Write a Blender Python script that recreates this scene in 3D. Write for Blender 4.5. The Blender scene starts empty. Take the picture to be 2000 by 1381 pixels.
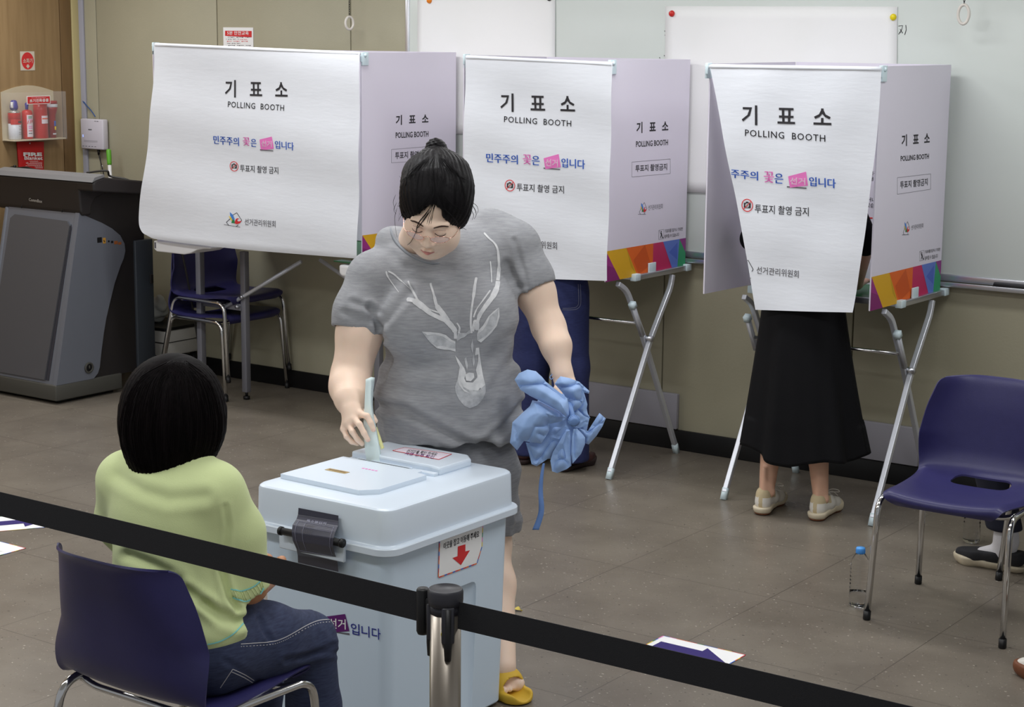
import bpy, bmesh, math, random
import numpy as np
from mathutils import Vector, Matrix
from mathutils.bvhtree import BVHTree
from mathutils.geometry import delaunay_2d_cdt

# ------------------------------------------------------------------ camera, world, lights, exposure
SC = bpy.context.scene
COL = SC.collection
F, PITCH, YAW, ROLL = 3514.57, 0.17613387, 0.62177433, 0.00924385     # focal length in pixels of a 2000 px wide frame
CX, CY = 1000.0, 690.5
EYE = np.array([0.0, 0.0, 1.95])
FW = np.array([-math.sin(YAW)*math.cos(PITCH), math.cos(YAW)*math.cos(PITCH), -math.sin(PITCH)])
_r = np.array([math.cos(YAW), math.sin(YAW), 0.0]); _u = np.cross(_r, FW)
CR = math.cos(ROLL)*_r + math.sin(ROLL)*_u
CU = -math.sin(ROLL)*_r + math.cos(ROLL)*_u
cam = bpy.data.cameras.new('camera'); camo = bpy.data.objects.new('camera', cam); COL.objects.link(camo)
cam.sensor_fit = 'HORIZONTAL'; cam.sensor_width = 36.0; cam.lens = 36.0*F/2000.0
cam.clip_start = 0.05; cam.clip_end = 60
mw = Matrix.Identity(4)
for i in range(3):
    mw[i][0] = CR[i]; mw[i][1] = CU[i]; mw[i][2] = -FW[i]; mw[i][3] = EYE[i]
camo.matrix_world = mw
SC.camera = camo

W = bpy.data.worlds.new('world'); SC.world = W; W.use_nodes = True
W.node_tree.nodes['Background'].inputs[0].default_value = (0.93, 0.96, 1.0, 1)
W.node_tree.nodes['Background'].inputs[1].default_value = 0.33
SC.view_settings.view_transform = 'Standard'; SC.view_settings.look = 'None'
SC.view_settings.exposure = 0.0; SC.view_settings.gamma = 1.0
SC.view_settings.use_curve_mapping = False
SC.cycles.max_bounces = 8; SC.cycles.transparent_max_bounces = 16
LIGHT_POS = [(x, y) for y in (6.1, 4.1, 1.9) for x in (-7.6, -5.6, -3.6, -1.6)]
for (x, y) in LIGHT_POS:                                   # the ceiling's fluorescent fittings
    l = bpy.data.lights.new('ceiling_lamp', 'AREA'); l.shape = 'RECTANGLE'; l.size = 1.2; l.size_y = 0.3
    l.energy = {6.1: 17.0, 4.1: 18.0, 1.9: 16.5}[y]; l.color = (0.97, 0.985, 1.0)
    o = bpy.data.objects.new('ceiling_lamp', l); o.location = (x, y, 2.66); COL.objects.link(o)

# ------------------------------------------------------------------ helpers
def ray(x, y): return FW*F + CR*(x-CX) - CU*(y-CY)
def at(x, y, d): return EYE + ray(x, y)/F*d
def onx(x, y, X): q = ray(x, y); return EYE + q*((X-EYE[0])/q[0])
def ony(x, y, Y): q = ray(x, y); return EYE + q*((Y-EYE[1])/q[1])
def onz(x, y, Z=0.0): q = ray(x, y); return EYE + q*((Z-EYE[2])/q[2])
def px_of(v):
    q = np.asarray(v, float) - EYE; z = q @ FW
    return np.stack([CX + F*(q @ CR)/z, CY - F*(q @ CU)/z], -1)
def A(*p): return np.array(p, float)
def unit(v): v = np.asarray(v, float); return v/np.linalg.norm(v)
def lin(c): c = c/255.0; return c/12.92 if c <= 0.04045 else ((c+0.055)/1.055)**2.4

MATS = {}
def M(name, rgb, rough=0.5, metal=0.0, gain=1.12, var=0.0, vscale=8.0, bump=0.0, bscale=60.0, stretch=(1, 1, 1), spec=0.5, alpha=1.0, trans=0.0, ior=1.45, sheen=0.0, sub=0.0, second=None, emit=None, coat=0.0):
    """principled material, the base colour varied a little by noise; rgb as the thing looks under the room's light"""
    if name in MATS: return MATS[name]
    m = bpy.data.materials.new(name); m.use_nodes = True; nt = m.node_tree; b = nt.nodes['Principled BSDF']
    c = [min(0.92, lin(v)*gain) for v in rgb]
    b.inputs['Base Color'].default_value = (*c, 1)
    b.inputs['Roughness'].default_value = rough; b.inputs['Metallic'].default_value = metal
    b.inputs['Specular IOR Level'].default_value = spec; b.inputs['IOR'].default_value = ior
    b.inputs['Alpha'].default_value = alpha; b.inputs['Transmission Weight'].default_value = trans
    b.inputs['Sheen Weight'].default_value = sheen; b.inputs['Coat Weight'].default_value = coat
    if sub: b.inputs['Subsurface Weight'].default_value = sub; b.inputs['Subsurface Radius'].default_value = (0.012, 0.005, 0.003)
    tc = nt.nodes.new('ShaderNodeTexCoord'); mp = nt.nodes.new('ShaderNodeMapping'); mp.inputs['Scale'].default_value = stretch
    nt.links.new(tc.outputs['Object'], mp.inputs[0])
    if var or second:
        n = nt.nodes.new('ShaderNodeTexNoise'); n.inputs['Scale'].default_value = vscale; n.inputs['Detail'].default_value = 5
        nt.links.new(mp.outputs[0], n.inputs['Vector'])
        r = nt.nodes.new('ShaderNodeValToRGB'); r.color_ramp.elements[0].position = 0.3; r.color_ramp.elements[1].position = 0.7
        c2 = [min(0.92, lin(v)*gain) for v in second] if second else [min(0.95, v*(1+var)) for v in c]
        c1 = c if second else [v*(1-var) for v in c]
        r.color_ramp.elements[0].color = (*c1, 1); r.color_ramp.elements[1].color = (*c2, 1)
        nt.links.new(n.outputs['Fac'], r.inputs[0]); nt.links.new(r.outputs[0], b.inputs['Base Color'])
    if bump:
        n2 = nt.nodes.new('ShaderNodeTexNoise'); n2.inputs['Scale'].default_value = bscale; n2.inputs['Detail'].default_value = 3
        nt.links.new(mp.outputs[0], n2.inputs['Vector'])
        bp = nt.nodes.new('ShaderNodeBump'); bp.inputs['Strength'].default_value = bump; bp.inputs['Distance'].default_value = 0.01
        nt.links.new(n2.outputs['Fac'], bp.inputs['Height']); nt.links.new(bp.outputs[0], b.inputs['Normal'])
    if emit: b.inputs['Emission Color'].default_value = (*[lin(v) for v in emit[0]], 1); b.inputs['Emission Strength'].default_value = emit[1]
    MATS[name] = m
    return m

class MB:
    """collects shapes, in world coordinates, for ONE mesh object"""
    def __init__(s): s.v = []; s.n = 0; s.f = []; s.m = []; s.sm = []; s.mats = []
    def mi(s, mat):
        if mat not in s.mats: s.mats.append(mat)
        return s.mats.index(mat)
    def add(s, v, f, mat, smooth=False):
        v = np.asarray(v, float).reshape(-1, 3); i = s.mi(mat)
        s.v.append(v)
        for q in f: s.f.append(tuple(int(k)+s.n for k in q))
        s.m += [i]*len(f); s.sm += [smooth]*len(f); s.n += len(v)
        return s
    def box(s, c, size, mat, bev=0.004, R=None, seg=2, taper=None):
        bm = bmesh.new(); bmesh.ops.create_cube(bm, size=1.0)
        for v in bm.verts:
            v.co = Vector((v.co.x*size[0], v.co.y*size[1], v.co.z*size[2]))
            if taper and v.co.z < 0: v.co.x *= taper; v.co.y *= taper
        if bev: bmesh.ops.bevel(bm, geom=list(bm.edges), offset=min(bev, min(size)*0.45), segments=seg, profile=0.5, affect='EDGES', clamp_overlap=True)
        bm.verts.index_update()
        v = np.array([x.co[:] for x in bm.verts]); f = [[w.index for w in q.verts] for q in bm.faces]; bm.free()
        if R is not None: v = v @ np.asarray(R).T
        return s.add(v+np.asarray(c, float), f, mat, bool(bev))
    def tube(s, pts, r, mat, n=10, caps=True, closed=False, smooth=True, flat=None):
        P = [np.asarray(p, float) for p in pts]; k = len(P)
        rr = [r]*k if np.isscalar(r) else list(r)
        T = []
        for i in range(k):
            a = P[(i-1) % k] if (closed or i > 0) else P[i]; b = P[(i+1) % k] if (closed or i < k-1) else P[i]
            T.append(unit(b-a+1e-12))
        nrm = np.cross(T[0], (0, 0, 1)) if flat is None else np.asarray(flat, float)
        if np.linalg.norm(nrm) < 1e-3: nrm = np.cross(T[0], (1, 0, 0))
        nrm = unit(nrm); V = []
        for i in range(k):
            nrm = unit(nrm - T[i]*(nrm @ T[i])); bn = np.cross(T[i], nrm)
            for j in range(n):
                a = 2*math.pi*(j+0.5)/n
                V.append(P[i] + rr[i]*(math.cos(a)*nrm + math.sin(a)*bn))
        f = []
        for i in range(k if closed else k-1):
            for j in range(n):
                a, b = i*n+j, i*n+(j+1) % n; c, d = ((i+1) % k)*n+(j+1) % n, ((i+1) % k)*n+j
                f.append((a, b, c, d))
        if caps and not closed: f.append(tuple(range(n-1, -1, -1))); f.append(tuple((k-1)*n+j for j in range(n)))
        return s.add(V, f, mat, smooth)
    def cyl(s, a, b, r, mat, n=20, r2=None, smooth=True): return s.tube([a, b], [r, r if r2 is None else r2], mat, n, smooth=smooth)
    def lathe(s, prof, o, mat, n=28, R=None, smooth=True, sq=0.0):
        V = []; f = []; k = len(prof)
        for (r, z) in prof:
            for j in range(n):
                a = 2*math.pi*j/n; ca, sa = math.cos(a), math.sin(a); q = r
                if sq: q = r*(1-sq*(1-(abs(ca)**8+abs(sa)**8)**(-1/8)/1.0)) if False else r*((1-sq)+sq*(abs(ca)**6+abs(sa)**6)**(-1/6))
                V.append((q*ca, q*sa, z))
        V = np.array(V)
        for i in range(k-1):
            for j in range(n): f.append((i*n+j, i*n+(j+1) % n, (i+1)*n+(j+1) % n, (i+1)*n+j))
        if prof[0][0] > 1e-5: f.append(tuple(range(n-1, -1, -1)))
        if prof[-1][0] > 1e-5: f.append(tuple((k-1)*n+j for j in range(n)))
        if R is not None: V = V @ np.asarray(R).T
        return s.add(V+np.asarray(o, float), f, mat, smooth)
    def prism(s, poly, O, U, V, N, th, mat, smooth=False):
        O, U, V, N = [np.asarray(q, float) for q in (O, U, V, N)]; k = len(poly)
        a = [O+U*p[0]+V*p[1] for p in poly]; b = [q+N*th for q in a]
        f = [tuple(range(k-1, -1, -1)), tuple(range(k, 2*k))] + [(i, (i+1) % k, k+(i+1) % k, k+i) for i in range(k)]
        return s.add(a+b, f, mat, smooth)
    def grid(s, fn, nu, nv, mat, smooth=True):
        V = [fn(i/nu, j/nv) for j in range(nv+1) for i in range(nu+1)]
        f = [(j*(nu+1)+i, j*(nu+1)+i+1, (j+1)*(nu+1)+i+1, (j+1)*(nu+1)+i) for j in range(nv) for i in range(nu)]
        return s.add(V, f, mat, smooth)
    def mesh(s, name, off=(0, 0, 0)):
        me = bpy.data.meshes.new(name)
        v = np.concatenate(s.v) - np.asarray(off, float)
        me.from_pydata(v.tolist(), [], s.f)
        for m in s.mats: me.materials.append(m)
        me.polygons.foreach_set('material_index', s.m); me.polygons.foreach_set('use_smooth', s.sm)
        me.update()
        return me
    def build(s, name, parent=None, **kw):
        off = A(0, 0, 0); p = parent
        while p is not None: off = off + np.array(p.location); p = p.parent
        o = bpy.data.objects.new(name, s.mesh(name, off)); COL.objects.link(o)
        if parent: o.parent = parent
        for k, v in kw.items(): o[k] = v
        return o

def tag(o, label, cat, group=None):
    o['label'] = label; o['category'] = cat
    if group: o['group'] = group
    return o
def thing(name, label, cat, loc, group=None):
    o = bpy.data.objects.new(name, None); COL.objects.link(o); o.location = [float(q) for q in loc]; o.empty_display_size = 0.1
    return tag(o, label, cat, group)
def struct(o): o['kind'] = 'structure'; return o
def dup(root, loc, rotz, label):
    c = root.copy(); COL.objects.link(c); c.location = loc; c.rotation_euler = (0, 0, rotz); c['label'] = label
    for ch in list(root.children):
        d = ch.copy(); COL.objects.link(d); d.parent = c
        for g in list(ch.children):
            e = g.copy(); COL.objects.link(e); e.parent = d
    return c
def bez(pts, n=8):
    """Catmull-Rom through points"""
    P = [np.asarray(p, float) for p in pts]; out = []
    for i in range(len(P)-1):
        p0 = P[max(i-1, 0)]; p1 = P[i]; p2 = P[i+1]; p3 = P[min(i+2, len(P)-1)]
        for k in range(n):
            t = k/n
            out.append(0.5*((2*p1)+(-p0+p2)*t+(2*p0-5*p1+4*p2-p3)*t*t+(-p0+3*p1-3*p2+p3)*t**3))
    out.append(P[-1]); return out
def fillet(pts, r, n=6):
    P = [np.asarray(p, float) for p in pts]; out = [P[0]]
    for i in range(1, len(P)-1):
        a, b, c = P[i-1], P[i], P[i+1]; da = unit(a-b); dc = unit(c-b)
        q = min(r, np.linalg.norm(a-b)*0.49, np.linalg.norm(c-b)*0.49)
        for k in range(n+1):
            t = k/n; out.append((1-t)**2*(b+da*q)+2*t*(1-t)*b+t*t*(b+dc*q))
    out.append(P[-1]); return out
def rotz(a): c, s = math.cos(a), math.sin(a); return np.array([[c, -s, 0], [s, c, 0], [0, 0, 1.0]])
def frame(z, x=(1, 0, 0)):
    z = unit(z); x = np.asarray(x, float); x = x - z*(x @ z)
    if np.linalg.norm(x) < 1e-3: x = np.cross(z, (0, 1, 0.3))
    x = unit(x); return np.stack([x, np.cross(z, x), z], 1)

# lettering: outlines of the built-in typeface as flat meshes
_tc = {}
def glyphs(body, bold=0.0, space=1.0, shear=0.0):
    key = (body, bold, space, shear)
    if key not in _tc:
        c = bpy.data.curves.new('lettering', 'FONT'); c.body = body; c.resolution_u = 2; c.offset = bold; c.space_character = space; c.shear = shear
        o = bpy.data.objects.new('lettering', c); COL.objects.link(o)
        bpy.context.view_layer.update()
        me = bpy.data.meshes.new_from_object(o.evaluated_get(bpy.context.evaluated_depsgraph_get()))
        v = np.array([q.co[:2] for q in me.vertices]).reshape(-1, 2); f = [tuple(p.vertices) for p in me.polygons]
        bpy.data.meshes.remove(me); bpy.data.objects.remove(o); bpy.data.curves.remove(c)
        lo = v.min(0); hi = v.max(0); v = (v-lo)/(hi-lo)
        _tc[key] = (v, f)
    return _tc[key]
def letter(mb, body, LB, RB, LT, mat, lift, bold=0.0, space=1.0, shear=0.0, warp=None, clip=None):
    """letters filling the parallelogram LB-RB-LT, raised by the vector lift off the surface"""
    v, f = glyphs(body, bold, space, shear); LB, RB, LT = [np.asarray(q, float) for q in (LB, RB, LT)]
    V = LB + v[:, :1]*(RB-LB) + v[:, 1:]*(LT-LB)
    if warp is not None: V = warp(V)
    V = V + np.asarray(lift, float)
    if clip is not None:
        bm = bmesh.new(); bv = [bm.verts.new(p) for p in V]
        for q in f:
            try: bm.faces.new([bv[k] for k in q])
            except ValueError: pass
        for (co, no) in clip:
            bmesh.ops.bisect_plane(bm, geom=bm.verts[:]+bm.edges[:]+bm.faces[:], plane_co=co, plane_no=no, clear_outer=True)
        bm.verts.index_update(); V = np.array([p.co[:] for p in bm.verts]).reshape(-1, 3); f = [[p.index for p in q.verts] for q in bm.faces]; bm.free()
        if len(f) == 0: return
    N = np.asarray(lift, float)
    if len(f):                                             # face the letters outward
        a, b, c = [V[f[0][k]] for k in (0, 1, 2)]
        if np.cross(b-a, c-a) @ N < 0: f = [tuple(reversed(q)) for q in f]
    mb.add(V, f, mat)
# ------------------------------------------------------------------ materials
m_olive = M('olive_wall', (174, 169, 146), 0.55, var=0.03, vscale=3, bump=0.06, bscale=120, gain=1.0)
m_black = M('black_rubber', (14, 14, 16), 0.45)
m_dark = M('dark_gap', (40, 38, 34), 0.8)
m_alu = M('aluminium', (196, 198, 204), 0.28, 0.9)
m_steel = M('brushed_aluminium', (205, 208, 216), 0.36, 0.45)
m_chrome = M('chrome', (205, 205, 205), 0.12, 1.0)
m_white = M('white_plastic', (232, 232, 236), 0.35)
m_clip = M('pale_blue_plastic', (205, 222, 228), 0.4)
m_screen = M('corrugated_white_board', (222, 217, 230), 0.45, gain=1.1)
m_cloth = M('nonwoven_white_fabric', (226, 229, 236), 0.9, var=0.02, vscale=5, bump=0.07, bscale=14, stretch=(1, 1, 5), gain=1.08)
m_ink = M('black_print', (44, 42, 46), 0.8)
m_inkgrey = M('grey_print', (95, 93, 98), 0.8)
m_blue = M('blue_print', (48, 92, 184), 0.8)
m_blue2 = M('royal_blue_print', (70, 128, 205), 0.8)
m_pink = M('pink_print', (226, 120, 190), 0.8)
m_red = M('red_print', (205, 48, 50), 0.7)
m_yel = M('yellow_print', (232, 200, 40), 0.7)
m_grn = M('green_print', (40, 130, 75), 0.7)
m_paper = M('white_paper', (238, 240, 240), 0.75)
m_navy = M('navy_seat_plastic', (44, 42, 88), 0.38, var=0.04, vscale=30, bump=0.05, bscale=400)

# ------------------------------------------------------------------ floor, walls, ceiling
def floor_mat():
    m = bpy.data.materials.new('speckled_vinyl_tiles'); m.use_nodes = True; nt = m.node_tree; b = nt.nodes['Principled BSDF']; L = nt.links
    def nd(t, **k):
        n = nt.nodes.new(t)
        for a, v in k.items(): setattr(n, a, v)
        return n
    tc = nd('ShaderNodeTexCoord'); sx = nd('ShaderNodeSeparateXYZ'); L.new(tc.outputs['Object'], sx.inputs[0])
    def joint(out, off, per):
        a = nd('ShaderNodeMath', operation='SUBTRACT'); L.new(out, a.inputs[0]); a.inputs[1].default_value = off - 40*per
        c = nd('ShaderNodeMath', operation='PINGPONG'); L.new(a.outputs[0], c.inputs[0]); c.inputs[1].default_value = per/2
        d = nd('ShaderNodeMath', operation='LESS_THAN'); L.new(c.outputs[0], d.inputs[0]); d.inputs[1].default_value = 0.0012
        return d.outputs[0]
    j = nd('ShaderNodeMath', operation='MAXIMUM'); L.new(joint(sx.outputs[0], -2.802, 0.63), j.inputs[0]); L.new(joint(sx.outputs[1], 5.488, 0.6143), j.inputs[1])
    n1 = nd('ShaderNodeTexNoise'); n1.inputs['Scale'].default_value = 3.5; n1.inputs['Detail'].default_value = 6; L.new(tc.outputs['Object'], n1.inputs['Vector'])
    r1 = nd('ShaderNodeValToRGB'); e = r1.color_ramp.elements
    e[0].position = 0.35; e[0].color = (lin(112), lin(104), lin(94), 1); e[1].position = 0.68; e[1].color = (lin(126), lin(118), lin(107), 1)
    L.new(n1.outputs['Fac'], r1.inputs[0]); col = r1.outputs[0]
    for sc, thr, c in ((34, 0.12, (180, 172, 160)), (27, 0.10, (62, 57, 52)), (60, 0.16, (150, 141, 129)), (75, 0.15, (84, 77, 70))):
        mp = nd('ShaderNodeMapping'); mp.inputs['Location'].default_value = (sc*.37, sc*.11, 0); mp.inputs['Scale'].default_value = (1, 1.35, 1); mp.inputs['Rotation'].default_value = (0, 0, sc)
        L.new(tc.outputs['Object'], mp.inputs[0])
        nz = nd('ShaderNodeTexNoise'); nz.inputs['Scale'].default_value = sc*2.2; L.new(mp.outputs[0], nz.inputs['Vector'])
        mx = nd('ShaderNodeMixRGB'); mx.inputs[0].default_value = 0.012; L.new(mp.outputs[0], mx.inputs[1]); L.new(nz.outputs['Color'], mx.inputs[2])
        v = nd('ShaderNodeTexVoronoi'); v.inputs['Scale'].default_value = sc; L.new(mx.outputs[0], v.inputs['Vector'])
        lt = nd('ShaderNodeMath', operation='LESS_THAN'); L.new(v.outputs['Distance'], lt.inputs[0]); lt.inputs[1].default_value = thr
        sp = nd('ShaderNodeSeparateXYZ'); L.new(v.outputs['Color'], sp.inputs[0])
        g = nd('ShaderNodeMath', operation='GREATER_THAN'); L.new(sp.outputs[0], g.inputs[0]); g.inputs[1].default_value = 0.55
        mu = nd('ShaderNodeMath', operation='MULTIPLY'); L.new(lt.outputs[0], mu.inputs[0]); L.new(g.outputs[0], mu.inputs[1])
        mc = nd('ShaderNodeMixRGB'); L.new(mu.outputs[0], mc.inputs[0]); L.new(col, mc.inputs[1]); mc.inputs[2].default_value = (*[lin(q) for q in c], 1)
        col = mc.outputs[0]
    mc = nd('ShaderNodeMixRGB'); L.new(j.outputs[0], mc.inputs[0]); L.new(col, mc.inputs[1]); mc.inputs[2].default_value = (lin(72), lin(66), lin(60), 1)
    L.new(mc.outputs[0], b.inputs['Base Color'])
    n3 = nd('ShaderNodeTexNoise'); n3.inputs['Scale'].default_value = 5; L.new(tc.outputs['Object'], n3.inputs['Vector'])
    r3 = nd('ShaderNodeMapRange'); r3.inputs[3].default_value = 0.22; r3.inputs[4].default_value = 0.4; L.new(n3.outputs['Fac'], r3.inputs[0]); L.new(r3.outputs[0], b.inputs['Roughness'])
    n4 = nd('ShaderNodeTexNoise'); n4.inputs['Scale'].default_value = 14; L.new(tc.outputs['Object'], n4.inputs['Vector'])
    bp = nd('ShaderNodeBump'); bp.inputs['Strength'].default_value = 0.06; bp.inputs['Distance'].default_value = 0.01; L.new(n4.outputs['Fac'], bp.inputs['Height']); L.new(bp.outputs[0], b.inputs['Normal'])
    b.inputs['Specular IOR Level'].default_value = 0.45
    return m
WY, WX, CEIL = 7.28, -8.39, 2.70
mb = MB(); mb.box((-3.9, 3.2, -0.03), (9.4, 8.6, 0.06), floor_mat(), 0); struct(mb.build('floor'))
mb = MB(); mb.box((-3.9, 3.2, CEIL+0.03), (9.4, 8.6, 0.06), M('ceiling_board', (226, 226, 222), 0.9), 0); struct(mb.build('ceiling'))
mb = MB(); mb.box((-3.9, WY+0.06, 1.35), (9.4, 0.08, 2.7), m_dark, 0)
seams = [-8.45, -8.236, -7.25, -6.276, -5.30, -4.335, -3.36, -2.38, -1.4, -0.4, 0.6]
for a, c in zip(seams[:-1], seams[1:]): mb.box(((a+c)/2, WY+0.012, 1.35), (c-a-0.007, 0.024, 2.7), m_olive, 0.002)
struct(mb.build('wall_back'))
m_wood = M('light_oak_veneer', (150, 122, 86), 0.45, second=(170, 141, 102), vscale=5, stretch=(6, 6, 0.5), gain=1.0)
m_wood2 = M('dark_oak_veneer', (116, 90, 58), 0.45, second=(128, 100, 66), vscale=5, stretch=(6, 6, 0.5), gain=1.0)
mb = MB(); mb.box((WX-0.04, 5.0, 1.35), (0.08, 5.0, 2.7), m_dark, 0)
for a, c, m in ((2.5, 4.2, m_wood), (4.206, 5.7, m_wood), (5.706, 7.128, m_wood), (7.134, 7.215, m_wood2)):
    mb.box((WX-0.005, (a+c)/2, 1.35), (0.03, c-a, 2.7), m, 0.001)
struct(mb.build('wall_left'))
mb = MB(); mb.box((WX+0.008, 7.245, 1.35), (0.022, 0.055, 2.7), M('cream_trim', (196, 182, 132), 0.5, gain=1.0), 0.002); struct(mb.build('trim_1'))
mb = MB(); mb.box((WX+0.03, WY-0.008, 1.35), (0.05, 0.014, 2.7), M('grey_trim', (168, 168, 182), 0.45, gain=1.0), 0.002); struct(mb.build('trim_2'))
mb = MB(); mb.box((-3.9, WY-0.006, 0.0485), (8.9, 0.012, 0.097), m_black, 0.002); struct(mb.build('baseboard_back'))
mb = MB(); mb.box((WX+0.015, 4.9, 0.0485), (0.012, 4.5, 0.097), m_black, 0.002); struct(mb.build('baseboard_left'))
m_cover = M('grey_wall_cover', (150, 148, 156), 0.4)
for nm, x0, x1, lab in (('cover_plate', -4.80, -4.235, 'low grey cover plate on the wall above the skirting, behind the middle polling booth'),
                        ('cover_plate', -3.62, -3.018, 'low grey cover plate on the wall above the skirting, behind the right polling booth')):
    mb = MB(); mb.box(((x0+x1)/2, WY-0.012, 0.186), (x1-x0, 0.024, 0.17), m_cover, 0.003); tag(mb.build(nm), lab, 'wall plate', 'grey cover plates low on the wall')
m_lamp = M('light_diffuser', (250, 250, 250), 0.6, emit=((255, 252, 244), 1.2))
k = 0
for (x, y) in LIGHT_POS:
    t = thing('ceiling_light', 'long white fluorescent ceiling light fitting', 'ceiling light', (x, y, CEIL), 'ceiling lights')
    mb = MB(); mb.box((x, y, CEIL-0.015), (1.3, 0.36, 0.03), m_white, 0.004); mb.build('housing', t)
    mb = MB(); mb.box((x, y, CEIL-0.032), (1.2, 0.28, 0.004), m_lamp, 0); mb.build('diffuser', t)

# ------------------------------------------------------------------ whiteboard and what is on it
wb = thing('whiteboard', 'wide whiteboard with aluminium frame mounted on the back wall', 'whiteboard', (-3.4, WY, 0.9))
BX0, BX1, BZ0, BZ1 = -5.863, -0.9, 0.955, 2.32
m_board = M('whiteboard_enamel', (205, 211, 207), 0.22, var=0.015, vscale=2)
mb = MB(); mb.box(((BX0+BX1)/2, WY-0.012, (BZ0+BZ1)/2), (BX1-BX0, 0.02, BZ1-BZ0), m_board, 0.001)
BY = WY-0.0225
def ink(pts, w=0.0022):
    mb.tube([ony(x, y, BY) for x, y in pts], w, m_ink, 5)
ink([(1755, 51), (1763, 50), (1761, 58), (1755, 67)], .0016); ink([(1758, 57), (1763, 65)], .0016); ink([(1769, 49), (1770, 58), (1767, 68)], .0016); ink([(1757, 63), (1759, 64)], .0016)
for p in ((1298, 60), (1298.5, 68), (1297, 108), (1288, 112), (1289, 115)): ink([p, (p[0]+.8, p[1]+1.6)], .0018)
mb.build('board', wb)
mb = MB()
mb.box((BX0-0.012, WY-0.014, (BZ0+BZ1)/2), (0.026, 0.026, BZ1-BZ0+0.05), m_alu, 0.004); mb.box((BX1+0.012, WY-0.014, (BZ0+BZ1)/2), (0.026, 0.026, BZ1-BZ0+0.05), m_alu, 0.004)
mb.box(((BX0+BX1)/2, WY-0.014, BZ1+0.012), (BX1-BX0, 0.026, 0.026), m_alu, 0.004); mb.box(((BX0+BX1)/2, WY-0.014, BZ0-0.012), (BX1-BX0, 0.026, 0.03), m_alu, 0.004)
mb.build('frame', wb)
mb = MB(); mb.box(((BX0+BX1)/2, WY-0.027, 0.912), (BX1-BX0, 0.048, 0.010), m_alu, 0.003); mb.box(((BX0+BX1)/2, WY-0.050, 0.917), (BX1-BX0, 0.006, 0.02), m_alu, 0.002)
mb.build('tray', wb)
mb = MB(); mb.box((-2.64, WY-0.030, 0.9285), (0.15, 0.030, 0.022), m_black, 0.005); mb.box((-2.64, WY-0.030, 0.940), (0.145, 0.027, 0.006), M('eraser_felt', (70, 70, 74), 0.9), 0.001)
tag(mb.build('board_eraser'), 'black felt eraser lying on the whiteboard tray', 'eraser')
def sheet(c, label):
    mb = MB(); P = [ony(x, y, WY-0.024) for x, y in c]
    def fn(u, v):
        p = (P[0]*(1-u)+P[1]*u)*(1-v)+(P[3]*(1-u)+P[2]*u)*v
        return p + A(0, -0.002-0.002*math.sin(u*7+v*2)*v-0.004*v*v, 0)
    mb.grid(fn, 24, 16, m_paper); o = tag(mb.build('paper_sheet'), label, 'paper', 'big white sheets on the whiteboard')
    md = o.modifiers.new('th', 'SOLIDIFY'); md.thickness = 0.0006; md.offset = 0
sheet([(816, -60), (1085, -40), (1085, 260), (816, 262)], 'big blank white sheet on the whiteboard above the left polling booth')
sheet([(1300, 12), (1753, 13), (1750, 400), (1297, 372)], 'big blank white sheet held by red and yellow magnets on the whiteboard')
def magnet(x, y, col, label):
    p = ony(x, y, WY-0.0275); mb = MB()
    mb.lathe([(0.0, 0.012), (0.008, 0.0118), (0.0125, 0.009), (0.0145, 0.003), (0.0145, 0.0)], p, M('magnet_'+label.split()[1], col, 0.3), 20, R=frame((0, -1, 0)))
    tag(mb.build('magnet'), label, 'magnet', 'round magnets on the whiteboard')
magnet(1312.5, 26.5, (200, 40, 35), 'round red magnet at the top corner of a white sheet')
magnet(1745, 33.5, (228, 208, 20), 'round yellow magnet at the top corner of a white sheet')
magnet(839, 1, (228, 130, 35), 'round orange magnet on the sheet above the left booth')
magnet(1073, -4, (30, 34, 32), 'round black magnet on the sheet above the left booth')
def pull_ring(x, y, Y, w, h, ang, label):
    t = thing('pull_ring', label, 'pull ring', ony(x, y, Y), 'white pull rings on chains')
    c = ony(x, y, Y); mb = MB(); ca, sa = math.cos(ang), math.sin(ang)
    mb.tube([c+A(w*math.cos(q)*ca, w*math.cos(q)*sa, h*math.sin(q)) for q in np.linspace(0, 2*math.pi, 28)[:-1]], 0.0064, M('ivory_ring', (214, 208, 200), 0.35), 10, closed=True); mb.build('ring', t)
    mb = MB(); z = c[2]+h
    for i in range(26):
        zz = z+0.012*i+0.008; d = (1, 0) if i % 2 else (0, 1)
        mb.tube([A(c[0]+0.004*math.cos(q)*d[0], Y+0.004*math.cos(q)*d[1], zz+0.0085*math.sin(q)) for q in np.linspace(0, 2*math.pi, 11)[:-1]], 0.0013, m_black, 5, closed=True)
    mb.tube([A(c[0], Y, z+0.3), A(c[0], Y, CEIL-0.001)], 0.002, m_black, 6)
    mb.build('chain', t)
pull_ring(682.5, 45, 7.16, 0.0235, 0.032, 1.25, 'white pull ring on dark chain in front of the olive wall')
pull_ring(1882, 28, 7.14, 0.0225, 0.0385, 0.1, 'white pull ring on dark chain in front of the whiteboard')

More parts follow.
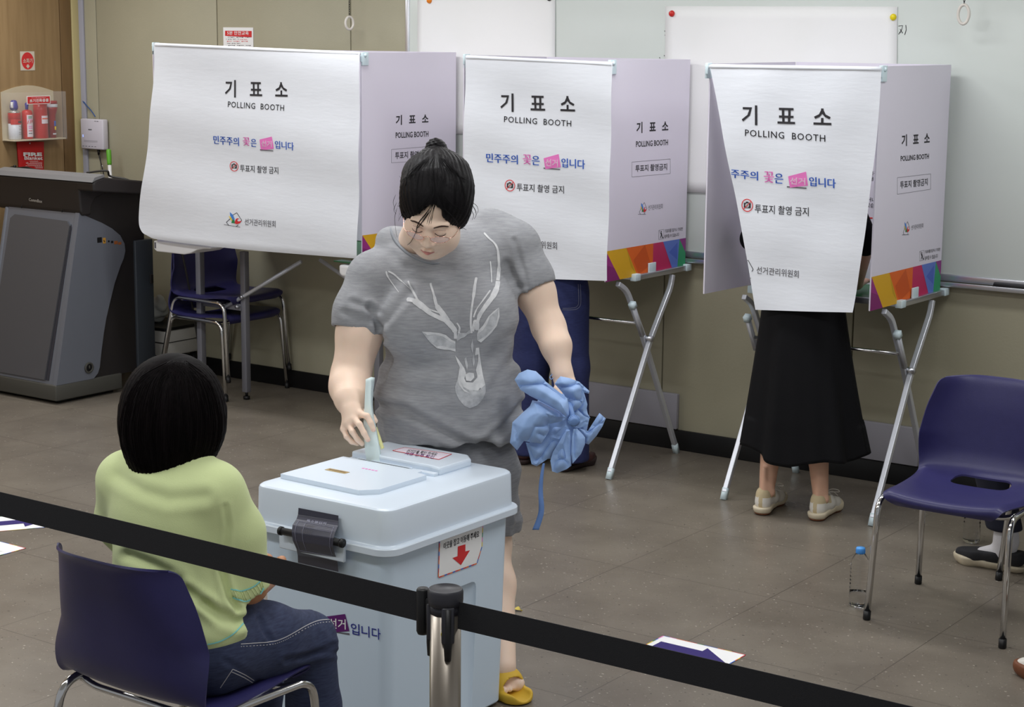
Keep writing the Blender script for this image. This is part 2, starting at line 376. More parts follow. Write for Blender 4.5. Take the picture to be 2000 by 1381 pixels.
# ------------------------------------------------------------------ notice, router, cables on the back wall
NP = lambda x, y: ony(x, y, WY-0.002)
mb = MB(); tl, tr, bl = NP(437, 53), NP(495.5, 54.5), NP(436.5, 140)
def quad(P, mat, lift): mb.add([np.asarray(p, float)+np.asarray(lift, float) for p in P], [tuple(range(len(P)))], mat)
mb.box((tl+tr+bl+NP(495, 142))/4, (tr[0]-tl[0], 0.002, tl[2]-bl[2]), m_paper, 0)
quad([NP(440, 60), NP(492, 60.5), NP(492, 73), NP(440, 70)], m_red, (0, -0.002, 0))
letter(mb, '5분 안전교육', NP(444.5, 68), NP(486.5, 68.7), NP(444.5, 60.5), m_paper, (0, -0.003, 0), bold=0.01)
for i, (y, x0, x1, m) in enumerate(((72, 442, 490, 0), (76, 442, 468, 0), (76.5, 469, 483, 1), (80, 444, 488, 1), (84, 444, 470, 0), (88, 443, 491, 0), (92, 443, 489, 0), (96, 443, 480, 1))):
    w = (x1-x0)/14
    for k in range(14):
        if (k*7+i*3) % 5 == 0: continue
        a = x0+k*w; q = 0.7 if (k+i) % 3 else 1.2
        quad([NP(a, y), NP(a+w*.72, y+.1), NP(a+w*.72, y+1.4*q), NP(a, y+1.3*q)], m_red if m else m_inkgrey, (0, -0.0022, 0))
tag(mb.build('notice_sheet'), 'white printed notice with red heading on the olive wall', 'notice')
t = thing('network_box', 'white network box with blue cable on the wall by the podium', 'network box', NP(184, 262))
m_net = M('box_white_plastic', (206, 202, 212), 0.4)
c = ony(184.5, 262, WY-0.03); mb = MB(); mb.box(c, (0.195, 0.044, 0.178), m_net, 0.008)
for i in range(5): mb.box(c+A(-0.075+0.026*i, -0.0215, -0.072), (0.014, 0.003, 0.003), m_inkgrey, 0)
for dz in (-0.038, -0.045): mb.box(c+A(-0.01, -0.0222, dz), (0.12, 0.001, 0.0012), m_inkgrey, 0)
mb.box(c+A(-0.012, -0.0225, 0.027), (0.03, 0.001, 0.006), m_inkgrey, 0); mb.box(c+A(0.055, -0.0225, 0.078), (0.014, 0.001, 0.003), m_inkgrey, 0); mb.box(c+A(0.035, -0.0225, 0.078), (0.012, 0.001, 0.003), m_inkgrey, 0)
mb.build('case', t)
mb = MB(); e = M('blue_status_led', (120, 150, 255), 0.4, emit=((120, 150, 255), 3))
for dz in (-0.008, -0.016): mb.cyl(c+A(-0.075, -0.0225, dz), c+A(-0.075, -0.0235, dz), 0.0022, e, 8)
mb.build('status_light', t)
mb = MB(); mb.tube(bez([ony(163, 198, WY-0.012), ony(168, 205, WY-0.02), ony(178, 216, WY-0.03), ony(186, 228, WY-0.03)]), 0.0035, M('blue_cable', (52, 84, 140), 0.5), 8)
mb.tube([ony(162, 197, WY-0.010), ony(165, 201, WY-0.016)], 0.005, M('blue_cable', (52, 84, 140), 0.5), 8); mb.build('blue_cable', t)
mb = MB(); mb.tube([c+A(0.03, 0.0, -0.089), c+A(0.032, 0, -0.12)], [0.009, 0.006], m_black, 8)
mb.tube(bez([c+A(0.032, 0, -0.12), ony(200, 330, WY-0.04), ony(203, 350, WY-0.05), ony(205, 420, WY-0.05), c+A(0.1, 0, -0.9)]), 0.0035, m_black, 8)
mb.tube([ony(199, 323, WY-0.035), ony(199.5, 328, WY-0.035)], 0.005, m_white, 8); mb.build('power_cord', t)
mb = MB(); a, b2 = ony(212, 291, WY-0.09), ony(223, 470, WY-0.16); q = unit(b2-a); L0 = (WY-0.16, )
ft = A(a[0]+(b2[0]-a[0])*a[2]/(a[2]-b2[2]), a[1]+(b2[1]-a[1])*a[2]/(a[2]-b2[2]), 0.0)
mb.tube([a, a+q*0.004, a+q*0.01, a+q*0.04, a+q*0.085, a+q*0.095], [0.004, 0.012, 0.0145, 0.0145, 0.0135, 0.011], M('bright_green_plastic', (98, 172, 50), 0.4), 14)
mb.tube([a+q*0.09, ft+A(0, 0, 0.02)], 0.0105, m_white, 12); mb.tube([ft+A(0, 0, 0.02), ft+A(0, 0, 0.001)], 0.013, m_black, 12)
tag(mb.build('broom_handle'), 'white broom handle with green grip leaning behind the podium', 'broom handle')
# ------------------------------------------------------------------ polling booths
def emblem(q, mats=True):
    """the election emblem in a unit square: q(poly, material, layer)"""
    # ballot outline, black line work as thin quads
    def line(a, b, w=0.016):
        a, b = np.array(a, float), np.array(b, float); d = (b-a)/np.linalg.norm(b-a); n = np.array([-d[1], d[0]])*w
        q([a+n, b+n, b-n, a-n], m_ink, 0)
    line((0.0, 0.06), (0.9, 0.0)); line((0.27, 0.04), (0.14, 0.24)); line((0.14, 0.24), (0.36, 0.52)); line((0.5, 0.78), (0.72, 0.98)); line((0.72, 0.98), (0.99, 0.5)); line((0.70, 0.04), (0.80, 0.14)); line((0.93, 0.36), (0.99, 0.5))
    q([(0.34, 0.98), (0.52, 0.80), (0.60, 0.55), (0.58, 0.30), (0.46, 0.52), (0.36, 0.74)], m_blue2, 1)
    q([(0.27, 0.70), (0.40, 0.62), (0.52, 0.30), (0.38, 0.45)], m_yel, 1)
    q([(0.42, 0.24), (0.50, 0.50), (0.60, 0.42), (0.62, 0.22)], m_grn, 2)
    q([(0.60, 0.24), (0.66, 0.50), (0.74, 0.60), (0.86, 0.60), (0.74, 0.48), (0.80, 0.38), (1.0, 0.46), (0.90, 0.28), (0.72, 0.18)], m_red, 2)
def poly2(mb, O, U, V, lift, warp=None, clip=None):
    lift = np.asarray(lift, float)
    def q(poly, mat, layer=0):
        P = np.array([O+U*p[0]+V*p[1] for p in poly])
        if warp is not None: P = warp(P)
        P = P + lift*(1+0.25*layer); f = [tuple(range(len(P)))]
        if clip is not None:
            bm = bmesh.new(); bm.faces.new([bm.verts.new(p) for p in P])
            for (co, no) in clip: bmesh.ops.bisect_plane(bm, geom=bm.verts[:]+bm.edges[:]+bm.faces[:], plane_co=co, plane_no=no, clear_outer=True)
            bm.verts.index_update(); P = np.array([p.co[:] for p in bm.verts]).reshape(-1, 3); f = [[p.index for p in w.verts] for w in bm.faces]; bm.free()
            if not f: return
        mb.add(P, f, mat)
    return q
def nophoto(q):
    th = np.linspace(0, 2*math.pi, 33)
    q([(0.20, 0.30), (0.80, 0.30), (0.80, 0.68), (0.64, 0.68), (0.58, 0.78), (0.40, 0.78), (0.34, 0.68), (0.20, 0.68)], m_ink, 0)
    def ring(r0, r1, mat, lay, cy=0.5):
        for a, b in zip(th[:-1], th[1:]):
            q([(0.5+r0*math.cos(a), cy+r0*math.sin(a)), (0.5+r1*math.cos(a), cy+r1*math.sin(a)), (0.5+r1*math.cos(b), cy+r1*math.sin(b)), (0.5+r0*math.cos(b), cy+r0*math.sin(b))], mat, lay)
    ring(0.12, 0.155, m_paper, 1); ring(0.05, 0.08, m_paper, 1); ring(0.43, 0.5, m_red, 2)
    q([(0.15, 0.19), (0.19, 0.15), (0.85, 0.81), (0.81, 0.85)], m_red, 2)
BAND = [([(0, 1), (.17, 0), (0, 0)], (150, 44, 124)), ([(0, 1), (.24, 1), (.385, 0), (.17, 0)], (216, 166, 28)), ([(.24, 1), (.575, 1), (.575, .25), (.62, 0), (.385, 0)], (222, 100, 28)),
        ([(.575, .25), (.62, 0), (.545, 0)], (40, 150, 90)), ([(.575, 1), (.70, 1), (.83, 0), (.62, 0), (.575, .25)], (190, 36, 92)), ([(.70, 1), (.915, 1), (.895, 0), (.83, 0)], (92, 120, 200)),
        ([(.915, 1), (1, .5), (1, 0), (.895, 0)], (44, 150, 100)), ([(.915, 1), (1, 1), (1, .5)], (140, 52, 130)),
        ([(0, .55), (.10, .42), (.17, 0), (0, 0)], (128, 34, 106)), ([(.24, 1), (.36, .1), (.385, 0), (.30, .35)], (196, 150, 24)), ([(.33, .55), (.47, 1), (.55, .3), (.40, .05)], (204, 84, 22)), ([(.70, 1), (.78, .3), (.83, 0)], (170, 26, 78)), ([(.78, .6), (.89, .3), (.89, .9)], (72, 100, 190))]
def booth(label, X0f, X0b, X1, Yf, Yb, zt, zb, TL, TR, prints):
    """three-sided board screen with rod and front curtain; X0f/X0b the left panel's front and back, X1 the right panel"""
    t = thing('polling_booth', label, 'polling booth', ((X0f+X1)/2, (Yf+Yb)/2, zb), 'white polling booth screens')
    th = 0.006
    mb = MB(); p, q = A(X0f, Yf, 0), A(X0b, Yb, 0); d = unit(q-p); n = A(-d[1], d[0], 0)
    zl = TL[2]
    mb.add([p+A(0, 0, zb), q+A(0, 0, zb), q+A(0, 0, zt), p+A(0, 0, zl), p+n*th+A(0, 0, zb), q+n*th+A(0, 0, zb), q+n*th+A(0, 0, zt), p+n*th+A(0, 0, zl)],
           [(0, 1, 2, 3), (7, 6, 5, 4), (0, 4, 5, 1), (1, 5, 6, 2), (2, 6, 7, 3), (3, 7, 4, 0)], m_screen)
    mb.build('side_panel', t)
    mb = MB(); mb.box(((X0b+X1)/2, Yb-0.003, (zb+zt)/2), (X1-X0b-0.012, th, zt-zb), m_screen, 0)
    for f in prints.get('back', []): f(mb)
    mb.build('back_panel', t)
    mb = MB(); mb.box((X1-0.003, (Yf+Yb)/2, (zb+zt)/2), (th, Yb-Yf, zt-zb), m_screen, 0)
    Q = poly2(mb, A(X1, Yf, zb), A(0, Yb-Yf, 0), A(0, 0, 0.135), (0.0006, 0, 0))
    for i, (pl, c) in enumerate(BAND): Q(pl, M('band_%d_%d_%d' % c, c, 0.5), 0 if i < 8 else 1)
    for f in prints.get('side', []): f(mb)
    mb.build('side_panel', t)
    mb = MB(); mb.tube([TL+A(-0.01, 0.006, -0.012), TR+A(0.006, 0.006, -0.012)], 0.0065, m_white, 12); mb.build('curtain_rod', t)
    for P, s in ((TL, -1), (TR, 1)):
        mb = MB(); mb.box(P+A(s*0.004, 0.022, -0.028), (0.010, 0.044, 0.062), m_clip, 0.002); mb.box(P+A(0, 0.0, -0.02), (0.012, 0.008, 0.045), m_clip, 0.002)
        mb.lathe([(0, 0.011), (0.006, 0.010), (0.009, 0.006), (0.009, 0)], P+A(s*0.006, 0.018, -0.012), m_clip, 14, R=frame((s, 0, 0), (0, 1, 0))); mb.build('corner_clip', t)
    return t
def curtain(t, Y, Lp, Rp, wave, prints, clip=None, sag=0.0, round_left=0.0):
    """hanging sheet: left and right edges given top to bottom in the plane y = Y; wave(x, z) is how far it bellies"""
    Lw = [ony(x, y, Y) for x, y in Lp]; Rw = [ony(x, y, Y) for x, y in Rp]
    def edge(P, v):
        s = v*(len(P)-1); i = min(int(s), len(P)-2); return P[i]*(1-(s-i))+P[i+1]*(s-i)
    Lb, Rb = bez(Lw, 8), bez(Rw, 8)
    mb = MB()
    def warp(V):
        V = np.array(V, float); V[:, 1] += [wave(x, z) for x, y, z in V]; return V
    def fn(u, v):
        p = edge(Lb, v)*(1-u)+edge(Rb, v)*u
        p = p + A(0, 0, -sag*math.sin(math.pi*u)*v**6)
        if round_left: p = p + A(0, 0, round_left*max(0, 1-u/0.06)**2*v**14)
        return p+A(0, wave(p[0], p[2]), 0)
    mb.grid(fn, 60, 60, m_cloth)
    for (kind, body, LB, RB, LT, mat, bold) in prints:
        P = [ony(x, y, Y) for x, y in (LB, RB, LT)]; lift = (0, -0.0014, 0)
        if kind == 't': letter(mb, body, *P, mat, lift, bold=bold, warp=warp, clip=clip, space=1.0)
        elif kind == 's':
            for sh in ((0, 0) if mat not in (m_blue, m_pink) else (-.0011, 0, .0011)): letter(mb, body, *[q+A(sh, 0, sh*.3) for q in P], mat, (0, -0.0017 if mat is not m_paper else -0.0036, 0), bold=bold if mat not in (m_blue, m_pink) else 0, warp=warp, clip=clip, space=1.12 if body[0] == 'P' else 1.0)
        else:
            Q = poly2(mb, P[0], P[1]-P[0], P[2]-P[0], lift, warp, clip)
            if kind == 'e': emblem(Q)
            elif kind == 'n': nophoto(Q)
            elif kind == 'q': Q(body, mat, 0)
    # the rod sleeve folded over at the top
    a, b = Lw[0], Rw[0]
    mb.tube([a*(1-u)+b*u+A(0, wave((a*(1-u)+b*u)[0], a[2])+0.006, -0.008) for u in np.linspace(0.006, 0.994, 12)], 0.0095, m_cloth, 10)
    o = mb.build('curtain', t)
    return o
def bb(x, y, w, h, sl):                # pixel box with left-bottom corner, width, height and slope
    return (x, y), (x+w, y+w*sl), (x, y-h)
QUAD = lambda *p: p
def front_prints(c):
    r = []
    r.append(('t', '기   표   소', *c['title'], m_ink, 0.018)); r.append(('s', 'POLLING  BOOTH', *c['sub'], m_ink, 0.004))
    r.append(('s', '민주주의', *c['a'], m_blue, 0.0)); r.append(('s', '꽃', *c['b'], m_pink, 0.006)); r.append(('s', '은', *c['c'], m_blue, 0.006))
    bx = c['box']; x0 = min(p[0] for p in bx); y0 = max(p[1] for p in bx)
    for poly, m in ((c['bar'], m_inkgrey), (bx, m_pink)):
        r.append(('q', [((p[0]-x0)/40, (y0-p[1])/40) for p in poly], (x0, y0), (x0+40, y0), (x0, y0-40), m, 0))
    r.append(('s', '선거', *c['d'], m_paper, 0.022)); r.append(('s', '입니다', *c['e'], m_blue, 0.006))
    x, y, rx, ry = c['icon']; r.append(('n', None, (x-rx, y+ry-1), (x+rx, y+ry+1), (x-rx, y-ry-1), None, 0))
    r.append(('t', '투표지 촬영 금지', *c['ban'], m_ink, 0.006))
    r.append(('e', None, *c['emb'], None, 0)); r.append(('t', '선거관리위원회', *c['org'], m_inkgrey, 0.008))
    return r
def side_prints(X, c):
    def f(mb):
        P = lambda p: onx(p[0], p[1], X); lift = (0.0008, 0, 0)
        for key, s, bold in (('title', '기   표   소', 0.028), ('sub', 'POLLING BOOTH', 0.018), ('ban', '투표지 촬영금지', 0.014), ('org', '선거관리위원회', 0.0), ('l1', '기표대를 밀거나 기대면', 0.006), ('l2', '넘어질 수 있습니다', 0.006)):
            if key in c: letter(mb, s, *[P(q) for q in c[key]], m_ink if key != 'org' else m_inkgrey, lift, bold=bold)
        def edge(pts, w):
            pts = [P(q) for q in pts]
            for a, b in zip(pts, pts[1:]+pts[:1]): mb.tube([a, b], w, m_inkgrey, 4)
        edge(c['frame'], 0.0009)
        if 'emb' in c:
            E = [P(q) for q in c['emb']]; emblem(poly2(mb, E[0], E[1]-E[0], E[2]-E[0], lift))
        if 'ic' in c:
            edge(c['ic'], 0.0008); E = [P(q) for q in (c['ic'][3], c['ic'][2], c['ic'][0])]; Q = poly2(mb, E[0], E[1]-E[0], E[2]-E[0], lift)
            Q([(.42, .72), (.58, .72), (.58, .88), (.42, .88)], m_ink); Q([(.3, .65), (.6, .7), (.7, .4), (.55, .4)], m_ink); Q([(.45, .45), (.6, .42), (.35, .1), (.25, .12)], m_ink); Q([(.55, .42), (.66, .42), (.85, .12), (.74, .1)], m_ink)
            Q([(.05, .97), (.1, .97), (.95, .03), (.9, .03)], m_ink); Q([(.65, .1), (.95, .1), (.95, .16), (.65, .16)], m_ink)
    return [f]
# left booth
X1 = -5.535; TL1, TR1 = ony(299, 84, 6.495), A(X1, 6.495, 1.854)
P1 = side_prints(X1, dict(title=((773, 244.6), (836.5, 241.3), (773, 225)), sub=((772.6, 270), (836.5, 267), (772.6, 258.6)), ban=((771.5, 311), (834, 307), (771.5, 297)), frame=((764.5, 292), (838, 286), (838, 313), (764.5, 318)),
    emb=((776, 404), (792, 403), (776, 381)), org=((796, 394), (824, 391), (796, 384))))
def slit1(mb):
    for y in (182, 364): mb.box(onx(701.5, y, X1-0.3)*0+A(X1-0.02, 7.195, ony(701.5, y, 7.195)[2]), (0.02, 0.002, 0.012), m_red, 0)
b1 = booth('wide white polling booth at left with its curtain fully spread', TL1[0], TL1[0]-0.0, X1, 6.495, 7.222, 1.854, 0.864, TL1, TR1, dict(side=P1, back=[slit1]))
w1 = lambda x, z: 0.012*math.sin(x*4.2+z*1.3)*(1.85-z)+0.004*math.sin(z*16+x*2)-0.03*max(0, (1.25-z))**1.5+0.05*max(0, 1-(z-0.86)/0.05)**2*0.3
C1 = front_prints(dict(title=((438.5, 190), (560.5, 193.4), (438.5, 156)), sub=((445, 209.3), (553.6, 216.8), (445, 197.8)), a=((418, 281), (466.6, 285.4), (418, 264.5)), b=((474.5, 284), (487.8, 285), (474.5, 268)), c=((490, 286.5), (500.6, 287.3), (490, 271)),
    box=((507, 272.5), (531, 267), (534.5, 290.5), (508.6, 294.4)), bar=((507, 291.6), (533, 294), (533, 295.8), (507, 293.6)), d=((511, 286), (531, 287.4), (511, 274)), e=((536.8, 290), (573.5, 294), (536.8, 274.5)), icon=(456.3, 325, 8.3, 9.8),
    ban=((467.5, 335.4), (541, 340.6), (467.5, 321.5)), emb=((440, 440), (474, 444), (440, 412)), org=((479.5, 439.5), (538, 444.5), (479.5, 426.6))))
curtain(b1, 6.468, [(301, 84), (299, 170), (292, 250), (284, 330), (273, 400), (272, 440), (284, 464)], [(703, 102), (702.5, 200), (702, 300), (701, 400), (700, 440), (699, 480), (698, 505)], w1, C1, sag=0.012, round_left=0.02)
# middle booth
X2 = -4.19; TL2, TR2 = ony(907, 107, 6.54), A(X2, 6.54, 1.840)
P2 = side_prints(X2, dict(title=((1243, 260.5), (1305, 257), (1243, 238.5)), sub=((1242, 287.4), (1304.4, 283.5), (1242, 276)), ban=((1241, 336), (1302.6, 332), (1241, 322.5)), frame=((1234, 316.5), (1309, 310.5), (1309, 339), (1234, 345.6)),
    emb=((1246, 420), (1263, 418.5), (1246, 396)), org=((1266, 411), (1294, 407.5), (1266, 401)), l1=((1298, 455), (1333, 450.5), (1298, 448)), l2=((1297.5, 465.5), (1326, 461.5), (1297.5, 458)), ic=((1286.5, 450), (1296, 448), (1296, 466), (1286.5, 468))))
b2 = booth('white polling booth between the other two, jeans showing below its curtain', TL2[0], TL2[0]-0.02, X2, 6.54, 7.222, 1.840, 0.888, TL2, TR2, dict(side=P2))
w2 = lambda x, z: 0.006*math.sin(x*6+z*2)*(1.84-z)+0.003*math.sin(z*19+x*5)+0.002*math.sin(z*7-x*13)
C2 = front_prints(dict(title=((977.4, 218), (1123.5, 222.5), (977.4, 182)), sub=((985, 238.5), (1115.4, 247.5), (985, 226.8)), a=((950.4, 316.8), (1011, 321), (950.4, 299)), b=((1021.5, 320.4), (1038, 321.4), (1021.5, 301.5)), c=((1039.5, 322), (1054.5, 323), (1039.5, 304)),
    box=((1062.6, 309), (1092, 301), (1096, 326.5), (1065.6, 330.4)), bar=((1062, 327.3), (1094.5, 330), (1094.5, 332), (1062, 329.5)), d=((1066.5, 324.5), (1091, 326), (1066.5, 310)), e=((1097.5, 326.4), (1142.5, 330.5), (1097.5, 308.5)), icon=(995.7, 362.4, 10, 11.3),
    ban=((1009, 373), (1100.4, 378.4), (1009, 358)), emb=((967, 478), (1005, 481), (967, 445)), org=((1013, 481), (1087.4, 488), (1013, 466.5))))
curtain(b2, 6.515, [(909, 108), (907, 250), (906, 400), (905, 540)], [(1196, 122), (1193, 250), (1189, 400), (1184, 549)], w2, C2)
# right booth: its curtain is folded in at both sides
X3 = -2.93; TL3, TR3 = ony(1381, 124.5, 6.47), A(X3, 6.50, 1.838)
P3 = side_prints(X3, dict(title=((1761, 286), (1815.5, 281), (1761, 263)), sub=((1759, 315), (1814, 310), (1759, 304.5)), ban=((1758, 368.5), (1811.6, 362), (1758, 354)), frame=((1752.5, 347), (1817.6, 339.6), (1817.6, 369.6), (1752.5, 379.5)),
    emb=((1761.6, 460.5), (1776.5, 458), (1761.6, 434)), org=((1779.6, 449.5), (1803, 445), (1779.6, 440)), l1=((1806, 495.5), (1836, 490), (1806, 489)), l2=((1806, 508.6), (1831.5, 503.5), (1806, 500.5)), ic=((1796, 491.5), (1804.5, 489), (1804.5, 507.5), (1796, 510))))
def slit3(mb):
    Yb = 7.19
    for s, LB, RB, LT in (('훼손', (1705.5, 291), (1722, 292), (1705.5, 283)), ('설됨', (1703, 303.5), (1716, 304.5), (1703, 295)), ('용구', (1700, 342), (1714, 343), (1700, 333.5)), ('용 기', (1700, 353), (1716, 354), (1700, 344.5)), ('거나', (1693.5, 393.5), (1711, 395), (1693.5, 385)), ('있습니', (1692, 405), (1715, 406.5), (1692, 396)), ('느', (1713, 240), (1719, 240.5), (1713, 232)), ('니', (1711, 249), (1719, 249.5), (1711, 242))):
        letter(mb, s, *[ony(*p, Yb) for p in (LB, RB, LT)], m_ink, (0, -0.001, 0), bold=0.004)
    a, b = ony(1686, 424.5, Yb), ony(1712, 427, Yb); mb.box((a+b)/2, (b[0]-a[0], 0.002, 0.006), m_red, 0)
    a = ony(1717, 211, Yb); mb.box(a, (0.012, 0.002, 0.008), m_red, 0)
b3 = booth('white polling booth at right with its curtain folded narrow, black skirt below', TL3[0], TL3[0]+0.03, X3, 6.50, 7.196, 1.838, 0.888, TL3, TR3, dict(side=P3, back=[slit3]))
w3 = lambda x, z: 0.005*math.sin(x*7+z*3)*(1.84-z)+0.003*math.sin(z*21+x*4)*(1.84-z)+0.002*math.sin(z*9-x*17)-0.05*max(0, 1.3-z)**1.5
Le = [(1386, 126), (1402, 210), (1423, 318), (1449, 445), (1480, 604)]
C3 = front_prints(dict(title=((1449.5, 243.6), (1624, 249.5), (1449.5, 205)), sub=((1456, 265.5), (1612, 277), (1456, 252.6)), a=((1411, 345), (1480.4, 352.5), (1411, 328)), b=((1492.4, 356), (1511.6, 357.5), (1492.4, 334.5)), c=((1513.6, 357.5), (1530, 358.6), (1513.6, 338.5)),
    box=((1540, 344.4), (1575, 335.4), (1578.5, 362.4), (1543.4, 366.6)), bar=((1537.4, 363.5), (1575.5, 366.5), (1575.5, 369), (1537.4, 366)), d=((1544, 360), (1574, 361.6), (1544, 346)), e=((1581, 363), (1631.6, 368), (1581, 345)), icon=(1460, 401, 11.3, 12.6),
    ban=((1475, 415.5), (1579, 422.5), (1475, 398.5)), emb=((1436, 540), (1474, 543), (1436, 505)), org=((1480.5, 534), (1561.5, 543), (1480.5, 519.5))))
a, b = ony(1386, 126, 6.455), ony(1480, 604, 6.455); n = np.cross(unit(b-a), (0, 1, 0)); n = n if n[0] < 0 else -n
curtain(b3, 6.455, Le, [(1722, 131), (1713, 260), (1700, 370), (1685, 490), (1667, 610)], w3, C3, clip=[(Vector(a-n*0.002), Vector(n))])

# ------------------------------------------------------------------ folding tables of the middle and right booths
m_green = M('green_table_sheet', (46, 112, 66), 0.4)
def folding_table(x0, x1, label):
    zt = 0.895; y0, y1 = 6.775, 7.225
    t = thing('folding_table', label, 'folding table', ((x0+x1)/2, 7.0, 0), 'folding tables under the booths')
    mb = MB(); mb.box(((x0+x1)/2, (y0+y1)/2, zt-0.012), (x1-x0-0.03, y1-y0-0.02, 0.018), m_green, 0.001); mb.build('tabletop', t)
    for x in (x0, x1):
        mb = MB(); mb.box((x, (y0+y1)/2, zt-0.010), (0.022, y1-y0, 0.024), m_alu, 0.002)
        mb.box((x, y0+0.14, zt+0.018), (0.008, 0.06, 0.05), m_clip, 0.002); mb.build('side_rail', t)
        for y in (y0, y1):
            mb = MB(); mb.box((x, y, zt-0.009), (0.03, 0.045, 0.032), m_clip, 0.003); mb.build('end_cap', t)
    for y in (y0, y1): mb = MB(); mb.box(((x0+x1)/2, y, zt-0.010), (x1-x0-0.03, 0.02, 0.024), m_alu, 0.002); mb.build('front_rail', t)
    for s, x in ((-1, x0), (1, x1)):
        # each side: two flat tubes crossing
        for kind in (0, 1):
            mb = MB(); xx = x + (0.004 if kind == 0 else -0.020)*s
            if kind == 0: pts = [(xx, 7.09, zt-0.03), (xx, 7.075, zt-0.085), (xx, 6.905, 0.585), (xx, 6.59, 0.03)]
            else: pts = [(xx, 6.66, zt-0.028), (xx, 6.735, zt-0.065), (xx, 6.885, 0.60), (xx, 7.20, 0.03)]
            P = fillet(pts, 0.07)
            mb.tube(P, 0.0155, m_steel, 4, flat=(1, 0, 0), smooth=False); o = mb.build('leg', t); md = o.modifiers.new('b', 'BEVEL'); md.width = 0.003; md.segments = 2; md.limit_method = 'ANGLE'
            mb = MB(); q = A(*pts[-1]); d = unit(A(*pts[-1])-A(*pts[-2])); mb.tube([q-d*0.02, A(q[0], q[1]+d[1]*0.02, 0.0)], 0.0165, m_clip, 4, flat=(1, 0, 0)); mb.build('foot_cap', t)
        mb = MB(); a = A(x+0.006*s, 6.745, 0.765); b = A(x+0.006*s, 6.835, 0.615); d = unit(b-a)
        mb.tube([a-d*0.012, a+d*0.016], 0.019, m_clip, 4, flat=(1, 0, 0)); mb.tube([a+d*0.01, b], 0.013, m_steel, 4, flat=(1, 0, 0)); mb.build('lock_bar', t)
        mb = MB(); mb.cyl((x-0.03*s, 6.895, 0.594), (x+0.025*s, 6.895, 0.594), 0.013, m_alu, 14); mb.build('pivot', t)
    mb = MB(); mb.cyl((x0, 6.80, 0.675), (x1, 6.80, 0.675), 0.007, m_chrome, 10); mb.build('crossbar', t)
    return t
folding_table(-4.885, -4.183, 'aluminium folding table on crossed legs under the middle polling booth')
folding_table(-3.595, -2.922, 'aluminium folding table on crossed legs under the right polling booth')
# ------------------------------------------------------------------ table of the left booth: white top, square grey legs
m_tube = M('grey_painted_tube', (128, 128, 136), 0.4, 0.3)
t = thing('booth_table', 'white topped table with square grey legs under the left polling booth', 'table', (-6.3, 6.9, 0))
def rr(x0, y0, x1, y1, r, n=6):
    o = []
    for cx, cy, a in ((x1-r, y1-r, 0), (x0+r, y1-r, 90), (x0+r, y0+r, 180), (x1-r, y0+r, 270)):
        for k in range(n+1): q = math.radians(a+90*k/n); o.append((cx+r*math.cos(q), cy+r*math.sin(q)))
    return o
mb = MB(); yf = 6.50
mb.prism(rr(-6.96, 6.72, -5.56, 7.22, 0.03), (0, 0, 0.848), (1, 0, 0), (0, 1, 0), (0, 0, 1), 0.010, m_white); mb.build('tabletop', t)
for x0, x1, s, dz in ((-6.965, -6.55, 1, 0.012), (-5.69, -5.535, 0, -0.008)):
    mb = MB(); pf = [(x0, .856), (x0, .812), (x0+.02, .80), (x0+.22, .80), (x0+.27, .81), (x0+.31, .828), (x0+.36, .84), (x1, .843), (x1, .856)] if s else [(x0, .854), (x0, .81), (x0+.02, .798), (x1-.02, .798), (x1, .81), (x1, .854)]
    mb.prism(pf, (0, yf, dz), (1, 0, 0), (0, 0, 1), (0, 1, 0), 0.22, m_white); o = mb.build('end_apron', t); md = o.modifiers.new('b', 'BEVEL'); md.width = 0.014; md.segments = 3; md.limit_method = 'ANGLE'
    if s: mb = MB(); mb.box((x0+0.014, yf-0.002, 0.845), (0.008, 0.003, 0.03), m_inkgrey, 0); mb.build('label', t)
mb = MB(); mb.box((-6.28, 6.98, 0.8595), (1.30, 0.50, 0.003), m_green, 0); mb.build('table_sheet', t)
mb = MB(); mb.box((-5.67, yf+0.05, 0.857), (0.14, 0.06, 0.006), m_green, 0.002); mb.build('table_sheet', t)
for (x, y) in ((-6.985, 6.85), (-6.678, 6.875), (-5.75, 6.87), (-5.70, 7.2)):
    mb = MB(); mb.box((x, y, 0.42), (0.035, 0.035, 0.76), m_tube, 0.003); mb.build('leg', t)
    mb = MB(); mb.cyl((x, y, 0), (x, y, 0.018), 0.018, m_black, 14); mb.cyl((x, y, 0.018), (x, y, 0.045), 0.008, m_black, 8); mb.build('foot', t)
mb = MB(); mb.box((-6.83, 6.86, 0.50), (0.28, 0.02, 0.035), m_tube, 0.002); mb.build('brace', t)
mb = MB(); mb.tube([A(-6.80, 6.845, 0.49), A(-6.66, 6.85, 0.565), A(-6.26, 6.86, 0.78)], 0.011, m_steel, 6)
for p in ((-6.80, 6.83, 0.49), (-6.665, 6.84, 0.56), (-6.70, 6.84, 0.505)): mb.cyl(A(*p)+A(0, 0.01, 0), A(*p)+A(0, -0.012, 0), 0.010, m_alu, 10)
mb.build('brace', t)
mb = MB(); mb.tube([A(-6.13, 6.86, 0.80), A(-5.75, 6.88, 0.62)], 0.011, m_steel, 6); mb.build('brace', t)
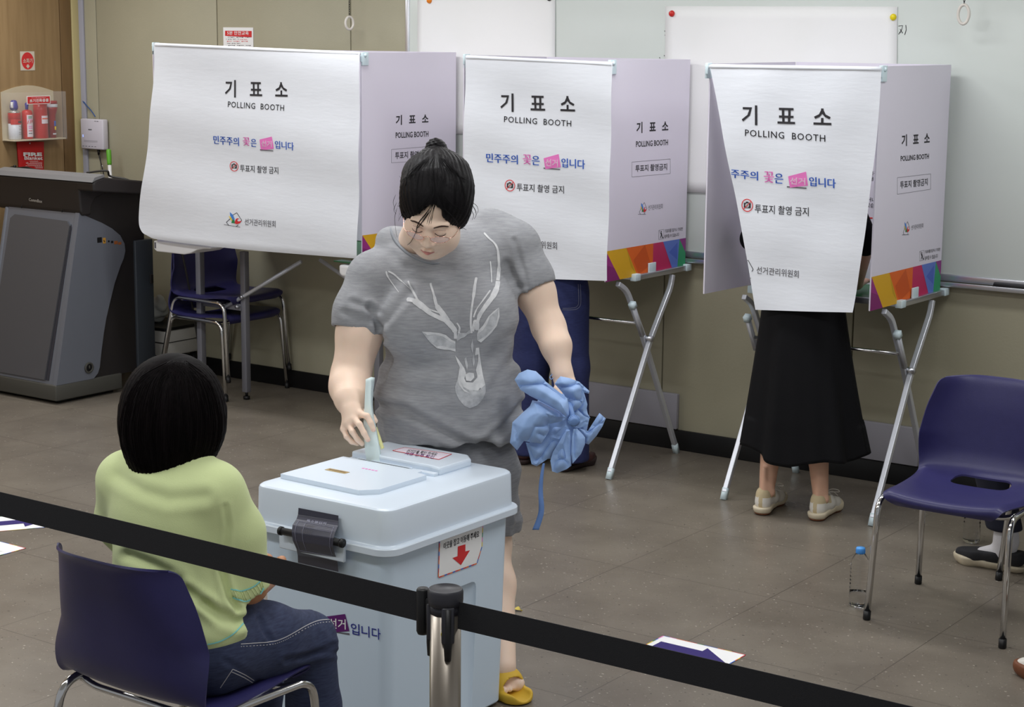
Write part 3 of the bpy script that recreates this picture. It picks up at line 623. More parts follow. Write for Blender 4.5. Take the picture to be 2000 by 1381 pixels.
# ------------------------------------------------------------------ electronic lectern at the left wall
m_pgrey = M('grey_podium_metal', (116, 120, 130), 0.42, 0.25, gain=1.0); m_pdark = M('dark_podium_metal', (46, 43, 43), 0.45, 0.2, gain=1.0)
m_pinset = M('charcoal_panel', (84, 84, 88), 0.5, 0.1, gain=1.0); m_pbase = M('olive_grey_base', (74, 73, 68), 0.5, gain=1.0); m_plt = M('light_grey_edge', (122, 122, 124), 0.5, gain=1.0)
t = thing('lectern', 'grey and black electronic lectern cabinet standing by the wooden wall', 'lectern', (-7.64, 6.45, 0))
XL, XR = -7.95, -7.345
mb = MB(); mb.box(((XL+XR)/2-0.02, 6.37, 0.063), (XR-XL+0.04, 0.46, 0.085), m_pbase, 0.006); mb.box(((XL+XR)/2, 6.38, 0.012), (XR-XL-0.08, 0.38, 0.024), m_black, 0.003); mb.build('plinth', t)
wing = [(6.145, 0.105), (6.337, 1.0), (6.42, 0.965), (6.492, 0.935), (6.56, 0.90), (6.616, 0.858), (6.645, 0.81), (6.649, 0.771), (6.635, 0.73), (6.61, 0.69), (6.565, 0.60), (6.53, 0.505), (6.50, 0.42), (6.48, 0.344), (6.46, 0.25), (6.444, 0.16), (6.43, 0.13), (6.40, 0.105)]
for x in (XR-0.03, XL):
    mb = MB(); mb.prism(wing, (x, 0, 0), (0, 1, 0), (0, 0, 1), (1, 0, 0), 0.03, m_pgrey)
    if x > XL:
        c = A(XR+0.001, 6.366, 0.17); mb.lathe([(0.030, 0), (0.030, 0.006), (0.022, 0.008), (0.020, 0.002), (0.0, 0.002)], c, m_pbase, 24, R=frame((1, 0, 0), (0, 1, 0)))
        mb.cyl(c+A(0.002, 0, 0), c+A(0.004, 0, 0), 0.019, m_black, 20); mb.box(c+A(0.005, 0, 0.004), (0.006, 0.007, 0.016), m_pbase, 0.001)
        for i, (a, b2, m) in enumerate(((190, 199, m_black), (201, 206.5, M('amber_label', (190, 140, 50), .6)), (211, 214, m_black), (217, 221, m_black), (223, 230, M('orange_label', (150, 86, 40), .6)), (231, 237, M('orange_label', (150, 86, 40), .6)))):
            p, q = onx(a, 468.5+i*1.3, XR+0.001), onx(b2, 469+i*1.3, XR+0.001); h = (0.028, 0.03, 0.01, 0.012, 0.018, 0.014)[i]
            mb.box((p+q)/2, (0.001, q[1]-p[1], h), m, 0)
        p = onx(203.7, 471, XR+0.0018); mb.box(p, (0.001, 0.005, 0.014), m_black, 0, R=[[1, 0, 0], [0, .9, -.43], [0, .43, .9]])
    o = mb.build('side_wing', t); md = o.modifiers.new('b', 'BEVEL'); md.width = 0.012; md.segments = 3; md.limit_method = 'ANGLE'
mb = MB(); P = [(XL+0.03, 6.150, 0.105), (XR-0.03, 6.150, 0.105), (XR-0.03, 6.342, 1.0), (XL+0.03, 6.342, 1.0)]
n = unit(np.cross(A(*P[1])-A(*P[0]), A(*P[3])-A(*P[0])))
mb.add([A(*p) for p in P]+[A(*p)-n*0.02 for p in P], [(0, 1, 2, 3), (7, 6, 5, 4), (0, 4, 5, 1), (1, 5, 6, 2), (2, 6, 7, 3), (3, 7, 4, 0)], m_pgrey)
for x in (42, 121):
    p = ony(x, 404 if x < 60 else 412, 6.325); mb.box(p, (0.006, 0.006, 0.014), m_black, 0.001)
mb.build('front_frame', t)
def fp(u, v, h=0.0): return A(*P[0])*(1-u)*(1-v)+A(*P[1])*u*(1-v)+A(*P[2])*u*v+A(*P[3])*(1-u)*v+n*h
mb = MB()
O = fp(0, 0); U = fp(1, 0)-O; V = fp(0, 1)-O
ins = [(0.03, 0.02), (0.88, 0.02), (0.95, 0.92), (0.91, 0.945), (0.13, 0.955), (0.07, 0.93)]
mb.prism(ins, O+n*0.001, U, V, n, 0.010, m_pinset)
mb.prism([(0.885, 0.02), (0.93, 0.02), (0.97, 0.91), (0.955, 0.93)], O+n*0.001, U, V, n, 0.002, M('panel_groove', (52, 52, 60), .5, gain=1.0))
mb.build('front_panel', t)
mb = MB(); mb.prism([(6.20, 0.1), (6.36, 1.03), (6.42, 1.10), (6.52, 1.14), (6.80, 1.08), (6.80, 0.10)], (XL+0.03, 0, 0), (0, 1, 0), (0, 0, 1), (1, 0, 0), XR-XL-0.045, m_pdark); mb.build('body', t)
mb = MB(); mb.box((XR-0.03, 6.785, 0.44), (0.06, 0.13, 0.76), M('slate_door', (66, 72, 80), 0.45, 0.2, gain=1.0), 0.006); mb.box((XR+0.003, 6.83, 0.60), (0.012, 0.02, 0.05), m_pdark, 0.002); mb.build('rear_door', t)
mb = MB(); prof = [(6.335, 1.005), (6.325, 1.165), (6.345, 1.178), (6.40, 1.19), (6.90, 1.125), (6.90, 1.05), (6.60, 1.085), (6.50, 1.09), (6.44, 1.07), (6.41, 1.03), (6.405, 0.985), (6.35, 0.985)]
mb.prism(prof, (XL-0.06, 0, 0), (0, 1, 0), (0, 0, 1), (1, 0, 0), 0.68, m_pdark)
prof2 = [(6.325, 1.12), (6.325, 1.165), (6.345, 1.178), (6.40, 1.19), (6.95, 1.12), (6.95, 1.06), (6.60, 1.09)]
mb.prism(prof2, (XL+0.60, 0, 0), (0, 1, 0), (0, 0, 1), (1, 0, 0), 0.135, m_pdark)
letter(mb, 'CommBox', ony(57, 392.5, 6.328), ony(83, 396.5, 6.328), ony(57, 386.5, 6.328), M('worn_lettering', (160, 156, 150), .6), (0, -0.002, 0), bold=0.01)
o = mb.build('head', t); md = o.modifiers.new('b', 'BEVEL'); md.width = 0.01; md.segments = 3; md.limit_method = 'ANGLE'
mb = MB(); mb.prism([(6.318, 1.168), (6.335, 1.192), (6.40, 1.205), (6.405, 1.192), (6.345, 1.178)], (XL-0.065, 0, 0), (0, 1, 0), (0, 0, 1), (1, 0, 0), 0.80, m_plt); mb.build('front_edge', t)
mb = MB(); mb.tube(bez([(-7.52, 6.55, 1.19), (-7.40, 6.58, 1.205), ony(215, 344, 6.62), ony(245, 350, 6.66), ony(263, 359, 6.70), ony(275, 372, 6.74), (-7.12, 6.8, 0.9), (-7.10, 6.93, 0.3), (-7.15, 7.0, 0.01)]), 0.006, M('dark_grey_cable', (58, 56, 54), .5), 8)
tag(mb.build('power_cable'), 'dark grey cable looping off the lectern top down behind the left booth', 'cable')
mb = MB(); mb.tube(bez([(-8.05, 6.5, 1.20), ony(20, 329, 6.56), ony(36, 329, 6.56), ony(52, 328, 6.56), ony(72, 333, 6.56), (-7.72, 6.62, 1.165)]), 0.008, m_black, 8)
tag(mb.build('microphone_cable'), 'short black cable lying on the lectern top below the red pouch', 'cable')
# ------------------------------------------------------------------ drawer unit and bags beside the lectern
t = thing('drawer_cabinet', 'low white drawer unit in the corner under the left booth', 'cabinet', (-7.62, 7.1, 0))
mb = MB(); m_off = M('off_white_plastic', (196, 194, 188), 0.5)
mb.box((-7.63, 7.115, 0.208), (0.46, 0.285, 0.145), m_off, 0.006); mb.build('body', t)
mb = MB(); mb.box((-7.63, 7.115, 0.29), (0.47, 0.295, 0.018), m_black, 0.004); mb.build('rim', t)
mb = MB(); mb.box((-7.63, 7.112, 0.213), (0.464, 0.290, 0.004), m_black, 0); mb.build('drawer_gap', t)
for x in (-7.82, -7.44):
    for y in (7.0, 7.23): mb = MB(); mb.cyl((x, y, 0), (x, y, 0.14), 0.02, m_black, 12); mb.build('leg', t)
# ------------------------------------------------------------------ fire safety things on the wooden wall
WXF = WX+0.0105
LX = lambda x, y, h=0.0: onx(x, y, WXF+h)
t = thing('equipment_holder', 'clear wall holder of fire equipment on the wooden wall', 'wall holder', LX(60, 225))
m_cream = M('cream_plastic', (196, 184, 158), 0.4); m_clear = M('clear_acrylic', (235, 238, 235), 0.05, alpha=0.06, spec=0.6)
mb = MB(); a, b = LX(1, 180), LX(106, 270); y0, y1, z0, z1 = a[1], b[1], b[2], a[2]
arc = [(y0, z0), (y1, z0), (y1, z1)]+[(y0+(y1-y0)*(1-k/10), z1+0.035*math.sin(math.pi*k/10)) for k in range(1, 10)]+[(y0, z1)]
mb.prism(arc, (WXF, 0, 0), (0, 1, 0), (0, 0, 1), (1, 0, 0), 0.006, m_cream); mb.box((WXF+0.055, (y0+y1)/2, z0+0.004), (0.10, y1-y0, 0.008), m_cream, 0.002)
mb.build('backboard', t)
mb = MB(); D = 0.112; mb.box((WXF+D, (y0+y1)/2, (z0+z1)/2), (0.003, y1-y0, z1-z0), m_clear, 0); mb.box((WXF+D/2, y1, (z0+z1)/2), (D, 0.003, z1-z0), m_clear, 0); mb.box((WXF+D/2, y0, (z0+z1)/2), (D, 0.003, z1-z0), m_clear, 0); mb.build('clear_cover', t)
mb = MB(); p0, p1, q0 = LX(54, 203, D+0.003), LX(97.5, 201, D+0.003), LX(54, 189.5, D+0.003)
mb.box((p0+p1)/2+A(-0.001, 0, (q0-p0)[2]/2), (0.002, p1[1]-p0[1]+0.008, (q0-p0)[2]+0.008), m_paper, 0); mb.box((p0+p1)/2+A(0, 0, (q0-p0)[2]/2), (0.002, p1[1]-p0[1], (q0-p0)[2]), m_red, 0)
letter(mb, '초기진화용품', LX(57.5, 200.4, D+.0048), LX(95, 198.6, D+.0048), LX(57.5, 194, D+.0048), m_paper, (0.0005, 0, 0), bold=0.02); letter(mb, 'Fire Extinguisher', LX(62, 192.6, D+.0048), LX(90, 191.6, D+.0048), LX(62, 190.6, D+.0048), m_paper, (0.0005, 0, 0))
mb.build('sign_plate', t)
m_can_red = M('red_can', (196, 32, 26), 0.3); m_can_white = M('white_can', (205, 208, 216), 0.35); m_capblue = M('blue_cap', (52, 44, 140), 0.35); m_dred = M('dark_red_plastic', (150, 24, 28), 0.35)
zb = z0+0.009
def can(name, cx, topy, r, parts, label, sx=0.05):
    """parts: list of (material, profile in (radius share, height in metres))"""
    y = LX(cx, 230, sx)[1]; o = A(WXF+sx, y, zb); t = thing(name, label, 'spray can' if 'can' in name else name.split('_')[-1], o, 'fire equipment in the wall holder')
    for nm, m, pr in parts: mb = MB(); mb.lathe([(r*a, h) for a, h in pr], o, m, 24); mb.build(nm, t)
    return t, o
t, o = can('spray_can', 28, 0, 0.036, [('lower_label', m_can_white, [(0.9, 0), (1, 0.004), (1, 0.096)]), ('upper_label', m_can_red, [(1.003, 0.09), (1.003, 0.146), (1, 0.15)]), ('shoulder', M('can_metal', (200, 200, 196), .25, .8), [(1, 0.15), (0.8, 0.16), (0.55, 0.164), (0.5, 0.172), (0, 0.172)]), ('cap', m_capblue, [(0.62, 0.17), (0.66, 0.185), (0.5, 0.215), (0.3, 0.222), (0, 0.222)])], 'white and red spray can with blue cap in the wall holder')
mb = MB(); mb.box(o+A(0.01, -0.022, 0.195), (0.014, 0.012, 0.035), m_white, 0.003); mb.tube([o+A(0.01, -0.024, 0.21), o+A(0.018, -0.034, 0.18)], 0.003, m_white, 6); mb.build('trigger', t)
mb = MB(); mb.grid(lambda u, v: o+A(0.0368*math.cos(-1.3+u*1.9), 0.0368*math.sin(-1.3+u*1.9), 0.085+0.03*v), 10, 1, m_can_red)
mb.grid(lambda u, v: o+A(0.0372*math.cos(-.1+u*1.0), 0.0372*math.sin(-.1+u*1.0), 0.094+0.01*v), 8, 1, m_ink)
for z in (0.03, 0.04, 0.055, 0.065, 0.075): mb.grid(lambda u, v: o+A(0.0368*math.cos(0+u*.9), 0.0368*math.sin(0+u*.9), z+0.002*v), 6, 1, m_inkgrey)
mb.build('print_band', t)
t, o = can('extinguisher', 53, 0, 0.031, [('bottle', m_can_red, [(0.9, 0), (1, 0.005), (1, 0.148), (0.85, 0.16), (0.4, 0.166), (0, 0.166)]), ('valve', m_capblue, [(0.25, 0.16), (0.3, 0.18), (0.36, 0.2), (0.15, 0.206), (0, 0.206)])], 'slim red extinguisher bottle printed 119 in the wall holder', 0.055)
mb = MB(); fl = lambda a, z: o+A(0.0315*math.cos(a), 0.0315*math.sin(a), z)
mb.grid(lambda u, v: fl(-0.75+u*1.5, 0.012+0.125*v), 10, 1, M('label_white', (226, 214, 224), .5))
W9 = lambda V: np.array([fl(-0.75+(p[0])*1.5, p[1])*1.0 for p in V])+A(0.0006, 0, 0)
letter(mb, '119', (0.03, 0.085, 0), (0.8, 0.09, 0), (0.03, 0.104, 0), m_red, (0.0006, 0, 0), bold=0.03, warp=lambda V: W9(V), shear=0.2)
for z, m in ((0.125, m_grn), (0.117, m_grn), (0.108, m_pink), (0.07, m_pink), (0.06, m_pink), (0.045, m_red), (0.03, m_inkgrey)): mb.grid(lambda u, v: fl(-0.5+u*.8, z+0.004*v)+A(0.0005, 0, 0), 6, 1, m)
mb.build('label', t)
t, o = can('mask_canister', 79, 0, 0.043, [('body', M('red_translucent', (180, 26, 24), 0.3), [(0.95, 0), (1, 0.005), (0.97, 0.06), (0.94, 0.16), (0.9, 0.195), (0.5, 0.2), (0, 0.2)]), ('cap', m_can_red, [(0.5, 0.2), (0.52, 0.225), (0.48, 0.24), (0, 0.242)])], 'wide red canister behind the sign plate of the wall holder', 0.055)
mb = MB(); mb.box(o+A(0.01, 0.02, 0.232), (0.02, 0.025, 0.01), m_black, 0.002); mb.build('latch', t)
mb = MB(); fl2 = lambda a, z: o+A(0.0425*math.cos(a), 0.0425*math.sin(a), z)
mb.grid(lambda u, v: fl2(-0.55+u*1.1, 0.085+0.045*v)+A(0.001, 0, 0), 8, 1, M('label_white', (226, 214, 224), .5)); mb.grid(lambda u, v: fl2(-0.5+u*1.0, 0.11+0.007*v)+A(0.002, 0, 0), 8, 1, M('label_orange', (226, 84, 40), .5)); mb.build('label', t)
t, o = can('flashlight', 101, 0, 0.03, [('barrel', m_dred, [(0.75, 0), (0.75, 0.11), (0.8, 0.13), (1.1, 0.16), (1.18, 0.178)]), ('collar', m_can_white, [(1.18, 0.176), (1.2, 0.178), (1.2, 0.192), (1.18, 0.194)]), ('bezel', m_dred, [(1.16, 0.193), (1.18, 0.205), (1.05, 0.212), (0, 0.212)])], 'dark red flashlight with white collar in the wall holder', 0.06)
mb = MB(); mb.box(o+A(0.021, 0.004, 0.082), (0.004, 0.013, 0.03), m_blue, 0.001); mb.box(o+A(0.021, 0.006, 0.055), (0.004, 0.011, 0.02), m_yel, 0.001); mb.box(o+A(0.021, 0.0, 0.022), (0.004, 0.022, 0.009), m_can_white, 0.001); mb.build('label', t)
mb = MB(); c = LX(53.5, 119); h = 0.054
mb.box(c+A(0.001, 0, 0), (0.002, 0.102, 0.108), M('sticker_paper', (206, 196, 180), .6), 0)
mb.prism([(0.044*math.cos(q), 0.049*math.sin(q)) for q in np.linspace(0, 2*math.pi, 41)[:-1]], c+A(0.002, 0, 0), (0, 1, 0), (0, 0, 1), (1, 0, 0), 0.0005, m_red)
letter(mb, '소화기', c+A(0.003, -0.034, -0.012), c+A(0.003, 0.034, -0.012), c+A(0.003, -0.034, 0.014), M('sticker_paper', (206, 196, 180), .6), (0.0004, 0, 0), bold=0.015)
mb.prism([(-0.006, -0.02), (0.006, -0.02), (0.006, -0.028), (0.014, -0.028), (0, -0.043), (-0.014, -0.028), (-0.006, -0.028)], c+A(0.0025, 0, 0), (0, 1, 0), (0, 0, 1), (1, 0, 0), 0.0008, M('sticker_paper', (206, 196, 180), .6))
tag(mb.build('extinguisher_sign'), 'square sticker with red disc and white arrow on the wooden wall', 'sign')
t = thing('fire_blanket', 'red fire blanket pouch hanging under the wall holder', 'fire blanket', LX(60, 310))
a, b, c, d = LX(33, 276, .008), LX(86, 277, .008), LX(85.5, 352, .012), LX(39, 352, .012)
mb = MB(); m_rb = M('red_pouch_fabric', (190, 24, 26), 0.55, bump=0.2, bscale=40)
mb.grid(lambda u, v: (a*(1-u)+b*u)*(1-v)+(d*(1-u)+c*u)*v+A(0.016*math.sin(math.pi*u)**.5*math.sin(math.pi*min(1, v*1.1+.05))**.5, 0, 0), 16, 16, m_rb)
mb.grid(lambda u, v: (a*(1-u)+b*u)*(1-v)+(d*(1-u)+c*u)*v+A(-0.006, 0, 0), 2, 2, m_rb)
bp = lambda x, y: onx(x, y, WXF+0.026)
letter(mb, 'FIRE', bp(45.5, 304.8), bp(82, 305.2), bp(45.2, 297.5), m_paper, (0.001, 0, 0), bold=0.05); letter(mb, 'Blanket', bp(47.5, 312), bp(83, 312.6), bp(47.5, 304.8), m_paper, (0.001, 0, 0), bold=0.02)
letter(mb, 'CE', bp(50.5, 320), bp(55, 320), bp(50.5, 317), m_paper, (0.001, 0, 0))
for i, (x0, x1) in enumerate(((58, 75), (59, 83), (56, 83), (54, 83), (50, 83), (68, 84), (70, 84))):
    y = 314.5+i*2.2
    for k in range(9):
        p, q = bp(x0+(x1-x0)*k/9, y), bp(x0+(x1-x0)*(k+.7)/9, y+1); mb.box((p+q)/2, (0.0006, q[1]-p[1], 0.0018), m_paper, 0)
mb.build('pouch', t)
mb = MB(); p = bp(59.5, 280); mb.lathe([(0.004, 0), (0.004, 0.002), (0.002, 0.002)], p+A(-0.006, 0, 0), m_steel, 14, R=frame((1, 0, 0), (0, 1, 0))); mb.build('eyelet', t)

# ------------------------------------------------------------------ chairs
CH = [(.232, .412, .165), (.244, .430, .192), (.226, .446, .207), (.16, .446, .216), (.08, .440, .224), (.0, .437, .232), (-.08, .438, .238), (-.14, .446, .242), (-.18, .468, .246), (-.203, .51, .250), (-.214, .56, .247), (-.224, .62, .238), (-.234, .68, .226), (-.245, .73, .210), (-.254, .765, .198), (-.262, .781, .188), (-.268, .788, .180)]
def shell_pt(u, v, off=0.0):
    P = np.array(CH); s = v*(len(P)-1); i = min(int(s), len(P)-2); w = s-i
    def cr(k):
        p0, p1, p2, p3 = P[max(i-1, 0), k], P[i, k], P[i+1, k], P[min(i+2, len(P)-1), k]
        return 0.5*(2*p1+(p2-p0)*w+(2*p0-5*p1+4*p2-p3)*w*w+(3*p1-p0-3*p2+p3)*w**3)
    y, z, hw = cr(0), cr(1), cr(2)
    x = (2*u-1); back = min(1, max(0, (v-0.45)/0.2)); top = max(0, (v-0.86)/0.14); fr = max(0, (0.14-v)/0.14)
    xx = hw*x; c = abs(x)**3.2
    y = y + 0.075*c*back*(1-0.15*top) - 0.020*c*fr
    z = z + 0.014*(abs(x)**2-0.3)*(1-back)*(1-fr) - 0.010*c*top - 0.004*c*fr - 0.022*max(0, abs(x)-.9)/.1*(1-back)*0.6*(1-fr)
    return A(xx, y, z)
def make_chair(label):
    t = thing('plastic_chair', label, 'chair', (0, 0, 0), 'navy plastic chairs with chrome legs')
    mb = MB(); mb.grid(lambda u, v: shell_pt(u, v), 44, 60, m_navy); me = mb.mesh('seat_shell')
    o = bpy.data.objects.new('seat_shell', me); COL.objects.link(o)
    md = o.modifiers.new('th', 'SOLIDIFY'); md.thickness = 0.006; md.offset = 0
    cb = MB(); cb.box((0, -0.115, 0.45), (0.205, 0.085, 0.2), m_navy, 0.03, R=np.array([[1, 0, 0], [0, 1, 0], [0, 0, 1]]), seg=4)
    co = bpy.data.objects.new('cut', cb.mesh('cut')); COL.objects.link(co)
    bo = o.modifiers.new('cut', 'BOOLEAN'); bo.operation = 'DIFFERENCE'; bo.object = co; bo.solver = 'EXACT'
    bpy.context.view_layer.update()
    new = bpy.data.meshes.new_from_object(o.evaluated_get(bpy.context.evaluated_depsgraph_get()))
    o.modifiers.clear(); o.data = new; bpy.data.objects.remove(co); new.name = 'seat_shell'
    new.polygons.foreach_set('use_smooth', [True]*len(new.polygons)); new.set_sharp_from_angle(angle=math.radians(45))
    o.parent = t
    for s in (-1, 1):
        mb = MB(); pts = [(s*.238, .245, .012), (s*.228, .212, .418), (s*.226, -.165, .425), (s*.262, -.245, .012)]
        mb.tube(fillet(pts, .055, 7), 0.0108, m_chrome, 14); mb.build('leg_frame', t)
        for p in (pts[0], pts[3]): mb = MB(); dq = (A(*pts[1])-A(*pts[0]) if p is pts[0] else A(*pts[2])-A(*pts[3])); mb.tube([A(p[0], p[1], 0.0), A(p[0], p[1], .004), A(*p)+unit(dq)*.020], [0.0115, 0.0132, 0.0128], m_black, 14); mb.build('foot_cap', t)
    for y in (0.15, -0.11):
        mb = MB(); mb.tube(fillet([(-.226, y, .42), (-.18, y, .405), (.18, y, .405), (.226, y, .42)], .03, 4), 0.009, m_chrome, 10); mb.build('crossbar', t)
    return t
CHAIR0 = make_chair('navy plastic chair on chrome legs, empty, facing the camera at right')
CHAIR0.location = (-2.19, 5.715, 0); CHAIR0.rotation_euler = (0, 0, math.pi)
dup(CHAIR0, (-3.01, 2.86, 0), 0, 'navy plastic chair holding the woman in the green cardigan')
dup(CHAIR0, (-6.965, 7.0, 0), -math.pi/2, 'lower navy plastic chair of the two stacked under the left booth')
dup(CHAIR0, (-6.945, 7.0, 0.105), -math.pi/2, 'upper navy plastic chair of the two stacked under the left booth')
dup(CHAIR0, (-1.99, 6.42, 0), math.pi/2, 'navy plastic chair behind the empty one, its leg by the black slip-on shoe')
# ------------------------------------------------------------------ water bottles
m_pet = M('clear_bottle_plastic', (250, 252, 252), 0.03, trans=1.0, ior=1.22); m_water = M('water', (240, 250, 250), 0.0, trans=1.0, ior=1.14)
def bottle(x, y, level, cap, label, open_top=False):
    t = thing('water_bottle', label, 'bottle', (x, y, 0)); mb = MB()
    pr = [(0.0, 0.004), (0.02, 0.001), (0.029, 0.003), (0.0325, 0.012), (0.0325, 0.05), (0.0315, 0.06)]
    for k in range(6): z = 0.075+0.0135*k; pr += [(0.0325, z-0.005), (0.0305, z), (0.0325, z+0.005)]
    pr += [(0.032, 0.155), (0.028, 0.170), (0.019, 0.186), (0.0135, 0.193), (0.0135, 0.205)]
    mb.lathe(pr, (x, y, 0), m_pet, 32, sq=0.10); mb.build('body', t)
    mb = MB(); mb.lathe([(0.0, 0.006), (0.028, 0.006), (0.0308, 0.014), (0.0308, level), (0.0, level)], (x, y, 0), m_water, 28, sq=0.10); mb.build('water', t)
    mb = MB(); mb.lathe([(0.0155, 0.190), (0.0158, 0.207), (0.0145, 0.211), (0.0, 0.2115)], (x, y, 0), cap, 24)
    for k in range(24): q = 2*math.pi*k/24; mb.box((x+0.0158*math.cos(q), y+0.0158*math.sin(q), 0.199), (0.0012, 0.0012, 0.014), cap, 0, R=rotz(q))
    mb.build('cap', t)
bottle(-2.515, 5.59, 0.052, M('sky_blue_cap', (84, 160, 236), 0.35), 'clear water bottle with blue cap beside the empty chair leg')
bottle(-2.505, 6.60, 0.135, M('sky_blue_cap', (84, 160, 236), 0.35), 'fuller clear water bottle beside the black slip-on shoe, seen below the seat')

# ------------------------------------------------------------------ floor signs
m_indigo = M('indigo_print', (44, 30, 104), 0.7)
EDGE = [m_yel, m_red, m_grn, m_blue, m_pink, M('orange_print', (226, 110, 40), .7)]
def floor_sign(O, U, V, label, arrow, name='floor_sign', curl=None, lines=True):
    O, U, V = A(*O), A(*U), A(*V); N = A(0, 0, 1); mb = MB()
    mp = lambda u, v, h=0: O+U*u+V*v+A(0, 0, 0.0012+h+(curl(u, v) if curl else 0))
    mb.grid(lambda u, v: mp(u, v), 20, 16, m_paper)
    w = 0.012
    for i in range(12):
        a, b = i/12, (i+1)/12
        for q, (p0, p1, p2, p3) in enumerate((((a, 0), (b, 0), (b, w), (a, w)), ((a, 1-w), (b, 1-w), (b, 1), (a, 1)), ((0, a), (w, a), (w, b), (0, b)), ((1-w, a), (1, a), (1, b), (1-w, b)))):
            mb.add([mp(*p, .0006) for p in (p0, p1, p2, p3)], [(0, 1, 2, 3)], EDGE[(i//2*2+q*3+(i % 4 == 1)) % 6])
    for poly, m in arrow: mb.add([mp(*p, .0008) for p in poly], [tuple(range(len(poly)))], m)
    tag(mb.build(name), label, 'floor sign', 'paper signs taped to the floor')
ARROW = [([(0.08, 0.36), (0.56, 0.36), (0.56, 0.18), (0.92, 0.5), (0.56, 0.82), (0.56, 0.64), (0.08, 0.64)], m_indigo)]
floor_sign((-2.892, 4.695, 0), (0.308, 0, 0), (0, 0.211, 0), 'white floor sign with indigo arrow behind the black belt at the front', [([(0.08, 0.30), (0.58, 0.30), (0.58, 0.10), (0.94, 0.5), (0.58, 0.90), (0.58, 0.74), (0.08, 0.74)], m_indigo)])
d = unit(A(.54, .84, 0)); pr = A(-d[1], d[0], 0); c = A(-5.49, 4.60, 0)
floor_sign(c-d*0.42, d*0.42, pr*0.225, 'white floor sign with indigo arrow by the left picture edge', [([(0.08, 0.38), (0.66, 0.38), (0.66, 0.16), (0.93, 0.52), (0.66, 0.86), (0.66, 0.66), (0.08, 0.66)], m_indigo)])
floor_sign((-5.65, 4.095, 0), (0.297, 0, 0), (0, 0.21, 0), 'white paper sign with a curling edge on the floor below the arrow sign', [([(0.25, .52), (.75, .5), (.9, .62), (.76, .54), (.25, .55)], m_ink)], curl=lambda u, v: 0.03*max(0, 1-v*1.6)**2*max(0, 1-abs(u-0.45)*1.4))
mb = MB(); c = onz(1013, 1191.5, 0.004)
mb.grid(lambda u, v: c+A((u-.5)*.034, (v-.5)*.02*math.sin(math.pi*min(1, u+.15)), 0.006*math.sin(u*6)*v+0.003), 8, 5, M('yellow_scrap', (196, 176, 84), .8)); o = tag(mb.build('paper_scrap'), 'tiny yellow scrap lying on the bare floor', 'scrap'); md = o.modifiers.new('t', 'SOLIDIFY'); md.thickness = .0008
# ------------------------------------------------------------------ belt barrier
m_belt = M('black_webbing', (24, 24, 28), 0.8, bump=0.15, bscale=900, gain=1.0); m_post = M('worn_brushed_steel', (150, 142, 132), 0.3, 0.9, var=0.12, vscale=14, stretch=(1, 1, .15)); m_cap = M('black_cap_plastic', (44, 44, 50), 0.45)
PX, PY = -1.974, 2.549
t = thing('barrier_post', 'steel barrier post with black cap holding black belts', 'barrier post', (PX, PY, 0))
mb = MB(); mb.cyl((PX, PY, 0.02), (PX, PY, 0.885), 0.0295, m_post, 40); mb.build('pole', t)
mb = MB(); mb.lathe([(0.16, 0), (0.16, 0.012), (0.14, 0.025), (0.035, 0.035), (0.032, 0.04)], (PX, PY, 0), m_post, 48); mb.build('base', t)
mb = MB(); mb.lathe([(0.0300, 0.900), (0.0325, 0.902), (0.0335, 0.910), (0.0335, 0.926), (0.0315, 0.931), (0.0300, 0.932), (0.0295, 0.9305), (0.0, 0.9305)], (PX, PY, 0), m_cap, 40)
mb.cyl((PX, PY, 0.885), (PX, PY, 0.902), 0.0300, m_cap, 40)
for a in (-2.62, -0.75, math.pi/2): 
    c = A(PX+0.0275*math.cos(a), PY+0.0275*math.sin(a), 0)
    mb.box(c+A(0, 0, 0.868), (0.012, 0.024, 0.07), m_cap, 0.003, R=rotz(a)); mb.tube([c+A(0, 0, 0.90), c+A(0, 0, 0.825), c+A(0, 0, 0.80)], [0.0085, 0.008, 0.0065], m_black, 12)
mb.build('cap', t)
mb = MB(); q = A(PX+0.0295*math.cos(-.98), PY+0.0295*math.sin(-.98), 0.852); mb.cyl(q, q+unit(A(math.cos(-.98), math.sin(-.98), 0))*0.0012, 0.0065, M('yellow_sticker', (176, 160, 40), .5), 18); mb.build('sticker', t)
def belt_fn(x0, x1, zc0, zc1, hw):
    def fn(u, v):
        x = x0+(x1-x0)*u; return A(x, PY+0.0025*math.sin(u*5), zc0+(zc1-zc0)*u+(v-.5)*2*hw)
    return fn
mb = MB(); mb.grid(belt_fn(PX+0.02, -0.35, 0.885, 0.893, 0.0262), 40, 3, m_belt, False); o = mb.build('belt', t); md = o.modifiers.new('t', 'SOLIDIFY'); md.thickness = 0.0016; md.offset = 0
t = thing('barrier_belt', 'black belt running to the left in front of the seated woman', 'barrier belt', (PX-0.06, PY, 0.885))
mb = MB(); mb.grid(belt_fn(PX-0.058, -4.6, 0.883, 0.886, 0.0285), 60, 3, m_belt, False); o = mb.build('webbing', t); md = o.modifiers.new('t', 'SOLIDIFY'); md.thickness = 0.0016; md.offset = 0
mb = MB(); mb.tube([A(PX-0.0535, PY, 0.922), A(PX-0.0535, PY, 0.918), A(PX-0.0535, PY, 0.838), A(PX-0.0535, PY, 0.832)], [0.010, 0.0125, 0.0125, 0.010], m_black, 20); mb.box((PX-0.042, PY, 0.88), (0.016, 0.012, 0.05), m_black, 0.003); mb.build('belt_clip', t)

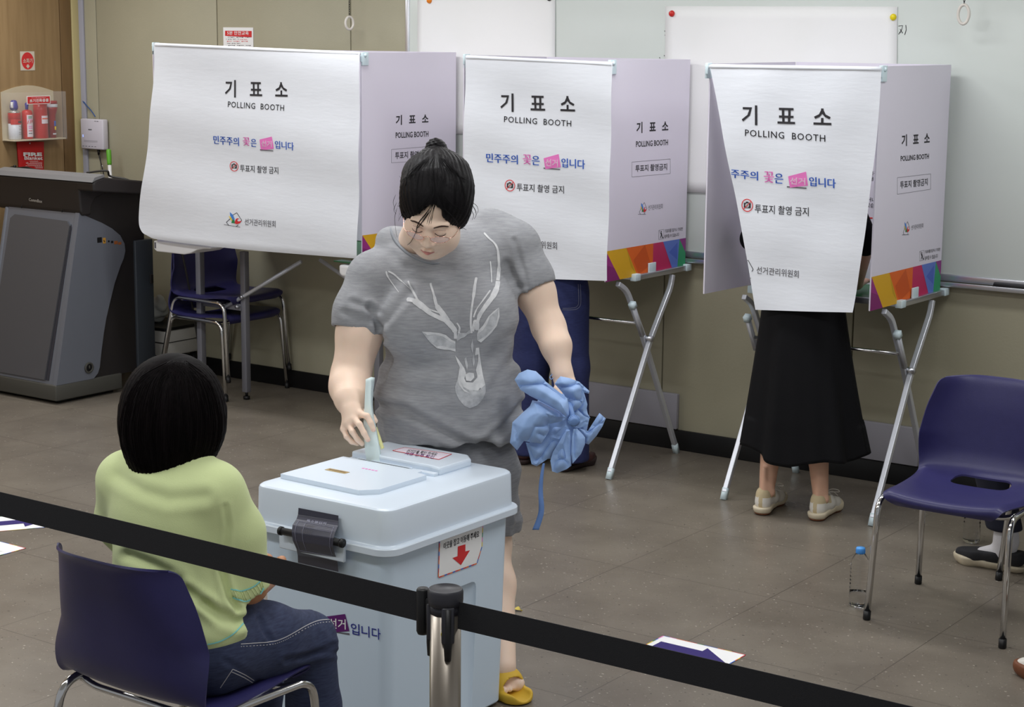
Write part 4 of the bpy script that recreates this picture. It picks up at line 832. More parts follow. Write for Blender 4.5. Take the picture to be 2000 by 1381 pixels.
# ------------------------------------------------------------------ ballot box
m_bal = M('pale_blue_box_plastic', (190, 205, 223), 0.32, gain=1.3); m_ball = M('white_lid_plastic', (218, 229, 241), 0.28, gain=1.02)
bx0, bx1, by0, by1 = -3.425, -2.925, 3.53, 4.125
t = thing('ballot_box', 'pale blue ballot box with white lid and black seal', 'ballot box', ((bx0+bx1)/2, (by0+by1)/2, 0))
def rbox_loft(mb, levels, mat, n=7):
    """stack of rounded rectangles (inset, corner radius, z)"""
    V = []; k = 4*(n+1)
    for (ins, r, z) in levels: V += [(x, y, z) for x, y in rr(bx0+ins, by0+ins, bx1-ins, by1-ins, r, n)]
    f = [(i*k+j, i*k+(j+1) % k, (i+1)*k+(j+1) % k, (i+1)*k+j) for i in range(len(levels)-1) for j in range(k)]
    f += [tuple(range(k-1, -1, -1)), tuple((len(levels)-1)*k+j for j in range(k))]
    mb.add(V, f, mat, True)
def hard(o, ang=40): o.data.set_sharp_from_angle(angle=math.radians(ang)); return o
mb = MB(); rbox_loft(mb, [(0.035, 0.03, 0.012), (0.030, 0.034, 0.018), (0.016, 0.04, 0.575), (0.015, 0.04, 0.588)], m_bal)
body = hard(mb.build('body', t))
cb = MB(); cb.box((bx1-0.012, 3.897, 0.21), (0.05, 0.10, 0.42), m_bal, 0.022, seg=3); co = bpy.data.objects.new('cut', cb.mesh('cut', t.location)); COL.objects.link(co); co.parent = t
bo = body.modifiers.new('cut', 'BOOLEAN'); bo.operation = 'DIFFERENCE'; bo.object = co; bo.solver = 'EXACT'; bpy.context.view_layer.update()
new = bpy.data.meshes.new_from_object(body.evaluated_get(bpy.context.evaluated_depsgraph_get())); body.modifiers.clear(); body.data = new; bpy.data.objects.remove(co); new.name = 'body'; new.set_sharp_from_angle(angle=math.radians(30))
mb = MB(); FY = by0+0.0155
BP = lambda x, y: ony(x, y, FY)
m_dblue = M('dark_blue_print', (30, 40, 132), 0.6); m_purp = M('purple_print', (92, 22, 104), 0.6)
tilt = lambda V: np.array([p+A(0, (0.58-p[2])*0.025, 0) for p in V])
for s, x0, w, m in (('민', 503, 19, m_dblue), ('주', 524, 18, m_dblue), ('주', 544, 18, m_dblue), ('의', 564, 19, m_dblue), ('꽃', 588, 20, m_purp), ('은', 609, 18, m_dblue), ('입', 683, 17, m_dblue), ('니', 704, 15.5, m_dblue), ('다', 724, 17.5, m_dblue)):
    yb = 1238.7+(x0-683)*.215; letter(mb, s, BP(x0, yb), BP(x0+w, yb+w*.215), BP(x0, yb-22), m, (0, -0.0015, 0), bold=0.008, warp=tilt)
pq = lambda P, m, l: mb.add(tilt([BP(*p) for p in P])+A(0, -l, 0), [tuple(range(len(P)))], m)
pq([(641, 1236), (680, 1238), (680, 1241.5), (641, 1234.5)], m_inkgrey, .0008); pq([(635, 1205), (672.3, 1200), (680, 1233.6), (640, 1237)], m_purp, .0012)
letter(mb, '선거', BP(640, 1228), BP(673.5, 1230.5), BP(640, 1208), m_paper, (0, -0.002, 0), bold=0.012, warp=tilt)
mb.build('front_lettering', t); mb = MB()
SX = bx1-0.0145; SP = lambda x, y: onx(x, y, SX)
sl = lambda V: np.array([p-A((0.58-p[2])*0.025, 0, 0) for p in V])
poly = [(859, 1044), (942, 1022), (941, 1068), (932, 1100), (858, 1127)]
mb.add(sl([SP(*p) for p in poly])+A(.0006, 0, 0), [tuple(range(5))], m_paper)
pp = [SP(*p) for p in poly]
for a, b in zip(pp, pp[1:]+pp[:1]):
    K = max(2, int(np.linalg.norm(b-a)/0.012)); 
    for k in range(K):
        p, q = a+(b-a)*k/K, a+(b-a)*(k+1)/K; dd = unit(b-a); nn = np.cross(A(1, 0, 0), dd)*0.0032
        mb.add(sl([p, q, q+nn, p+nn])+A(.0012, 0, 0), [(0, 1, 2, 3)], EDGE[(k*2+int(abs(a[2])*100)) % 6])
letter(mb, '이곳을 잡고 이동해 주세요', SP(866, 1074), SP(935.5, 1049), SP(866, 1060.5), m_ink, (.0014, 0, 0), bold=0.012, warp=sl)
mb.add(sl([SP(*p) for p in ((894, 1067.5), (909, 1063), (909, 1077), (918, 1075), (901, 1104), (884, 1090), (894, 1086.5))])+A(.0014, 0, 0), [tuple(range(7))], m_red)
mb.build('side_sticker', t)
mb = MB(); rbox_loft(mb, [(0.0, 0.05, 0.585), (-0.010, 0.055, 0.585), (-0.012, 0.055, 0.587), (-0.012, 0.055, 0.604), (-0.010, 0.055, 0.607), (0.001, 0.045, 0.608), (0.003, 0.045, 0.611), (0.006, 0.042, 0.698), (0.0085, 0.041, 0.705), (0.014, 0.037, 0.709), (0.022, 0.03, 0.710)], m_ball)
hard(mb.build('lid', t), 28)
mb = MB(); zt = 0.710
pan = [(-3.395, 3.625), (-3.10, 3.618), (-3.062, 3.66), (-3.062, 3.865), (-3.10, 3.872), (-3.10, 3.893), (-3.395, 3.893)]
mb.prism(pan, (0, 0, zt-0.002), (1, 0, 0), (0, 1, 0), (0, 0, 1), 0.016, m_ball)
mb.box((-3.289, 3.745, zt+0.0146), (0.075, 0.022, 0.001), M('brass_label', (176, 150, 96), .35, .3), 0); mb.box((-3.289, 3.745, zt+0.0153), (0.06, 0.006, 0.0006), M('brass_dark', (110, 86, 48), .4), 0)
for k in range(5): mb.box((-3.252+0.012*k, 3.815, zt+0.0145), (0.008, 0.006, 0.0006), m_pink, 0)
o = mb.build('front_cover', t); md = o.modifiers.new('b', 'BEVEL'); md.width = 0.004; md.segments = 2; md.limit_method = 'ANGLE'
mb = MB(); mb.prism([(-3.40, 3.935), (-3.10, 3.935), (-3.062, 3.925), (-3.062, 4.075), (-3.10, 4.11), (-3.40, 4.11)], (0, 0, zt-0.002), (1, 0, 0), (0, 1, 0), (0, 0, 1), 0.024, m_ball)
o = mb.build('rear_cover', t); md = o.modifiers.new('b', 'BEVEL'); md.width = 0.006; md.segments = 2; md.limit_method = 'ANGLE'
mb = MB(); RP = lambda x, y: onz(x, y, zt+0.0232); R4 = [RP(767, 880), RP(790, 874), RP(882, 887), RP(857, 897.5)]
mb.add(R4, [(0, 1, 2, 3)], M('pinkish_sticker', (228, 218, 230), .5))
for a, b in zip(R4, R4[1:]+R4[:1]): mb.tube([a, b], 0.0009, m_red, 4)
letter(mb, '선거인을 확인 하세요', RP(793, 883.5), RP(852, 890.5), RP(797, 877.5), m_ink, (0, 0, .0006), bold=.01); letter(mb, '서명 인주 확인', RP(789, 888), RP(846, 896), RP(793, 882.5), m_purp, (0, 0, .0006), bold=.01)
mb.build('lid_sticker', t)
mb = MB(); mb.box((-3.262, 3.914, zt+0.002), (0.27, 0.040, 0.006), m_ball, 0.001)
for y in (3.899, 3.923): mb.box((-3.262, y, zt+0.006), (0.205, 0.004, 0.006), m_ball, 0.001)
mb.box((-3.262, 3.911, zt+0.0062), (0.19, 0.014, 0.002), m_dark, 0); mb.box((-3.10, 3.914, zt+0.003), (0.07, 0.02, 0.012), m_ball, 0.002); mb.build('slot', t)
# clasp and seal on the front
mb = MB(); mb.box((-3.178, by0-0.016, 0.583), (0.235, 0.012, 0.062), m_ball, 0.004); mb.build('clasp', t)
mb = MB(); mb.tube([ony(549, 1037, by0-0.035), ony(668, 1061, by0-0.035)], 0.0105, m_black, 16)
for x in (0.0, 1.0):
    p = ony(549, 1037, by0-0.035)*(1-x)+ony(668, 1061, by0-0.035)*x; mb.cyl(p+A(-.004, 0, 0), p+A(.004, 0, 0), 0.0125, m_black, 12)
mb.build('clasp_rod', t)
m_seal = M('charcoal_seal_film', (62, 62, 76), 0.35, gain=1.0); m_sealink = M('seal_print', (150, 150, 170), .5)
ss = [((583, 992), (661, 1007)), ((582, 1005), (661, 1018)), ((579, 1014), (660, 1027)), ((571.5, 1025), (655, 1039)), ((569.5, 1040), (651, 1052)), ((572, 1056), (650, 1068)), ((579, 1072), (654, 1082)), ((581.5, 1085), (659, 1096)), ((582, 1099), (661, 1117))]
sy = [0.0, 0.002, 0.012, 0.036, 0.046, 0.044, 0.028, 0.006, -0.008]
def seal(u, v, h=0.0):
    s = v*8; i = min(int(s), 7); w = s-i; w = w*w*(3-2*w)*0.5+w*0.5
    y = by0-0.0035-(sy[i]*(1-w)+sy[i+1]*w)-h
    l = ony(*(np.array(ss[i][0])*(1-w)+np.array(ss[i+1][0])*w), y); r = ony(*(np.array(ss[i][1])*(1-w)+np.array(ss[i+1][1])*w), y)
    return l*(1-u)+r*u
mb = MB(); mb.grid(lambda u, v: seal(u, v), 10, 48, m_seal)
wp = lambda V: np.array([seal(p[0], p[1], 0.0012) for p in V])
for s, u0, u1, v0, v1 in (('특수봉인지', .25, .72, .275, .205), ('투표관리관', .24, .50, .375, .315), ('투표참관인', .22, .47, .485, .425)): letter(mb, s, (u0, v0, 0), (u1, v0, 0), (u0, v1, 0), m_sealink if v0 < .3 else m_inkgrey, (0, -.0002, 0), bold=.004, warp=wp)
def sline(pts):
    P = [seal(u, v, .0012) for u, v in pts]; mb.tube(P, .0005, m_sealink, 4)
for pts in ([(.08, .29), (.92, .30)], [(.26, .38), (.9, .40)], *[[(u0, .29+.07*k) for k in range(8)] for u0 in (.08, .26, .92)], [(.08, .78), (.92, .80)]): sline(pts)
letter(mb, '선거관리위원회', (.4, .90, 0), (.75, .90, 0), (.4, .87, 0), m_inkgrey, (0, -.0002, 0), warp=wp)
o = mb.build('seal_strip', t)
# ------------------------------------------------------------------ soft bodies: distance fields meshed by surface nets
class SDF:
    BIG = 0.12
    def __init__(s, lo, hi, h, fine=((), (), ())):
        s.ax = []
        for i in range(3):
            a = [lo[i]]
            while a[-1] < hi[i]:
                st = h
                for (f0, f1, fh) in fine[i]:
                    if f0 <= a[-1] < f1: st = fh
                a.append(a[-1]+st)
            s.ax.append(np.array(a, np.float32))
        s.h = h; s.f = np.full([len(a) for a in s.ax], s.BIG, np.float32)
    def _sub(s, lo, hi):
        sl = [];
        for i in range(3):
            a = int(np.searchsorted(s.ax[i], lo[i])); b = int(np.searchsorted(s.ax[i], hi[i]))
            if b <= a: return None
            sl.append(slice(a, b))
        return tuple(sl), [s.ax[0][sl[0]][:, None, None], s.ax[1][sl[1]][None, :, None], s.ax[2][sl[2]][None, None, :]]
    def op(s, fn, lo, hi, k, mode):
        m = k+4*s.h; r = s._sub(np.asarray(lo)-m, np.asarray(hi)+m)
        if r is None: return s
        sl, X = r; d = fn(*X).astype(np.float32); f = s.f[sl]
        if mode == 'u':
            if k > 0: h = np.maximum(k-np.abs(f-d), 0)/k; s.f[sl] = np.minimum(f, d)-h*h*k*0.25
            else: s.f[sl] = np.minimum(f, d)
        else:
            d = -d
            if k > 0: h = np.maximum(k-np.abs(f-d), 0)/k; s.f[sl] = np.maximum(f, d)+h*h*k*0.25
            else: s.f[sl] = np.maximum(f, d)
        return s
    def cone(s, a, b, ra, rb, k=0.02, mode='u', flat=None):
        """rounded cone from a to b; flat = (axis, share) squeezes it along an axis"""
        a, b = np.asarray(a, float), np.asarray(b, float); ba = b-a; L2 = float(ba @ ba)+1e-9
        if flat: n, q = unit(flat[0]), flat[1]
        def fn(X, Y, Z):
            x, y, z = X-a[0], Y-a[1], Z-a[2]; bx, by, bz = ba
            if flat:
                pn = (x*n[0]+y*n[1]+z*n[2])*(1/q-1); x = x+n[0]*pn; y = y+n[1]*pn; z = z+n[2]*pn
                bn = float(ba @ n)*(1/q-1); bx, by, bz = ba+n*bn
            t = np.clip((x*bx+y*by+z*bz)/(bx*bx+by*by+bz*bz+1e-9), 0, 1)
            d = np.sqrt((x-t*bx)**2+(y-t*by)**2+(z-t*bz)**2)-(ra+(rb-ra)*t)
            return d*(0.5+0.5*q) if flat else d
        r = max(ra, rb); return s.op(fn, np.minimum(a, b)-r, np.maximum(a, b)+r, k, mode)
    def chain(s, pts, rs, k=0.02, mode='u', flat=None):
        for i in range(len(pts)-1): s.cone(pts[i], pts[i+1], rs[i], rs[i+1], k, mode, flat)
        return s
    def ell(s, c, r, R=None, k=0.02, mode='u'):
        c = np.asarray(c, float); r = np.asarray(r, float); R = np.eye(3) if R is None else np.asarray(R, float)
        def fn(X, Y, Z):
            x, y, z = X-c[0], Y-c[1], Z-c[2]; q0 = 0; q1 = 0
            for i in range(3):
                p = x*R[0, i]+y*R[1, i]+z*R[2, i]; q0 = q0+(p/r[i])**2; q1 = q1+(p/r[i]**2)**2
            q0 = np.sqrt(q0); q1 = np.sqrt(q1)+1e-9
            return q0*(q0-1)/q1
        m = np.sqrt(((R*r)**2).sum(1)); return s.op(fn, c-m, c+m, k, mode)
    def half(s, p, n, k=0.0):
        """keep the side n points away from"""
        n = unit(n); X = [s.ax[0][:, None, None], s.ax[1][None, :, None], s.ax[2][None, None, :]]
        d = ((X[0]-p[0])*n[0]+(X[1]-p[1])*n[1]+(X[2]-p[2])*n[2]).astype(np.float32)
        if k: h = np.maximum(k-np.abs(s.f-d), 0)/k; s.f = np.maximum(s.f, d)+h*h*k*0.25
        else: s.f = np.maximum(s.f, d)
        return s
    def disp(s, fn):
        X = [s.ax[0][:, None, None], s.ax[1][None, :, None], s.ax[2][None, None, :]]; s.f = s.f+fn(*X).astype(np.float32); return s
    def mesh(s, smooth=2):
        f = s.f; ins = f < 0; n = [k-1 for k in f.shape]
        cnt = np.zeros(n, np.int8); C = [(i, j, k) for i in (0, 1) for j in (0, 1) for k in (0, 1)]
        sl = lambda o: tuple(slice(o[i], o[i]+n[i]) for i in range(3))
        for o in C: cnt += ins[sl(o)]
        act = (cnt > 0) & (cnt < 8); I = np.argwhere(act); vid = np.full(n, -1, np.int32); vid[act] = np.arange(len(I))
        acc = np.zeros((len(I), 3)); w = np.zeros(len(I))
        val = {o: f[I[:, 0]+o[0], I[:, 1]+o[1], I[:, 2]+o[2]] for o in C}
        for o in C:
            for a in range(3):
                if o[a]: continue
                e = list(o); e[a] = 1; e = tuple(e); v0, v1 = val[o], val[e]; m = (v0 < 0) != (v1 < 0)
                t = np.where(m, v0/np.where(m, v0-v1, 1), 0); p = np.zeros((len(I), 3)); p[:] = o; p[:, a] = t
                acc[m] += p[m]; w[m] += 1
        G = I+acc/w[:, None]; V = np.stack([np.interp(G[:, i], np.arange(len(s.ax[i])), s.ax[i]) for i in range(3)], 1)
        Q = []
        for a in range(3):
            b, c = (a+1) % 3, (a+2) % 3
            lo = [slice(1, f.shape[i]-1) for i in range(3)]; lo[a] = slice(0, f.shape[a]-1); hi = list(lo); hi[a] = slice(1, f.shape[a])
            A0, A1 = ins[tuple(lo)], ins[tuple(hi)]; E = np.argwhere(A0 != A1); flip = A0[A0 != A1]
            base = np.array([lo[i].start for i in range(3)]); E = E+base
            def cell(db, dc): q = E.copy(); q[:, b] += db; q[:, c] += dc; return vid[q[:, 0], q[:, 1], q[:, 2]]
            q = np.stack([cell(-1, -1), cell(0, -1), cell(0, 0), cell(-1, 0)], 1); q[~flip] = q[~flip][:, ::-1]; Q.append(q)
        Q = np.concatenate(Q); Q = Q[(Q >= 0).all(1)]
        E = np.concatenate([Q[:, [0, 1]], Q[:, [1, 2]], Q[:, [2, 3]], Q[:, [3, 0]]]); E = np.concatenate([E, E[:, ::-1]])
        deg = np.bincount(E[:, 0], minlength=len(V))[:, None]+1e-9
        for it in range(smooth):
            for lam in (0.5, -0.52):
                S = np.stack([np.bincount(E[:, 0], weights=V[E[:, 1], i], minlength=len(V)) for i in range(3)], 1)/deg
                V = V+lam*(S-V)
        return V, Q
def normals(V, Q):
    n = np.cross(V[Q[:, 2]]-V[Q[:, 0]], V[Q[:, 3]]-V[Q[:, 1]]); N = np.zeros_like(V)
    for j in range(4):
        for i in range(3): N[:, i] += np.bincount(Q[:, j], weights=n[:, i], minlength=len(V))
    return N/(np.linalg.norm(N, axis=1)[:, None]+1e-12)
def soft(name, V, Q, mat, parent=None, matidx=None, mats=None, **kw):
    off = A(0, 0, 0); p = parent
    while p is not None: off = off+np.array(p.location); p = p.parent
    me = bpy.data.meshes.new(name); V = V-off; nq = len(Q)
    me.vertices.add(len(V)); me.vertices.foreach_set('co', V.astype(np.float32).ravel())
    me.loops.add(nq*4); me.loops.foreach_set('vertex_index', Q.astype(np.int32).ravel())
    me.polygons.add(nq); me.polygons.foreach_set('loop_start', np.arange(0, nq*4, 4, dtype=np.int32))
    me.polygons.foreach_set('use_smooth', np.ones(nq, bool))
    for m in (mats or [mat]): me.materials.append(m)
    if matidx is not None: me.polygons.foreach_set('material_index', matidx.astype(np.int32))
    me.update(calc_edges=True); me.validate()
    o = bpy.data.objects.new(name, me); COL.objects.link(o)
    if parent: o.parent = parent
    for k, v in kw.items(): o[k] = v
    return o
def bvh_of(V, Q): return BVHTree.FromPolygons(V.tolist(), Q.tolist())
def onto(bvh, x, y, lift=0.0):
    """the surface point seen at picture position x, y, lifted along its normal"""
    h = bvh.ray_cast(Vector(EYE), Vector(unit(ray(x, y))))
    if h[0] is None: return None
    n = h[1] if h[1].dot(Vector(FW)) < 0 else -h[1]
    return np.array(h[0]+n*lift)
def seg_dist(P, pts):
    pts = np.asarray(pts, float); best = np.full(len(P), 1e9)
    for a, b in zip(pts[:-1], pts[1:]):
        ba = b-a; t = np.clip(((P-a) @ ba)/(ba @ ba+1e-9), 0, 1); best = np.minimum(best, np.linalg.norm(P-a-t[:, None]*ba, axis=1))
    return best
def folds(V, Q, lines):
    """fabric folds: (polyline on the cloth as the camera faces it, width in px, depth in m)"""
    N = normals(V, Q); X = px_of(V); face = (N @ FW) < 0.25
    for pts, w, a in lines:
        d = seg_dist(X, pts); g = np.exp(-(d/w)**2)-0.55*np.exp(-((d-1.9*w)/w)**2)
        V = V-N*(a*g*face)[:, None]
    return V
def finger(s, pts, r0=0.0092, r1=0.0072, k=0.004):
    rs = np.linspace(r0, r1, len(pts)); return s.chain(pts, rs, k)
def skin_mat(name, rgb, lip=None):
    m = M(name, rgb, 0.48, var=0.02, vscale=14, bump=0.05, bscale=700, gain=1.2, sub=0.12); return m
m_skin = skin_mat('fair_skin', (232, 200, 180)); m_skin2 = skin_mat('tan_skin', (178, 126, 92)); m_skin3 = skin_mat('leg_skin', (206, 164, 140))
m_lip = M('lips', (204, 134, 126), 0.42, gain=1.1); m_nail = M('nails', (232, 192, 176), 0.25, gain=1.2)
def hair_mat(name, rgb, axis_scale):
    m = M(name, rgb, 0.48, gain=1.0, var=0.4, vscale=60, stretch=axis_scale, bump=0.10, bscale=140, spec=0.16); return m
m_hair = hair_mat('black_hair', (19, 17, 19), (1, 1, 0.12))
# ------------------------------------------------------------------ the woman casting her ballot
P = at
voter = thing('person', 'standing woman in grey deer T-shirt dropping a paper in the ballot box', 'person', onz(960, 1310, 0))
DH = 5.20
b = -FW; up = CU; rt = CR
ro = math.radians(-6); R1 = math.cos(ro)*rt+math.sin(ro)*up; U1 = -math.sin(ro)*rt+math.cos(ro)*up
pi_ = math.radians(42); yw = math.radians(-5)
Ff = math.cos(pi_)*b-math.sin(pi_)*U1; Uf = math.cos(pi_)*U1+math.sin(pi_)*b
Ff, Rf = math.cos(yw)*Ff+math.sin(yw)*R1, math.cos(yw)*R1-math.sin(yw)*Ff
HC = P(849, 415, DH); HR = np.stack([Rf, Uf, Ff], 1)
hp = lambda x, y, z: HC+Rf*x+Uf*y+Ff*z
vb = unit(A(b[0], b[1], 0)); vr = unit(A(rt[0], rt[1], 0)); vz = A(0, 0, 1); VR = np.stack([vr, vz, vb], 1)     # her own right-up-front axes
lo = np.array([-3.80, 3.80, 0.0]); hi = np.array([-2.74, 4.72, 1.66])
hand = P(697, 835, 5.27); hc = HC
S = SDF(lo, hi, 0.0065, ([(hand[0]-.06, hand[0]+.07, .0024), (hc[0]-.11, hc[0]+.11, .003)], [(hand[1]-.07, hand[1]+.06, .0024), (hc[1]-.13, hc[1]+.11, .003)], [(hand[2]-.075, hand[2]+.06, .0024), (hc[2]-.15, hc[2]+.1, .003)]))
# torso under the clothes, neck
S.ell(P(880, 760, 5.53), (.19, .20, .13), VR, .05).ell(P(875, 600, 5.49), (.18, .17, .115), VR, .05).cone(P(745, 545, 5.46), P(1000, 490, 5.50), .055, .055, .06)
S.cone(P(820, 480, 5.455), P(860, 560, 5.49), .066, .085, .05).cone(hp(-.014, -.03, -.06), P(816, 480, 5.45), .060, .065, .012)
# legs and feet
hipL, hipR = P(940, 940, 5.58), P(800, 930, 5.55)
aL, aR = onz(982, 1300, .09), A(-3.30, 4.27, .09)
tL, tR = onz(1000, 1346, .03), A(-3.27, 4.08, .03)
kL, kR = at(955, 1060, 5.60), A(-3.33, 4.27, .46)
for hj, kj, aj, tj in ((hipL, kL, aL, tL), (hipR, kR, aR, tR)):
    S.cone(hj, kj, .105, .068, .05).cone(kj, kj+(aj-kj)*.35, .062, .064, .03).cone(kj+(aj-kj)*.35, aj, .064, .040, .03)
    S.cone(aj-A(0, 0, .045), tj+A(-.004, .03, .008), .036, .024, .02)
    d = unit((tj-aj)*A(1, 1, 0)); s_ = A(-d[1], d[0], 0)
    for i, (o_, l_, r_) in enumerate(((-.030, .020, .0125), (-.010, .022, .0095), (.006, .018, .009), (.021, .010, .0085), (.034, -.002, .008))):
        q = tj+s_*o_*(1 if aj is aL else 1)+d*(l_-.02); S.cone(q-d*.04+A(0, 0, .012), q+A(0, 0, .002), r_, r_*.95, .006)
# right arm reaching to the slot
sh, el, wr = P(722, 560, 5.43), P(684, 742, 5.40), P(687, 801, 5.29)
S.chain([sh, P(702, 650, 5.41), el], [.066, .066, .058], .03); S.chain([P(684, 735, 5.41), P(682, 758, 5.37), P(684, 780, 5.32), wr], [.056, .056, .044, .030], .022)
mc = [P(704, 809, 5.262), P(691, 817, 5.262), P(680, 827, 5.268), P(671, 838, 5.278)]
for q, r in zip(mc, (.0125, .0125, .0115, .0105)): S.cone(wr+unit(q-wr)*.012, q, .020, r, .010)
S.cone(wr, P(686, 822, 5.275), .028, .022, .012)
finger(S, [mc[0], P(717, 813, 5.240), P(724, 826, 5.236), P(729.5, 839, 5.238)], .0098, .0076)
finger(S, [mc[1], P(702, 829, 5.238), P(711, 846, 5.236), P(718.5, 859, 5.240)], .0098, .0077)
finger(S, [mc[2], P(688, 843, 5.248), P(698, 858, 5.250), P(707, 867, 5.256)], .0093, .0074)
finger(S, [mc[3], P(677, 853, 5.262), P(687, 863, 5.264), P(698, 867, 5.270)], .0084, .0068)
finger(S, [wr+unit(P(712, 812, 5.295)-wr)*.02, P(714, 809, 5.292), P(726, 815, 5.285), P(732.5, 822, 5.280)], .0125, .0085, .008)
# left arm with the umbrella
sh2, el2, wr2 = P(1010, 500, 5.50), P(1072, 640, 5.48), P(1098, 728, 5.425)
S.chain([sh2, P(1045, 570, 5.49), el2], [.062, .058, .049], .03); S.chain([el2, P(1086, 675, 5.45), wr2], [.049, .044, .0285], .025)
hb = P(1105, 752, 5.42)
S.cone(wr2, hb, .030, .034, .015, flat=(b, .7))
for i, (x, y, dx, dy) in enumerate(((1122, 752, 1, 14), (1119, 764, 1, 13), (1114, 775, 0, 12), (1107, 783, -1, 10))):
    finger(S, [P(x-6, y-6, 5.42), P(x, y, 5.39), P(x-14, y+6, 5.38), P(x-20, y+2, 5.395)], .0095, .0078)
finger(S, [P(1094, 745, 5.42), P(1088, 760, 5.395), P(1092, 772, 5.38)], .012, .009, .008)
# head
S.ell(hp(0, .035, -.02), (.078, .088, .098), HR, .02).ell(hp(0, -.028, .03), (.074, .088, .066), HR, .025).ell(hp(0, -.05, -.01), (.07, .05, .07), HR, .03)
for s_ in (-1, 1):
    S.ell(hp(s_*.040, -.040, .050), (.034, .034, .036), HR, .03).ell(hp(s_*.045, -.075, .020), (.03, .03, .04), HR, .03)
    S.ell(hp(s_*.0795, -.012, -.008), (.010, .030, .019), HR, .010); S.ell(hp(s_*.086, -.010, -.004), (.006, .016, .010), HR, .006, 's')
S.ell(hp(0, -.100, .052), (.034, .022, .030), HR, .025).ell(hp(0, -.105, .012), (.05, .028, .045), HR, .03)
for s_ in (-1, 1):
    S.ell(hp(s_*.032, .004, .101), (.020, .012, .012), HR, .016, 's'); S.ell(hp(s_*.033, .000, .080), (.0165, .0125, .0145), HR, .005)
    S.cone(hp(s_*.012, .022, .093), hp(s_*.05, .024, .078), .007, .006, .02)
S.chain([hp(0, .012, .090), hp(0, -.012, .099), hp(0, -.034, .108)], [.0075, .0095, .0125], .014)
for s_ in (-1, 1): S.ell(hp(s_*.0125, -.038, .099), (.009, .008, .010), HR, .006)
for s_ in (-1, 1): S.ell(hp(s_*.007, -.0475, .103), (.0035, .003, .005), HR, .003, 's')
S.chain([hp(-.022, -.0725, .084), hp(-.008, -.066, .0955), hp(.008, -.066, .0955), hp(.022, -.0725, .084)], [.003, .0048, .0048, .003], .006)
S.chain([hp(-.019, -.0765, .084), hp(0, -.079, .092), hp(.019, -.0765, .084)], [.003, .0058, .003], .006)
S.chain([hp(-.023, -.0735, .089), hp(0, -.0722, .1015), hp(.023, -.0735, .089)], [.001, .0013, .001], .003, 's')
S.cone(hp(0, -.052, .104), hp(0, -.060, .100), .002, .0025, .006, 's')
VV, QQ = S.mesh(2)
nail = np.zeros(len(VV), bool)
for tip, prev in ((P(729.5, 839, 5.238), P(724, 826, 5.236)), (P(718.5, 859, 5.240), P(711, 846, 5.236))):
    q = tip+unit(tip-prev)*.0015+b*.0068; nail |= (np.linalg.norm((VV-q), axis=1) < .0054)
mi = np.zeros(len(QQ)); mi[nail[QQ].sum(1) >= 3] = 2
soft('body', VV, QQ, m_skin, voter, mi, [m_skin, m_lip, m_nail])
body_bvh = bvh_of(VV, QQ)
# T-shirt
S = SDF(lo+A(0, 0, .6), hi, 0.0052)
S.ell(P(878, 770, 5.50), (.226, .225, .165), VR, .05).ell(P(872, 610, 5.46), (.215, .185, .145), VR, .06).ell(P(872, 510, 5.46), (.165, .11, .12), VR, .05)
S.ell(P(800, 640, 5.36), (.085, .09, .07), VR, .07).ell(P(945, 625, 5.40), (.085, .09, .07), VR, .07)
S.cone(P(735, 538, 5.45), P(1000, 478, 5.50), .078, .078, .05); S.ell(P(955, 445, 5.53), (.075, .06, .06), VR, .05)
S.ell(P(884, 850, 5.53), (.226, .14, .165), VR, .05).ell(P(768, 466, 5.48), (.052, .038, .05), VR, .05)
S.chain([P(728, 552, 5.44), P(704, 610, 5.42), P(694, 655, 5.415)], [.083, .078, .075], .03); S.chain([P(1008, 490, 5.49), P(1036, 545, 5.485), P(1048, 580, 5.48)], [.077, .068, .063], .03)
a_, c_ = P(700, 640, 5.415), P(690, 690, 5.41); S.cone(P(697, 642, 5.413), P(688, 700, 5.41), .067, .067, .004, 's')
S.cone(P(1042, 556, 5.485), P(1060, 620, 5.48), .056, .056, .004, 's')
# sleeve hems and bottom hem, neck opening
def cut_near(S, p, n, c, r):
    n = unit(n)
    def fn(X, Y, Z):
        d = (X-p[0])*n[0]+(Y-p[1])*n[1]+(Z-p[2])*n[2]; e = np.sqrt((X-c[0])**2+(Y-c[1])**2+(Z-c[2])**2)-r
        return np.maximum(-d, e)
    S.op(fn, np.asarray(c)-r, np.asarray(c)+r, .003, 's')
q = P(695, 646, 5.415); cut_near(S, q, P(690, 690, 5.41)-P(705, 620, 5.42), P(688, 690, 5.41), .125)
q = P(1040, 553, 5.485); cut_near(S, q, P(1062, 600, 5.48)-P(1040, 540, 5.49)-rt*.012, P(1064, 612, 5.48), .105)
hem = P(870, 873, 5.36); S.half(hem, -vz*1.0+vb*0.10+vr*0.02, .004)
S.cone(P(815, 440, 5.36), P(836, 482, 5.43), .062, .068, .012, 's'); S.cone(P(818, 430, 5.38), P(838, 486, 5.28), .062, .055, .01, 's')
V, Q = S.mesh(2)
